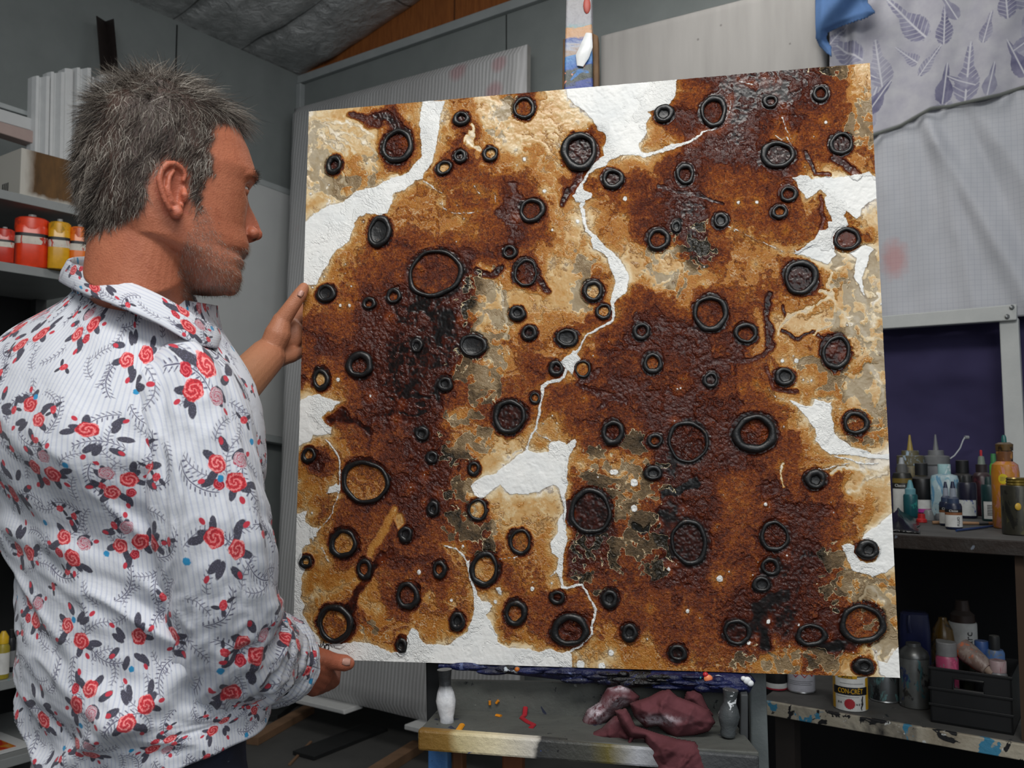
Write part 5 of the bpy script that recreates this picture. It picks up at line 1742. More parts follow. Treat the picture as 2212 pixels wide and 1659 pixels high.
# ================================================================== things against the walls
def slab_px(fn, pts, offs, depth, n):
    """quad from pixels on wall-parallel planes, extruded backwards"""
    q = [fn(x, y, o) for (x, y), o in zip(pts, offs)]
    return G().slab(q, -n * depth)


# white sheet panel leaning on the left wall
o = slab_px(pl, [(400, 908), (640, 950), (640, 427), (400, 339)], [.06] * 4, .03, NL).obj(
    'hardboard_sheet', panel_paint('white_melamine', 'c2c4c4', 'cccecd', 3, .45), None, smooth=False, bevel=.003)
tag(o, 'large plain white panel standing against the left wall behind the man', 'panel')
o = slab_px(pl, [(400, 922), (640, 964), (640, 950), (400, 908)], [.10] * 4, .10, NL).obj('wall_ledge', M_trim, None, smooth=False, bevel=.003)
o['kind'] = 'structure'; o.name = 'trim_6'
o = slab_px(pl, [(400, 339), (640, 427), (640, 414), (400, 326)], [.05] * 4, .05, NL).obj('trim_7', M_trim, None, smooth=False, bevel=.003)
o['kind'] = 'structure'

# bubble-wrapped picture leaning on the back wall
nb = NB('foam_wrap'); o_ = nb.obj()
sx = nb.vm('DOT_PRODUCT', o_, tuple(DB))
wob = (nb.noise(o_, 6, 3) - .5) * .012
st = nb.m('SINE', (sx + wob) * (2 * math.pi / .021))
c = nb.mix(nb.map(st, -.7, .9), lin('b8b8b8'), lin('d2d2d3'))
c = nb.mix(nb.map(nb.noise(nb.vm('MULTIPLY', o_, (1, 1, .35)), 5, 4), .4, .65) * .5, c, lin('b1b0b0'))
for px, py, r in ((985, 150, .055), (1075, 135, .045), (1068, 198, .05), (660, 500, .05)):
    p = pb(px, py, .16)
    d = nb.vm('DISTANCE', o_, tuple(p))
    c = nb.mix(nb.map(d, r * 1.2, r * .6) * .42, c, lin('b8646e'))
M_wrap = nb.fin(c, .38, nb.bump(st * .5 + nb.noise(o_, 60, 3) * .5, .4, .004), spec=.4)
pk = [pb(586, 1484, .44), pb(1112, 1612, .44), pb(1130, 90, .14), pb(626, 231, .14)]
def wrap_pt(u, v):
    p = pk[0].lerp(pk[1], u).lerp(pk[3].lerp(pk[2], u), v)
    e = min(u, 1 - u, v * 1.3, (1 - v) * 1.3)
    return p + NBK * (-.035 + .035 * min(1, e / .02) ** .5 + .006 * float(fbm(np.array(u * 7.), np.array(v * 7.), 21, 3)))
g = G().grid(wrap_pt, 60, 60)
rt = thing('wrapped_picture', (pk[0] + pk[1]) / 2, 'tall picture wrapped in ribbed grey foam sheet leaning on the back wall', 'wrapped picture')
g.obj('foam_wrapping', M_wrap, rt, angle=180)
G().slab([p - NBK * .034 for p in pk], -NBK * .03).obj('back_board', plain('card_backing', '8c8a86', .8), rt, smooth=False)
M_poly = plain('white_polystyrene', 'dfe0df', .8, .05, 60)
for i, (q, lb) in enumerate((([(636, 1509), (742, 1534), (744, 1544), (638, 1519)], 'long flat white foam block under the left end of the wrapped picture'),
                             ([(873, 1565), (960, 1586), (960, 1597), (873, 1576)], 'short white foam block under the wrapped picture beside the easel'))):
    g = slab_px(pb, [q[3], q[2], q[1], q[0]], [.50] * 4, .12, NBK)
    o = g.obj('foam_block', M_poly, None, smooth=False, bevel=.004); tag(o, lb, 'foam block', 'foam blocks under the wrapped picture')

# grey fabric panel right of the mast
def gp(u, v):
    x = 1291 + u * 490; yt = 72 - u * 127
    y = yt + (1 - v) * (480 - yt)
    e = min(u * 1.0, (1 - v) * 5 + 5, v * 0 + (1 - v))
    rc = .02
    p = pb(x, y, .20)
    edge = min(1, min(u / .015, (1 - u) / .015, (1 - v) / .015 if v > .5 else 1))
    return p + NBK * (-.04 + .04 * math.sqrt(max(0, edge)))
nb = NB('grey_linen'); o_ = nb.obj()
c = nb.mix(nb.map(nb.noise(nb.vm('MULTIPLY', o_, (6, 6, .7)), 3, 4), .35, .7), lin('a09d9a'), lin('adaaa7'))
c = nb.mix(nb.map(nb.voro(o_, 9), .05, .035), c, lin('7e7b78'))
o = G().grid(gp, 50, 40).obj('fabric_panel', nb.fin(c, .9, nb.bump(nb.noise(o_, 300, 2), .15, .002)), None, angle=180, solid=.01)
tag(o, 'blank grey cloth-covered panel on the back wall right of the easel mast', 'panel')


# ---- hanging sheets
def sheet(name, x0, x1, ytop, ybot, off, foldfn, mat, nu, nv):
    rows = []
    UU, VV = [], []
    for j in range(nv + 1):
        v = j / nv; r = []; ru = []; rv = []
        for i in range(nu + 1):
            x = x0 + (x1 - x0) * i / nu
            y = ytop(x) + (ybot(x) - ytop(x)) * v
            p = pb(x, y, off + foldfn(x, y))
            r.append(list(p)); q = p - CORNER
            ru.append(q.dot(DB)); rv.append(q.z)
        rows.append(r); UU.append(ru); VV.append(rv)
    me = grid_mesh(name, np.array(rows), np.array(UU), np.array(VV))
    return link_mesh(name, me, mat, None, smooth=True, angle=180, solid=.0015)


def hem(x):
    return float(np.interp(x, [1780, 1890, 1900, 1945, 1985, 2012, 2050, 2110, 2160, 2212, 2500], [320, 290, 287, 272, 249, 234, 230, 216, 205, 188, 160]))


bs = thing('bed_sheet', pb(2050, 690, .165), 'pale bed sheet with a grey-purple leaf print above a checked lower half, hanging at right', 'sheet')
nb = NB('leaf_print_cotton')
uv = nb.uv()
def leafcells(scale, off, a, b, seed):
    P = nb.vm('ADD', nb.vm('SCALE', uv, scale=scale), off)
    v = nb.new('ShaderNodeTexVoronoi', feature='F1', voronoi_dimensions='2D')
    nb.put(v.inputs['Vector'], P); nb.put(v.inputs['Scale'], 1.0); nb.put(v.inputs['Randomness'], .8)
    loc = nb.vm('SUBTRACT', P, S(nb, v.outputs['Position']))
    r, g_, b_ = nb.sep(S(nb, v.outputs['Color']))
    x, y, _ = nb.sep(loc)
    an = r * 2.2 + .5
    c, s = nb.m('COSINE', an), nb.m('SINE', an)
    X = x * c + y * s; Y = y * c - x * s
    w = nb.m('MULTIPLY', b, nb.map(nb.m('MULTIPLY', X + a, X + a), 0, 1.4 * a * a, 1.15, .35))
    e = nb.m('ADD', nb.m('POWER', nb.m('ABSOLUTE', X / a), 2.0), nb.m('POWER', nb.m('ABSOLUTE', Y) / w, 1.6))
    inside = nb.map(e + (nb.noise(uv, 120, 3) - .5) * .5, 1.02, .92)
    vein = nb.m('ABSOLUTE', nb.m('FRACT', X * 13.0 - nb.m('ABSOLUTE', Y) * 9.0) - .5)
    rib = nb.map(nb.m('ABSOLUTE', Y), .018, .006)
    return inside, nb.map(vein, .16, .05), rib, g_, b_
wash = nb.noise(uv, 14, 5, .6)
c = nb.mix(nb.map(wash, .35, .7), lin('c3c2c8'), lin('adabb8'))
for sc_, off, a, b, h1, h2 in ((4.4, (4.3, 1.7, 0), .42, .21, 'b0afbd', '9492a8'), (4.0, (.4, .2, 0), .42, .20, '9a99b0', '6f6d8c'), (5.6, (2.2, 5.1, 0), .40, .18, '8785a0', '56547a'), (6.5, (7.2, 3.1, 0), .38, .16, 'a3a2b4', '7c7a96')):
    ins, vein, rib, g_, b_ = leafcells(sc_, off, a, b, 0)
    keep = nb.map(g_, .28, .29)
    lc = nb.mix(nb.map(nb.noise(uv, 22, 4), .35, .65), lin(h1), lin(h2))
    lc = nb.mix(vein * .6 * nb.map(b_, .4, .42), lc, lin('d0cfd6'))
    lc = nb.mix(rib, lc, lin('d6d5dc'))
    c = nb.mix(ins * keep * .85, c, lc)
red = pb(2043, 85, .35) - CORNER
M_leaf = nb.fin(c, .85, nb.bump(nb.noise(uv, 700, 2), .12, .001))
def fold_leaf(x, y):
    return .012 * math.sin(x * .05 + y * .008) + .03 * float(fbm(np.array(x / 70.), np.array(y / 190. + x / 300.), 33, 3)) + .02 * math.exp(-((x - 1846) / 9) ** 2) - .02 * math.exp(-((x - 1826) / 9) ** 2)
o = sheet('printed_panel', 1792, 2500, lambda x: -90, hem, .165, fold_leaf, M_leaf, 90, 50)
o.parent = bs; o.matrix_parent_inverse = Matrix.Translation(bs.location).inverted()

nb = NB('checked_cotton')
uv = nb.uv()
x, y, _ = nb.sep(uv)
def gl(v, p): return nb.map(nb.m('ABSOLUTE', nb.m('FRACT', v / p) - .5), .455, .49)
ln = nb.m('MAXIMUM', gl(x, .017), gl(y, .017))
c = nb.mix(ln * .55, nb.mix(nb.map(nb.noise(uv, 3, 4), .35, .7), lin('bfc1c7'), lin('c9cad0')), lin('9b9fae'))
pr = pb(1907, 540, .36) - CORNER
dd = nb.vm('DISTANCE', nb.vm('MULTIPLY', uv, (1.6, 1, 0)), (pr.dot(DB) * 1.6, pr.z, 0))
c = nb.mix(nb.map(dd + (nb.noise(uv, 40, 3) - .5) * .05, .085, .03) * .5, c, lin('cf7a72'))
M_check = nb.fin(c, .88, nb.bump(nb.noise(uv, 700, 2), .1, .001))
def fold_check(x, y):
    t = (y - 235) / 430
    f = 0
    for x0, k, w, a in ((1985, 250, 20, .030), (2000, 110, 16, .018), (1950, 60, 18, .014), (2110, 300, 26, .022), (2080, 190, 16, -.014), (1905, 30, 22, .016)):
        xc = x0 + k * t
        f += a * math.exp(-((x - xc) / (w * (1 + .8 * max(0, t)))) ** 2) * min(1, max(0, t * 4 + .3))
    return f + .012 * float(fbm(np.array(x / 60.), np.array(y / 120.), 37, 3))
o = sheet('checked_panel', 1850, 2500, lambda x: hem(x), lambda x: 702 - (x - 1900) * .06, .165, fold_check, M_check, 130, 90)
o.parent = bs; o.matrix_parent_inverse = Matrix.Translation(bs.location).inverted()
g = G()
g.tube([pb(x, hem(x), .178 + fold_leaf(x, hem(x))) for x in range(1850, 2500, 8)], .006, 8)
o = g.obj('piping', plain('grey_piping', '6d706c', .8), bs, smooth=True)

# blue cloth folded over the top
bp = np.array([(1763, -30), (1880, -30), (1872, 4), (1890, 27), (1872, 38), (1846, 46), (1812, 58), (1786, 70), (1784, 84), (1796, 104), (1794, 121), (1772, 100), (1764, 84)], float)
VS, FS = [], []
nx, ny = 60, 66
X, Y = np.meshgrid(np.linspace(1760, 1892, nx), np.linspace(-30, 124, ny)); d = poly_sdf(X, Y, bp)
idx = -np.ones(X.shape, int)
for j in range(ny):
    for i in range(nx):
        if d[j, i] > -2:
            idx[j, i] = len(VS)
            VS.append(tuple(pb(X[j, i], Y[j, i], .25 + .02 * math.sin(X[j, i] * .06 + Y[j, i] * .05) + .02 * min(1, max(0, d[j, i] / 12)))))
for j in range(ny - 1):
    for i in range(nx - 1):
        q = [idx[j, i], idx[j + 1, i], idx[j + 1, i + 1], idx[j, i + 1]]
        if min(q) >= 0: FS.append(q)
o = G().add(VS, FS).obj('blue_cloth', plain('denim_blue_cotton', '4d6f9f', .85, .15, 12, bump=.1), None, angle=180, solid=.006)
tag(o, 'blue cloth with a frayed edge hooked over the top of the leaf sheet', 'cloth')

# navy backdrop behind the bench
def fold_navy(x, y):
    return .022 * math.exp(-((y - 800) / 40) ** 2) * math.sin(x * .01) + .012 * float(fbm(np.array(x / 90.), np.array(y / 60.), 39, 3))
nb = NB('navy_purple_cloth'); o_ = nb.obj()
c = nb.mix(nb.map(nb.noise(o_, 8, 4), .35, .7), lin('332e52'), lin('3b365c'))
M_navy = nb.fin(c, .92, nb.bump(nb.noise(o_, 500, 2), .12, .001))
o = sheet('backdrop_cloth', 1560, 2500, lambda x: 672 - (x - 1900) * .06, lambda x: 1180, .10, fold_navy, M_navy, 60, 90)
tag(o, 'dark navy-purple cloth hanging behind the paint bench', 'cloth')

# ================================================================== paint bench
p = at(2000, 1150, 2.1)
K_F = (p - CORNER).dot(NBK)
Z_TOP = pb(2070, 1163, K_F).z
Z_LOW = pb(1935, 1563, K_F).z
s_of = lambda q: (q - CORNER).dot(DB)
S0, S1 = s_of(pb(1640, 1500, K_F)), s_of(pb(2500, 1500, K_F))
S0T = s_of(pb(1700, 1163, K_F))
K_B = .19
bench = thing('paint_bench', wall_pt((S0 + S1) / 2, 0, (K_F + K_B) / 2), 'paint-spattered wooden bench with two shelves on the right holding bottles and tins', 'bench')
nb = NB('dusty_bench_top'); o_ = nb.obj()
c = nb.mix(nb.map(nb.noise(o_, 12, 5, .6), .35, .7), lin('4b4a48'), lin('5b5a58'))
for i, (h, sc, th) in enumerate((('d9dcdc', 24, .70), ('20242c', 16, .66), ('8a8c8e', 60, .70), ('2a3550', 20, .71))):
    ns = nb.noise(nb.vm('MULTIPLY', nb.vm('ADD', o_, (i * 2.7, i * 1.3, 0)), (1, 2.2, 1)), sc, 4, .65, .9)
    c = nb.mix(nb.map(ns, th, th + .015), c, lin(h))
M_bench = nb.fin(c, .7, nb.bump(nb.noise(o_, 50, 4), .2, .004))
M_edge = splat_paint('bench_edge_dark', ['1c1612', '2a211c', '33302e'], [('8a8f94', 26, .69), ('a1472c', 16, .70), ('6c7480', 12, .66)], 9, .6, .4)
M_edge2 = splat_paint('bench_edge_light', ['3b332b', 'a09684', 'b5ad9c', '2e2c2c', 'a8a08e'], [('1d1d20', 16, .57), ('3f86a8', 9, .60), ('d2d4d2', 30, .66), ('c9b23a', 26, .73), ('2c3a66', 30, .7)], 5, .55, .4)
def board(name, s0, s1, z, th, mat, mat_edge):
    o = G().slab([wall_pt(s0, z - th, K_F - .012), wall_pt(s1, z - th, K_F - .012), wall_pt(s1, z - th, K_B), wall_pt(s0, z - th, K_B)], UP * th).obj(name, mat, bench, smooth=False)
    G().slab([wall_pt(s0, z - th - .004, K_F - .012), wall_pt(s1, z - th - .004, K_F - .012), wall_pt(s1, z + .001, K_F - .012), wall_pt(s0, z + .001, K_F - .012)], NBK * .012).obj('edge_strip', mat_edge, o, smooth=False, bevel=.002)
board('worktop', S0T, S1, Z_TOP, .028, M_bench, M_edge)
G().slab([wall_pt(S0 - .8, .02, K_B + .03), wall_pt(S1, .02, K_B + .03), wall_pt(S1, Z_TOP - .03, K_B + .03), wall_pt(S0 - .8, Z_TOP - .03, K_B + .03)], -NBK * .012).obj('shade_panel', plain('under_bench_shade', '0c0c11', .9), bench, smooth=False)  # black sheet added to stand in for the shade under the worktop
board('lower_shelf', S0, S1, Z_LOW, .030, M_bench, M_edge2)
M_white = panel_paint('white_frame_paint', 'b9bcbb', 'c9cbc9', 9, .6, speck='4a4a4c')
g = G().slab([pb(1880, 712, .27), pb(2196, 691, .27), pb(2196, 657, .27), pb(1880, 685, .27)], -NBK * .035)
g.obj('cross_beam', M_white, bench, smooth=False, bevel=.003)
for q in ((2176, 684), (2186, 664)):
    g = G().ball(pb(q[0], q[1], .272), (.008, .004, .008), 12, 8); g.obj('screw', plain('screw_steel', '8a8c8c', .4, metal=.8), bench)
t0, t1 = pb(2158, 690, .25), pb(2199, 686, .25)
b0, b1 = pb(2178, 1110, .25), pb(2222, 1110, .25)
G().slab([b0, b1, t1, t0], -NBK * .04).obj('post', M_white, bench, smooth=False, bevel=.003)
for s in (S0T + .10, S1 - .05):
    G().slab([wall_pt(s, 0, K_B), wall_pt(s + .05, 0, K_B), wall_pt(s + .05, Z_TOP - .028, K_B), wall_pt(s, Z_TOP - .028, K_B)], -NBK * .05).obj('post', plain('bench_post_dark', '2b2522', .7), bench, smooth=False)
q0, q1 = pb(2191, 1190, K_F - .03), pb(2210, 1190, K_F - .03)
G().slab([wall_pt(s_of(q0), Z_LOW, K_F - .03), wall_pt(s_of(q1), Z_LOW, K_F - .03), wall_pt(s_of(q1), Z_TOP - .028, K_F - .03), wall_pt(s_of(q0), Z_TOP - .028, K_F - .03)], -NBK * .03).obj('post', plain('brown_strut', '3a2818', .7), bench, smooth=False)
for s in (S0 + .02, S1 - .06):
    G().slab([wall_pt(s, 0, K_F - .06), wall_pt(s + .05, 0, K_F - .06), wall_pt(s + .05, Z_LOW - .03, K_F - .06), wall_pt(s, Z_LOW - .03, K_F - .06)], -NBK * .05).obj('leg', plain('bench_post_dark', '2b2522', .7), bench, smooth=False)


# ---- vessels
def dusty(name, h, rough=.4, streak=None, dust=.25, metal=0., spec=.5):
    if name in _mats: return _mats[name]
    nb = NB(name); o = nb.obj()
    c = lin(h)
    col = nb.mix(nb.map(nb.noise(o, 40, 4, .6), .35, .7), c, tuple(min(1, x * 1.25 + .004) for x in c[:3]) + (1,))
    if streak:
        for i, hh in enumerate(streak):
            n = nb.noise(nb.vm('MULTIPLY', nb.vm('ADD', o, (i * 2.1, i, i * 3.3)), (1, 1, .45)), 34, 4, .65, .8)
            col = nb.mix(nb.map(n, .56, .60), col, lin(hh))
    up = nb.sep(nb.geo('Normal'))[2]
    col = nb.mix(nb.map(up, .3, .9) * dust, col, lin('8a8884'))
    _mats[name] = nb.fin(col, rough, metal=metal, spec=spec)
    return _mats[name]


def vessel(name, label, cat, x, yb, yt, w, z, parts, group=None, sq=None, ry=1.0, fn=None):
    """lathe-built bottle/tin: pixel base centre, top and width; parts (name, profile[(r,h)], material[, parent part])"""
    p = atz(x, yb, z)
    r = w * p.y / F_PX / 2
    v = Vector((p.x, p.y, 0)).normalized()
    c = p + v * r * ry
    h = (yb - yt) * c.y / F_PX
    t = thing(name, c, label, cat, group)
    made = {}
    for pr in parts:
        par = made.get(pr[3]) if len(pr) > 3 else t
        g = G().lathe([(a * r, max(b * h, .0004)) for a, b in pr[1]], c, 28, sq=sq if pr[0] in ('body', 'label') else None, xdir=(v.y, -v.x, 0), ry=ry)
        made[pr[0]] = g.obj(pr[0], pr[2], par, angle=35)
    return t, made, c, r, h, v


def text_on(parent, txt, c, r, h0, size, v, mat, width=None, a0=0, name='lettering', rot=0):
    """lettering wrapped on a cylinder of radius r round c, facing the viewer"""
    cu = bpy.data.curves.new('t', 'FONT'); cu.body = txt; cu.size = size; cu.align_x = 'CENTER'; cu.align_y = 'CENTER'; cu.extrude = .0004
    to = bpy.data.objects.new('t', cu); COL.objects.link(to)
    dg = bpy.context.evaluated_depsgraph_get()
    me = bpy.data.meshes.new_from_object(to.evaluated_get(dg))
    bpy.data.objects.remove(to); bpy.data.curves.remove(cu)
    P = mesh_np(me)
    if len(P) == 0: return
    if rot: P = np.stack([-P[:, 1], P[:, 0], P[:, 2]], 1)
    if width: P[:, 0] *= width / max(1e-6, P[:, 0].max() - P[:, 0].min())
    side = Vector((v.y, -v.x, 0))
    out = []
    for x, y, z in P:
        a = x / r + a0
        d = -v * math.cos(a) + side * math.sin(a)
        out.append(list(c + d * (r + .0004 + z) + UP * (h0 + y)))
    me.vertices.foreach_set('co', np.array(out).ravel()); me.update()
    return link_mesh(name, me, mat, parent, smooth=False)


def patch_on(parent, c, r, v, a0, a1, h0, h1, mat, name='label', n=14):
    """label patch on the viewer's side of a cylinder"""
    side = Vector((v.y, -v.x, 0))
    def fn(u, w):
        a = a0 + (a1 - a0) * u
        return c + (-v * math.cos(a) + side * math.sin(a)) * (r + .0005) + UP * (h0 + (h1 - h0) * w)
    return G().grid(fn, n, 1).obj(name, mat, parent, angle=180)


def fine_print(parent, c, r, v, a0, a1, hs, th=.0008):
    """rows of print too small to read: thin grey lines"""
    side = Vector((v.y, -v.x, 0)); g = G()
    for k, hh in enumerate(hs):
        e = a1 - (a1 - a0) * (.0, .12, .05, .3)[k % 4]
        g.grid(lambda u, w: c + (-v * math.cos(a0 + (e - a0) * u) + side * math.sin(a0 + (e - a0) * u)) * (r + .0011) + UP * (hh + th * w), 8, 1)
    return g.obj('fine_print', plain('print_grey', '55555a', .6), parent, smooth=False)


K_ink = plain('label_black', '15151a', .5); W_lab = dusty('label_white', 'd2d2cf', .6, dust=0)
CAPB = dusty('cap_black', '17181a', .5, dust=.35)
zt = Z_TOP + .0008
# back row: two squeeze bottles
SQ = [(.95, 0), (1, .03), (1, .50), (.96, .52)]
def squeeze(x, yb, yt, w, hb, hl, ht, label):
    vessel('squeeze_bottle', label, 'bottle', x, yb, yt, w, zt, [
        ('body', [(.93, 0), (1, .03), (1, .56), (.9, .60)], hb), ('lid', [(.88, .60), (.92, .61), (.92, .725), (.88, .73), (.6, .735), (.58, .79), (.54, .795)], hl),
        ('nozzle', [(.22, .795), (.13, .9), (.06, 1.0)], ht)], 'squeeze bottles at the back of the bench')
squeeze(1970, 1107, 943, 60, dusty('gold_dirty', '4e4628', .45, ['6d6136', '2c2a24']), dusty('lid_goldgrey', '5d5740', .5, ['9fb4c6']), dusty('nozzle_gold', '9a8440', .35), 'squat squeeze bottle with a gold-stained lid and pointed gold nozzle')
t, made, c, r, h, v = vessel('squeeze_bottle', 'grey squeeze bottle with a pointed nozzle and a curling cap strap', 'bottle', 2026, 1107, 942, 54, zt, [
    ('body', [(.93, 0), (1, .03), (1, .56), (.9, .60)], dusty('grey_plastic', '5f6166', .5)), ('lid', [(.95, .60), (1, .61), (1, .715), (.95, .72), (.6, .73), (.58, .79), (.54, .795)], dusty('grey_lid', '6b6d6f', .5)),
    ('nozzle', [(.22, .795), (.13, .9), (.06, 1.0)], dusty('nozzle_grey', '6e7072', .4))], 'squeeze bottles at the back of the bench')
Yb = c.y - .02
G().tube([at(2052, 991, Yb), at(2062, 984, Yb), at(2074, 968, Yb), at(2080, 952, Yb), at(2084, 945, Yb)], .0022, 8).obj('cap_strap', dusty('strap_clear', 'a7abb0', .4), t)
G().lathe([(.006, -.006), (.006, .006)], at(2088, 945, Yb), 12, axis=(1, 0, 0)).obj('cap', dusty('strap_cap', '8d9094', .4), t)

BODY = [(.92, 0), (1, .03), (1, .62), (.92, .70), (.55, .745)]
# front row, left to right
t, made, c, r, h, v = vessel('paint_bottle', 'black dropper bottle with a white label and frosted nozzle at the bench left', 'bottle', 1951, 1114, 991, 40, zt, [
    ('body', [(.92, 0), (1, .03), (1, .66), (.85, .73), (.5, .745)], dusty('bottle_black_olive', '1f1e19', .4)), ('cap', [(.5, .745), (.5, .88), (.3, .89)], dusty('cap_grey', '5d5d5c', .5)), ('nozzle', [(.3, .89), (.2, 1.0)], dusty('nozzle_frost', '9ea3a8', .4))])
patch_on(t, c, r, v, -1.2, .9, .03 * h, .46 * h, W_lab); patch_on(t, c, r, v, -1.3, 1.3, .56 * h, .64 * h, dusty('gold_band', '6d5a22', .4, dust=0), 'band')
text_on(t, 'Classe', c, r, .515 * h, .012, v, W_lab, a0=-.25)
t, made, c, r, h, v = vessel('paint_bottle', 'black round bottle with a white label above a magenta band', 'bottle', 1993, 1114, 1003, 46, zt, [
    ('body', BODY, dusty('bottle_black', '121214', .35)), ('cap', [(.56, .76), (.56, .99), (.5, 1)], CAPB)])
patch_on(t, c, r, v, -.9, 1.2, .13 * h, .30 * h, W_lab); patch_on(t, c, r, v, -.9, 1.2, .06 * h, .13 * h, plain('magenta_band', 'b03090', .5), 'band')
vessel('paint_bottle', 'small teal bottle with a pale teal cone cap', 'bottle', 1968, 1119, 1039, 29, zt, [
    ('body', [(.9, 0), (1, .03), (1, .57), (.9, .62)], dusty('teal_paint', '155058', .35, ['2f8f88'])), ('cap', [(.74, .62), (.74, .76), (.5, .79), (.3, .95), (.2, 1)], dusty('teal_cap', '5f929c', .5))])
vessel('paint_bottle', 'rectangular white bottle streaked with light blue paint', 'bottle', 2043, 1117, 1005, 56, zt, [
    ('body', [(.9, 0), (1, .03), (1, .70), (.9, .78), (.5, .81)], dusty('bluewhite_streak', '9fb6bd', .5, ['c9d8da', '5f93b4', '7fb0c0'])), ('cap', [(.46, .81), (.46, .99), (.42, 1)], dusty('bluewhite_cap', '8db0b4', .5, ['c9d8da']))], sq=3.5, ry=.6)
vessel('paint_bottle', 'tall black bottle with a black screw cap behind the blue-streaked bottle', 'bottle', 2082, 1106, 997, 46, zt, [('body', BODY, dusty('bottle_black', '121214', .35)), ('cap', [(.56, .75), (.56, .99), (.5, 1)], CAPB)])
t, made, c, r, h, v = vessel('paint_bottle', 'dark navy bottle with a paint-smeared white and green label', 'bottle', 2091, 1120, 1028, 38, zt, [
    ('body', [(.92, 0), (1, .03), (1, .76), (.9, .82)], dusty('bottle_navy', '14142a', .35)), ('cap', [(.5, .82), (.45, .96), (.3, 1)], CAPB)])
patch_on(t, c, r, v, -1.0, 1.0, .06 * h, .42 * h, dusty('smeared_label', 'c9cdcc', .6, ['2a49a8', '3f9a4a'], dust=0))
vessel('paint_bottle', 'maroon bottle with a grey nozzle and tiny red tip', 'bottle', 2124, 1115, 975, 38, zt, [
    ('body', [(.92, 0), (1, .03), (1, .58), (.8, .64), (.6, .66)], dusty('bottle_maroon', '2a1018', .35, ['4a1c28'])), ('cap', [(.6, .66), (.6, .78)], dusty('cap_maroon', '24181c', .5)),
    ('nozzle', [(.4, .78), (.3, .9), (.12, .91)], dusty('nozzle_greygreen', '6f7a70', .5)), ('tip', [(.12, .91), (.14, .99), (.05, 1)], plain('red_tip', 'c22b35', .5))])
t, made, c, r, h, v = vessel('paint_bottle', 'dark teal bottle with a white barcode label', 'bottle', 2138, 1126, 1032, 30, zt, [
    ('body', [(.92, 0), (1, .03), (1, .76), (.9, .82)], dusty('bottle_darkteal', '123436', .35)), ('cap', [(.5, .82), (.45, .96), (.3, 1)], dusty('cap_darkteal', '16302f', .5))])
patch_on(t, c, r, v, -.75, .85, .05 * h, .44 * h, W_lab)
for k in range(7):
    patch_on(t, c, r + .0006, v, -.25, .55, (.13 + k * .036) * h, (.13 + k * .036 + .018) * h, K_ink, 'barcode')
t, made, c, r, h, v = vessel('paint_bottle', 'large orange and pink bottle with a copper pump neck and yellow round sticker', 'bottle', 2176, 1143, 944, 55, zt, [
    ('body', [(.92, 0), (1, .02), (1, .60), (.92, .68), (.6, .715)], dusty('orange_pink', 'b5761f', .35, ['c98a7a', 'c07f6c'], dust=.1)), ('neck', [(.58, .715), (.6, .82), (.5, .83)], dusty('copper_neck', '6a4326', .3, ['1d1510', 'b07a3a'])),
    ('cap', [(.62, .83), (.64, .90), (.4, .92)], dusty('bronze_cap', '5a4320', .3, ['2a1c10'])), ('nozzle', [(.2, .92), (.17, .98), (.1, 1)], dusty('teal_nozzle', '1d5a58', .35))])
pc = [c - v * 0 for _ in range(1)]
side = Vector((v.y, -v.x, 0))
def disc(u, w, cc=c, rr=r):
    a = -.16 + .34 * u * math.cos(w * 2 * math.pi); hh = .53 * h + .012 * u * math.sin(w * 2 * math.pi) * (rr / .03)
    return cc + (-v * math.cos(a) + side * math.sin(a)) * (rr + .0006) + UP * hh
G().grid(disc, 3, 28).obj('sticker', plain('yellow_sticker', 'd8c020', .5), t, angle=180)
fine_print(t, c, r, v, -.36, .02, [.548 * h, .536 * h, .524 * h, .512 * h])
vessel('paint_bottle', 'bright green bottle half hidden behind the orange bottle', 'bottle', 2150, 1112, 982, 16, zt, [('body', [(.95, 0), (1, .03), (1, .8), (.7, .84)], dusty('bottle_green', '4f9a3a', .4)), ('cap', [(.7, .84), (.6, 1)], dusty('cap_green', '3a7a4a', .5))])
vessel('paint_bottle', 'dark blue bottle with a flip nozzle behind the orange bottle at the right edge', 'bottle', 2202, 1109, 978, 26, zt, [('body', [(.95, 0), (1, .03), (1, .74), (.7, .8)], dusty('bottle_blue', '1c2c5e', .35)), ('cap', [(.6, .8), (.6, .92), (.35, 1)], dusty('cap_tealblue', '1d4450', .4))])
t, made, c, r, h, v = vessel('paint_tin', 'dented dark tin with a gold screw lid at the right end of the bench', 'tin', 2202, 1157, 1036, 66, zt, [
    ('body', [(.97, 0), (1, .01), (1, .84), (.97, .86)], dusty('dark_tin', '35342c', .35, ['57553a', '232320'], metal=.4)), ('lid', [(.66, .86), (.68, .88), (.64, .9), (.68, .93), (.64, .95), (.68, .98), (.6, 1)], dusty('gold_lid', '8f7a35', .25, metal=.8))])
G().ball(c - v * (r + .001) + UP * (.5 * h), (.008, .003, .009), 12, 8).obj('paint_daub', plain('gold_daub', 'c9a23a', .4), t)
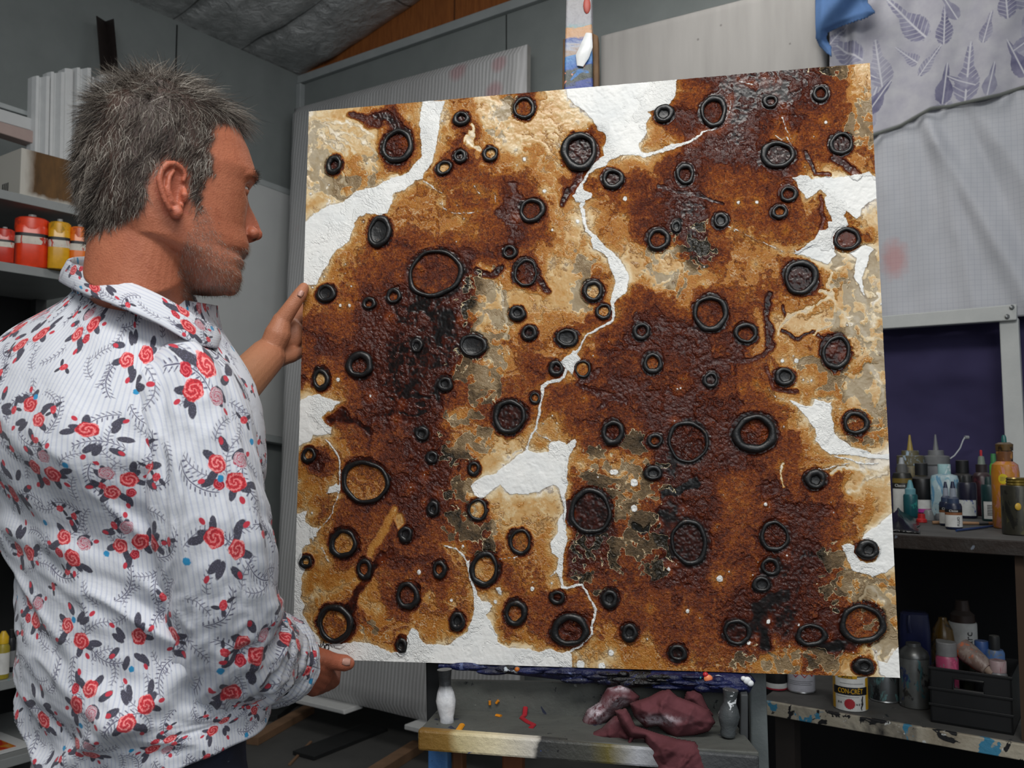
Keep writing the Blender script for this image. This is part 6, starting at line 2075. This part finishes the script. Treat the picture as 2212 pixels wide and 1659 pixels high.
for (x, yb, yt, w, lb) in ((2061, 1144, 1043, 34, 'small copper-banded ink bottle in front with white FLUID label'), (2045, 1136, 1043, 28, 'twin copper-banded ink bottle tucked behind the front FLUID bottle')):
    t, made, c, r, h, v = vessel('ink_bottle', lb, 'bottle', x, yb, yt, w, zt, [
        ('body', [(.92, 0), (1, .03), (1, .48), (.85, .54)], dusty('bottle_indigo', '17203a', .35)), ('cap', [(.7, .54), (.66, .64), (.42, .68)], dusty('cap_indigo', '2c3c58', .5)), ('nozzle', [(.42, .68), (.36, .86)], dusty('nozzle_clear', '8f97a4', .35)), ('tip', [(.32, .86), (.16, 1)], dusty('tip_indigo', '242d48', .4))], 'twin ink bottles')
    patch_on(t, c, r, v, -1.3, 1.3, .05 * h, .30 * h, W_lab); patch_on(t, c, r, v, -1.3, 1.3, .30 * h, .355 * h, dusty('copper_band', '8a5a3a', .3, dust=0), 'band')
    patch_on(t, c, r, v, -1.3, 1.3, .355 * h, .42 * h, K_ink, 'band')
    text_on(t, 'Classe', c, r + .0006, .388 * h, .008, v, W_lab)
    text_on(t, 'FLUID', c, r + .0006, .17 * h, .009, v, K_ink, a0=.55, rot=1)
# caps, sticks, brushes, bag on the worktop
vessel('bottle_cap', 'loose red cap lying on the bench', 'cap', 1991, 1129, 1111, 22, zt, [('body', [(1, 0), (.95, .35), (.7, .45), (.65, 1)], plain('red_cap', 'c22a2c', .4))])
vessel('bottle_cap', 'loose clear cap beside the red cap', 'cap', 2006, 1125, 1102, 22, zt, [('body', [(1, 0), (.95, .5), (.7, .9), (.4, 1)], dusty('clear_cap', '7d7f80', .3))])
vessel('bottle_cap', 'small dark grey lump of dried paint by the blue-streaked bottle', 'paint lump', 2027, 1123, 1110, 16, zt, [('body', [(1, 0), (.9, .6), (.5, 1)], dusty('grey_lump', '43454a', .6))])
def stick(name, label, cat, a, b, r, mats):
    p, q = atz(*a, zt + r), atz(*b, zt + r)
    t = thing(name, (p + q) / 2, label, cat)
    n = len(mats)
    for i, (pn, f0, f1, m) in enumerate(mats):
        G().tube([p.lerp(q, f0), p.lerp(q, (f0 + f1) / 2), p.lerp(q, f1)], [r, r * 1.1, r * .85], 10).obj(pn, m, t)
stick('paint_brush', 'pale wooden stick lying behind the small ink bottles', 'brush', (2014, 1129), (2135, 1131), .0045, [('handle', 0, .83, plain('pale_wood', 'a5805f', .6)), ('ferrule', .83, 1, dusty('dark_ferrule', '2a2c2e', .4))])
stick('paint_brush', 'thin blue-handled brush lying at the front of the bench', 'brush', (2066, 1146), (2156, 1135), .003, [('handle', 0, .9, plain('blue_handle', '27406e', .4)), ('ferrule', .9, 1, dusty('dark_ferrule', '2a2c2e', .4))])
stick('paint_brush', 'short orange-brown brush handle pointing behind the orange bottle', 'brush', (2134, 1131), (2160, 1129), .004, [('handle', 0, 1, plain('orange_handle', '8a5526', .5))])
def bag(u, v):
    x = 1918 + u * 66; y = 1119 + v * 30 + u * (v - .3) * 6
    p = atz(x, y, zt)
    e = min(u * 3, (1 - u) * 1.6, v * 3, (1 - v) * 3, 1)
    return p + Vector((.02 * (float(fbm(np.array(v * 6.), np.array(3.3), 58, 2)) - .5) * (u > .9 or u < .1) , .03 * (float(fbm(np.array(u * 7.), np.array(1.3), 57, 2)) - .5) * abs(v - .5) * 2, 0)) + UP * (.002 + .045 * max(0, e) * (1 - u * .75) * (.6 + .8 * float(fbm(np.array(u * 5.), np.array(v * 6.), 55, 3))))
o = G().grid(bag, 30, 20).obj('plastic_bag', plain('black_plastic', '101114', .22), None, angle=180, solid=.001)
tag(o, 'crumpled shiny black plastic wrapper on the bench beside the painting', 'plastic wrapper')

# ---- lower shelf
zl = Z_LOW + .0008
M_tinrim = dusty('tin_rim', '8d8f90', .3, dust=0, metal=.8)
t, made, c, r, h, v = vessel('paint_tin', 'black tin with a white and red band under the ledge end', 'tin', 1677, 1493, 1440, 44, zl, [('body', [(.98, 0), (1, .02), (1, .96), (.97, 1)], dusty('tin_black', '1b1b1d', .4, dust=0))])
patch_on(t, c, r, v, -1.4, 1.4, .03 * h, .09 * h, plain('red_band', 'b0283a', .5), 'band'); patch_on(t, c, r, v, -1.4, 1.4, .09 * h, .28 * h, W_lab, 'band')
t, made, c, r, h, v = vessel('paint_tin', 'pale tin printed with red hazard diamonds', 'tin', 1731, 1499, 1430, 58, zl, [('body', [(.97, 0), (1, .02), (1, .96), (.97, 1)], dusty('tin_pale', 'b9b9c2', .45, dust=0)), ('rim', [(1.0, 0), (1.03, .02), (1.0, .05)], M_tinrim)])
Rd = plain('hazard_red', 'b8323c', .5)
def diamond(t, c, r, v, a, hh, s, red=True):
    side = Vector((v.y, -v.x, 0))
    def P(x, y, e): 
        an = a + x / r
        return c + (-v * math.cos(an) + side * math.sin(an)) * (r + e) + UP * (hh + y)
    if red:
        g = G(); g.add([P(-s, 0, .0008), P(0, -s, .0008), P(s, 0, .0008), P(0, s, .0008), P(-s * .76, 0, .0008), P(0, -s * .76, .0008), P(s * .76, 0, .0008), P(0, s * .76, .0008)], [(i, (i + 1) % 4, 4 + (i + 1) % 4, 4 + i) for i in range(4)])
        g.obj('hazard_mark', Rd, t, smooth=False)
    return P
for a, kind in ((-.38, '!'), (.25, '*')):
    P = diamond(t, c, r, v, a, .62 * h, .0135)
    text_on(t, kind, c, r + .0004, (.62 if kind == '!' else .58) * h, .016 if kind == '!' else .024, v, K_ink, a0=a)
G().add([P(.0, 0, .0008) for _ in range(1)] and [diamond(t, c, r, v, .85, .62 * h, .01, False)(x, y, .0008) for x, y in ((-.011, 0), (0, -.011), (.011, 0), (0, .011))], [(0, 1, 2, 3)]).obj('hazard_mark', Rd, t, smooth=False)
fine_print(t, c, r, v, -.9, .9, [.36 * h, .31 * h, .26 * h])
# CON-CRET tin
t, made, c, r, h, v = vessel('paint_tin', 'white and yellow tin lettered CON-CRĒT on a black band', 'tin', 1838, 1538, 1458, 70, zl, [('body', [(.98, 0), (1, .015), (1, .975), (.97, 1)], dusty('tin_white', 'd6d6d2', .42, dust=0)), ('rim', [(1.0, .965), (1.03, .98), (1.0, 1.0)], M_tinrim)])
Yl = plain('tin_yellow', 'd9a51c', .45)
patch_on(t, c, r, v, -1.35, 1.35, .88 * h, .97 * h, K_ink, 'band')
patch_on(t, c, r + .0004, v, -.75, .40, .84 * h, .985 * h, Yl, 'label')
for a, b in ((-1.5, -1.0), (1.0, 1.5)):
    patch_on(t, c, r, v, a, b, .03 * h, .84 * h, Yl, 'label')
patch_on(t, c, r + .0004, v, -1.15, 1.12, .42 * h, .62 * h, K_ink, 'band')
text_on(t, 'CON-CRĒT', c, r + .0008, .515 * h, .0165, v, plain('tin_yellow_text', 'f0b81e', .45), width=.062)
text_on(t, 'TROMBELA', c, r + .0010, .935 * h, .0072, v, K_ink, a0=-.18, width=.034); text_on(t, 'SPORTS', c, r + .0010, .875 * h, .0072, v, K_ink, a0=-.18, width=.026)
fine_print(t, c, r, v, -.6, .8, [.71 * h]); fine_print(t, c, r, v, -.9, .5, [.37 * h])
text_on(t, 'B A', c, r + .0008, .22 * h, .007, v, K_ink, a0=-.62); text_on(t, 'N E T', c, r + .0008, .19 * h, .007, v, K_ink, a0=.50)
def seal(u, w, cc=c, rr=r):
    k = 1 + .07 * math.sin(w * 2 * math.pi * 16)
    a = -.05 + .0125 * u * k * math.cos(w * 2 * math.pi) / rr; hh = .2 * h + .0125 * u * k * math.sin(w * 2 * math.pi)
    return cc + (-v * math.cos(a) + Vector((v.y, -v.x, 0)) * math.sin(a)) * (rr + .0011) + UP * hh
G().grid(seal, 3, 64).obj('seal', plain('seal_red', 'b9303a', .5), t, angle=180)
g = G(); side = Vector((v.y, -v.x, 0))
g.tube([c + (-v * math.cos(a) + side * math.sin(a)) * (r + .001) + UP * (hh * h) for a, hh in ((.75, .40), (.68, .3), (.72, .2), (.62, .1), (.66, .05))], [.002, .004, .0035, .003, .002], 8, flat=.4)
g.obj('paint_drip', K_ink, t)
# silver tins
vessel('paint_tin', 'silver tin with pale teal drips beside the CON-CRĒT tin', 'tin', 1912, 1519, 1440, 62, zl, [('body', [(.97, 0), (1, .02), (1, .96), (.95, 1)], dusty('silver_teal', '66696a', .32, ['86b4b4', '3c3e40'], metal=.7, dust=.1)), ('rim', [(1.0, 0), (1.03, .015), (1.0, .04)], M_tinrim)])
t, made, c, r, h, v = vessel('paint_tin', 'tall silver can with a domed top spattered with blue and red', 'tin', 1977, 1533, 1402, 62, zl, [('body', [(.97, 0), (1, .012), (1, .76), (.98, .78)], dusty('silver_spatter', '6f7170', .32, ['3a4a7a', '454545', '4f7f86'], metal=.6, dust=.1)),
    ('top', [(1.02, .775), (1.02, .79), (.9, .87), (.5, .95), (.48, 1.0), (.3, 1.0)], dusty('can_dome', '5a5b5b', .35, metal=.7))])
t, made, c, r, h, v = vessel('jug', 'dark blue plastic jug with a yellow label behind the silver can', 'jug', 1979, 1475, 1331, 62, zl, [('body', [(.94, 0), (1, .03), (1, .72), (.96, .84), (.9, .97), (.7, 1)], dusty('jug_blue', '141c4a', .35, dust=.15))], sq=3.5, ry=.7)
patch_on(t, c, r * .74, v, -.55, .8, .42 * h, .5 * h, plain('label_yellow', 'b8a020', .5)); text_on(t, 'CO', c, r * .74 + .001, .455 * h, .010, v, K_ink, a0=.5)
G().tube([c - v * (r * .72) + UP * (.96 * h) - side * .012, c - v * (r * .82) + UP * (.86 * h) - side * .014, c - v * (r * .80) + UP * (.72 * h) - side * .012], .005, 8).obj('handle', dusty('jug_blue', '141c4a', .35), t)
t, made, c, r, h, v = vessel('spray_can', 'brown-topped spray can with a white label at the back of the lower shelf', 'spray can', 2083, 1458, 1308, 56, zl, [('body', [(.97, 0), (1, .02), (1, .68), (.95, .70)], W_lab), ('cap', [(.9, .70), (.86, .8), (.55, .86), (.45, 1.0), (.3, 1)], dusty('brown_cap', '3a2a24', .5))])
text_on(t, 'arc', c, r, .5 * h, .03, v, K_ink, a0=.45, rot=1)
vessel('paint_bottle', 'gold rounded bottle lying among the jars behind the crate', 'bottle', 2040, 1464, 1343, 46, zl, [('body', [(.9, 0), (1, .05), (1, .6), (.85, .8), (.4, .95), (.35, 1)], dusty('gold_bottle', '6b4f1c', .25, ['3a2c14']))])
# crate
ct = [pb(2011, 1567, K_F - .06), pb(2190, 1595, K_F - .06)]
s0, s1 = s_of(ct[0]), s_of(ct[1]); hC = pb(2006, 1440, K_F - .06).z - Z_LOW
kf = K_F - .06; dep = .20
cr = thing('crate', wall_pt((s0 + s1) / 2, zl, kf - dep / 2), 'black ribbed plastic crate full of jars on the lower shelf', 'crate')
M_crate = plain('black_crate', '17181a', .45, .15, 30)
def crp(s, z, k): return wall_pt(s, zl + z, k)
G().slab([crp(s0, 0, kf), crp(s1, 0, kf), crp(s1, 0, kf - dep), crp(s0, 0, kf - dep)], UP * .005).obj('base', M_crate, cr, smooth=False)
sm_ = (s0 + s1) / 2
def wall4(a, b, n, hole=False):
    g = G()
    if hole:
        u = (b - a).normalized(); L = (b - a).length
        xs = [0, L * .31, L * .66, L]; zs = [0, hC * .66, hC * .84, hC]
        for i in range(3):
            for j in range(3):
                if i == 1 and j == 1: continue
                g.slab([a + u * xs[i] + UP * zs[j], a + u * xs[i + 1] + UP * zs[j], a + u * xs[i + 1] + UP * zs[j + 1], a + u * xs[i] + UP * zs[j + 1]], n * -.004)
    else:
        g.slab([a, b, b + UP * hC, a + UP * hC], n * -.004)
    return g
wall4(crp(s0, 0, kf), crp(s1, 0, kf), NBK, True).obj('front_wall', M_crate, cr, smooth=False)
wall4(crp(s0, 0, kf - dep), crp(s1, 0, kf - dep), NBK).obj('back_wall', M_crate, cr, smooth=False)
wall4(crp(s0, 0, kf - dep), crp(s0, 0, kf), -DB).obj('side_wall', M_crate, cr, smooth=False)
wall4(crp(s1, 0, kf - dep), crp(s1, 0, kf), DB).obj('side_wall', M_crate, cr, smooth=False)
for z in (.33, .62, .985):
    G().slab([crp(s0 - .003, z * hC - .003, kf), crp(s1 + .003, z * hC - .003, kf), crp(s1 + .003, z * hC + .003, kf), crp(s0 - .003, z * hC + .003, kf)], NBK * .004).obj('rib', M_crate, cr, smooth=False, bevel=.001)
L_ = s1 - s0
fr = [crp(s0 + L_ * .30, hC * .65, kf), crp(s0 + L_ * .67, hC * .65, kf), crp(s0 + L_ * .67, hC * .85, kf), crp(s0 + L_ * .30, hC * .85, kf)]
G().tube(fr + [fr[0]], .0035, 8).obj('hand_hold', M_crate, cr)
zc_ = zl + .006
def in_crate(x, yb, yt, w, parts, lb, nm='paint_jar', cat='jar', k=.5):
    # stand on the crate floor, positioned by its pixel column
    p = pb(x, 1500, kf - dep * k); B = Vector((p.x, p.y, zc_))
    r = w * p.y / F_PX / 2
    zt_ = at(x, yt, p.y).z
    h = zt_ - zc_
    t = thing(nm, B, lb, cat, 'jars in the crate')
    for pr in parts:
        G().lathe([(a * r, b * h) for a, b in pr[1]], B, 24).obj(pr[0], pr[2], t, angle=35)
JB = [(.95, 0), (1, .03), (1, .78), (.85, .82)]; JL = [(.9, .82), (.9, .99), (.85, 1)]
in_crate(2048, 1500, 1386, 44, [('body', JB, dusty('jar_pink', '9a3a5c', .4, ['c2557a', '7a6a70'])), ('lid', JL, dusty('jar_lid_grey', '6f6f70', .4))], 'pink-stained jar in the front left of the crate', k=.25)
in_crate(2036, 1500, 1382, 22, [('body', JB, dusty('jar_grey', '55555a', .4)), ('lid', JL, dusty('jar_lid_grey', '6f6f70', .4))], 'grey jar squeezed into the left corner of the crate', k=.7)
in_crate(2158, 1500, 1426, 36, [('body', JB, dusty('jar_clear', '77787c', .35)), ('lid', JL, dusty('jar_lid_red', 'a08a8c', .4, ['8f3a48']))], 'clear jar with a pale red-ringed lid at the right of the crate', k=.25)
in_crate(2124, 1500, 1384, 30, [('body', JB, dusty('bottle_palegrey', '63686c', .4)), ('lid', JL, dusty('cap_blue', '2c4a80', .4))], 'grey bottle with a blue cap at the back of the crate', 'paint_bottle', 'bottle', .75)
in_crate(2152, 1500, 1373, 38, [('body', JB, dusty('bottle_skyblue', '46689a', .4, ['6a6f72'])), ('lid', [(.55, .82), (.55, .98), (.5, 1)], CAPB)], 'light blue bottle with a black cap at the back of the crate', 'paint_bottle', 'bottle', .75)
in_crate(2100, 1500, 1400, 34, [('body', JB, dusty('jar_olive', '2f3328', .4)), ('lid', JL, CAPB)], 'dark olive jar in the middle of the crate', k=.8)
p, q = pb(2076, 1398, kf - dep * .4), pb(2134, 1446, kf - .05)
t = thing('paint_tube', (p + q) / 2, 'orange-smeared paint tube lying slantwise across the crate', 'paint tube')
G().tube([p, p.lerp(q, .3), p.lerp(q, .8), q], [.024, .025, .021, .016], 18).obj('body', dusty('tube_orange', '6f5a52', .45, ['b5582a', '8a7a72']), t)
G().tube([q, q + (q - p).normalized() * .016], .0115, 14).obj('cap', dusty('tube_cap', '8d7a6c', .5), t)
vessel('paint_bottle', 'pale bottle smeared teal and blue right of the crate', 'bottle', 2206, 1536, 1440, 40, zl, [('body', [(.95, 0), (1, .03), (1, .7), (.7, .82), (.5, .84)], dusty('teal_blue_smear', '8a9296', .4, ['2a5a6a', '27406e'])), ('cap', [(.5, .84), (.45, 1)], dusty('cap_grey', '5d5d5c', .5))])

# ================================================================== shelving unit on the left
K_L = .95; K_LB = .45
def lpt(px, py, off=K_L): return pl(px, py, off)
sl = lambda q: (q - CORNER).dot(DL)
zA, zB = lpt(90, 430).z, lpt(70, 577).z
zC, zD, zE = lpt(20, 1162).z, lpt(15, 1470).z, lpt(15, 1640).z
sa, sb = sl(lpt(250, 470)), sl(lpt(-90, 430))
rack = thing('shelving_unit', left_pt((sa + sb) / 2, 0, (K_L + K_LB) / 2), 'grey metal shelving unit stocked with paints at the left edge', 'shelving unit')
M_shelf = panel_paint('shelf_grey', '8a8d8d', '969a9a', 8, .5, speck='5f9aa0')
for z in (zA, zB, zC, zD, zE):
    G().slab([left_pt(sa, z - .028, K_LB), left_pt(sb, z - .028, K_LB), left_pt(sb, z - .028, K_L), left_pt(sa, z - .028, K_L)], UP * .03).obj('shelf', M_shelf, rack, smooth=False, bevel=.002)
for s in (sa, sb - .04):
    for k in (K_LB, K_L - .04):
        G().slab([left_pt(s, 0, k), left_pt(s + .04, 0, k), left_pt(s + .04, 0, k + .04), left_pt(s, 0, k + .04)], UP * (zA + .0)).obj('post', plain('post_dark_grey', '3a3c3d', .5), rack, smooth=False)
G().slab([left_pt(sa, zE, K_LB), left_pt(sb, zE, K_LB), left_pt(sb, zA, K_LB), left_pt(sa, zA, K_LB)], -NL * .006).obj('back_sheet', plain('rack_back_dark', '1d1e20', .8), rack, smooth=False)
# paint jars
def pjar(x, yb, yt, w, h1, h2, lb):
    M1 = dusty('jar_' + h1, h1, .25, None, .05); M2 = dusty('jarcap_' + h1, h1, .35, [h2], .05)
    t, made, c, r, h, v = vessel('paint_jar', lb, 'jar', x, yb, yt, w, zB + .0028, [
        ('body', [(.95, 0), (1, .02), (1, .70), (.96, .76)], M1), ('lid', [(1.02, .70), (1.04, .74), (1.02, .90), (.85, .93), (.4, .94)], M2), ('spout', [(.26, .94), (.25, 1)], dusty('spout_grey', '8a8c8c', .4))], 'litre paint jars on the left shelf', sq=4, ry=.8)
    side = Vector((v.y, -v.x, 0))
    for z0, z1, m, nm in ((.56, .62, K_ink, 'band'), (.42, .56, dusty('jar_label', 'c9c2b6', .5, [h1], 0), 'label')):
        g = G().lathe([(r * 1.012, z0 * h), (r * 1.012, z1 * h)], c, 28, sq=4, xdir=(v.y, -v.x, 0), ry=.8, cap=False); g.obj(nm, m, t)
pjar(8, 566, 486, 38, 'c2301c', '8f2416', 'dark red paint jar at the very left edge of the shelf')
pjar(66, 576, 457, 66, 'e0401c', 'c23018', 'large scarlet paint jar with a dried red crust')
pjar(126, 580, 468, 44, 'd9a012', 'b5881a', 'golden yellow paint jar between the scarlet and orange jars')
pjar(170, 584, 480, 40, 'e87416', 'c9521c', 'orange paint jar closest to the man on the left shelf')
# box with a brown stained face
zs_ = zA + .003
bx = [lpt(-40, 400, K_L - .14), lpt(43, 412, K_L - .05), lpt(175, 447, K_L - .05)]
s_a, s_b = sl(lpt(175, 440, K_L - .05)), sl(lpt(43, 412, K_L - .05))
hB = lpt(60, 322, K_L - .05).z - zs_
bt_ = thing('box', left_pt((s_a + s_b) / 2, zs_, K_L - .2), 'white carton with a brown stained face on the upper shelf', 'box')
nb = NB('stained_card'); o_ = nb.obj()
gz = nb.noise(nb.vm('MULTIPLY', o_, (3, 3, 1)), 8, 5, .6)
zq = (nb.sep(o_)[2] - zs_) / hB
e_ = nb.vm('DOT_PRODUCT', nb.vm('SUBTRACT', o_, tuple(left_pt(s_b, 0, 0))), tuple(DL)) 
m_ = nb.map(e_ + (gz - .5) * .05, -.012, -.05) * nb.map(zq + (gz - .5) * .25, .06, .16)
M_stain = nb.fin(nb.mix(m_, lin('c3bfb6'), nb.mix(nb.map(gz, .35, .65), lin('4e3619'), lin('6e4d26'))), .75)
P8 = [left_pt(s_a, zs_, K_L - .05), left_pt(s_b, zs_, K_L - .05), left_pt(s_b, zs_, K_L - .34), left_pt(s_a, zs_, K_L - .34)]
G().slab(P8, UP * hB).obj('carton', M_stain, bt_, smooth=False, bevel=.003)
for k in range(4):
    q = left_pt(s_b + .0005, zs_ + hB * .12, K_L - .13 - k * .012)
    G().slab([q, q - NL * .006, q - NL * .006 + UP * hB * .26, q + UP * hB * .26], DL * .0006).obj('barcode', K_ink, bt_, smooth=False)
# planks on top of the unit, polystyrene profiles, steel angle
def plank(pts, off, dep, mat, nm, lb, cat):
    q = [lpt(x, y, off) for x, y in pts]
    o = G().slab(q, -NL * dep).obj(nm, mat, None, smooth=False, bevel=.003); tag(o, lb, cat)
ko = .55
plank([(-60, 245), (76, 284), (76, 258), (-60, 216)], ko, .04, panel_paint('white_plank_paint', 'c6c8c9', 'd0d2d2'), 'plank', 'white painted plank lying along the top of the left shelving', 'plank')
plank([(-60, 268), (76, 311), (76, 284), (-60, 245)], ko + .01, .06, panel_paint('pink_plank_paint', 'ab9590', 'b7a29b'), 'plank', 'pinkish wooden plank under the white plank at upper left', 'plank')
plank([(-60, 213), (76, 255), (76, 245), (-60, 200)], ko - .03, .03, M_trim, 'plank', 'thin grey strip above the white plank at upper left', 'plank')
zK = zs_ + hB
Yq = at(150, 330, 2).z
M_ps = panel_paint('polystyrene_white', 'd3d5d6', 'dddfdf', 20, .8)
prof = [(69, 166, 82, 312), (82, 164, 100, 318), (100, 160, 116, 322), (116, 155, 132, 330), (133, 150, 152, 333), (153, 165, 158, 333), (158, 148, 176, 338), (176, 150, 190, 338), (190, 168, 211, 340), (212, 170, 232, 345), (232, 162, 246, 345)]
for i, (x0, y0, x1, y1) in enumerate(((69, 166, 99, 318), (101, 157, 131, 330), (134, 150, 153, 333), (157, 148, 188, 338), (191, 168, 210, 342), (213, 163, 244, 346))):
    k = .55
    g = G()
    a, b = lpt(x0, y1, k), lpt(x1, y1 + 4, k); c_, d = lpt(x1, y0 + 3, k), lpt(x0, y0, k)
    a.z = b.z = zA + .003
    w = (b - a); n = 6
    prof_ = [(0, 0), (.12, .02), (.3, .022), (.42, .006), (.58, .006), (.75, .03), (1, .03)] if i % 3 != 2 else [(0, .02), (.2, .024), (.8, .024), (1, .02)]
    vs = []
    for (u, o_2) in prof_:
        vs.append(a + w * u + NL * o_2); vs.append(d + (c_ - d) * u + NL * o_2)
    m = len(prof_)
    for (u, o_2) in prof_[::-1]:
        vs.append(a + w * u - NL * .03); vs.append(d + (c_ - d) * u - NL * .03)
    N2 = 2 * m
    fs = [(2 * j, 2 * ((j + 1) % N2), 2 * ((j + 1) % N2) + 1, 2 * j + 1) for j in range(N2)] + [tuple(2 * j for j in range(N2))[::-1], tuple(2 * j + 1 for j in range(N2))]
    o = g.add(vs, fs).obj('foam_moulding', M_ps, None, smooth=False)
    tag(o, ('grooved white foam moulding at the left end of the row', 'second white foam moulding from the left with a stepped groove', 'flat narrow white foam moulding, third from the left in the row', 'tallest white foam moulding, in the middle of the row', 'short white foam moulding right of the tallest one', 'rightmost white foam moulding behind the man\'s hair')[i], 'moulding', 'white foam mouldings')
ga = [pl(222, 175, .02), pl(246, 178, .02), pl(238, 42, .02), pl(209, 34, .02)]
an = thing('steel_angle', ga[0], 'dark rusty steel angle leaning on the left wall above the mouldings', 'steel angle')
M_rust = plain('rusty_steel', '2a2220', .6, .25, 30)
base = lambda p: Vector((p.x, p.y, p.z))
e0, e1 = pl(209, 34, .10), pl(240, 420, .34)
e2, e3 = pl(228, 46, .06), pl(258, 420, .30)
e4, e5 = pl(246, 40, .12), pl(280, 420, .36)
G().slab([e1, e3, e2, e0], -NL * .006).obj('flange', M_rust, an, smooth=False)
G().slab([e3, e5, e4, e2], -NL * .006).obj('flange', M_rust, an, smooth=False)

# lower left: bottles and prints on the lower shelves
def lv(nm, lb, cat, x, yb, yt, w, z, parts, grp=None):
    return vessel(nm, lb, cat, x, yb, yt, w, z, parts, grp)
t, made, c, r, h, v = lv('paint_bottle', 'yellow-capped bottle with a white label on the lower left shelf', 'bottle', 4, 1468, 1370, 26, zD + .003, [('body', [(.95, 0), (1, .03), (1, .66), (.7, .74)], dusty('bottle_yellow', '9a8a2a', .4)), ('cap', [(.8, .74), (.8, .88), (.3, 1)], dusty('cap_yellow', 'd0a81a', .4))])
patch_on(t, c, r, v, -1.2, 1.3, .1 * h, .55 * h, W_lab)
t, made, c, r, h, v = lv('paint_bottle', 'dark bottle behind the yellow-capped bottle on the lower left shelf', 'bottle', 22, 1452, 1365, 18, zD + .003, [('body', [(.95, 0), (1, .03), (1, .7), (.6, .8)], dusty('bottle_dark', '1d1e24', .4)), ('cap', [(.5, .8), (.45, 1)], CAPB)])
patch_on(t, c, r, v, -1.0, 1.2, .12 * h, .5 * h, dusty('label_greyed', '8d8f92', .6))
t, made, c, r, h, v = lv('white_box', 'white carton on the middle shelf at the left edge', 'box', 6, 1156, 1100, 60, zC + .003, [('carton', [(1, 0), (1, 1)], W_lab)])
pz = zE + .004
se = sl(lpt(15, 1600))
Q = [left_pt(se + .3, pz, K_L - .05), left_pt(se - .11, pz, K_L - .05), left_pt(se - .11, pz, K_L - .36), left_pt(se + .3, pz, K_L - .36)]
pr_ = thing('art_print', Q[0].lerp(Q[2], .5), 'unframed print of a fiery orange abstract on the low shelf at left', 'print')
G().slab(Q, UP * .002).obj('paper', plain('print_paper', 'd9dbdb', .6, .03), pr_, smooth=False)
nb = NB('fiery_print'); o_ = nb.obj()
n = nb.noise(o_, 9, 5, .6, 1.2)
M_fire = nb.fin(nb.ramp(n, [(.3, lin('8c8a86')), (.42, lin('c9a07a')), (.5, lin('d8902a')), (.58, lin('c9402a')), (.68, lin('b02a24')), (.75, lin('d8b45a'))]), .4)
mid = Q[0].lerp(Q[2], .5)
G().slab([mid + (p - mid) * .80 + UP * .0021 for p in Q], UP * .0006).obj('image', M_fire, pr_, smooth=False)

# ---- battens on the floor
def batten(a, b, w, th, mat, lb):
    p, q = atz(*a, th), atz(*b, th)
    d = (q - p).normalized(); s = Vector((-d.y, d.x, 0)) * w / 2
    o = G().slab([p - s - UP * th, q - s - UP * th, q + s - UP * th, p + s - UP * th], UP * th).obj('batten', mat, None, smooth=False, bevel=.002)
    tag(o, lb, 'wooden batten', 'battens on the floor')
W1 = plain('pine_batten', '8a6a50', .7, .18, 12); W2 = plain('black_batten', '222324', .7, .2, 20)
batten((545, 1592), (668, 1524), .06, .035, W1, 'pale pine batten lying on the floor beside the man\'s hip')
batten((760, 1690), (905, 1600), .06, .04, W1, 'pine batten running under the left foot of the easel')
batten((655, 1628), (815, 1566), .13, .018, W2, 'black painted board flat on the floor below the wrapped picture')
batten((625, 1650), (672, 1600), .012, .008, W1, 'thin splinter of wood beside the black board')
batten((580, 1545), (640, 1500), .09, .03, W2, 'dark batten in the shadow behind the man\'s elbow')
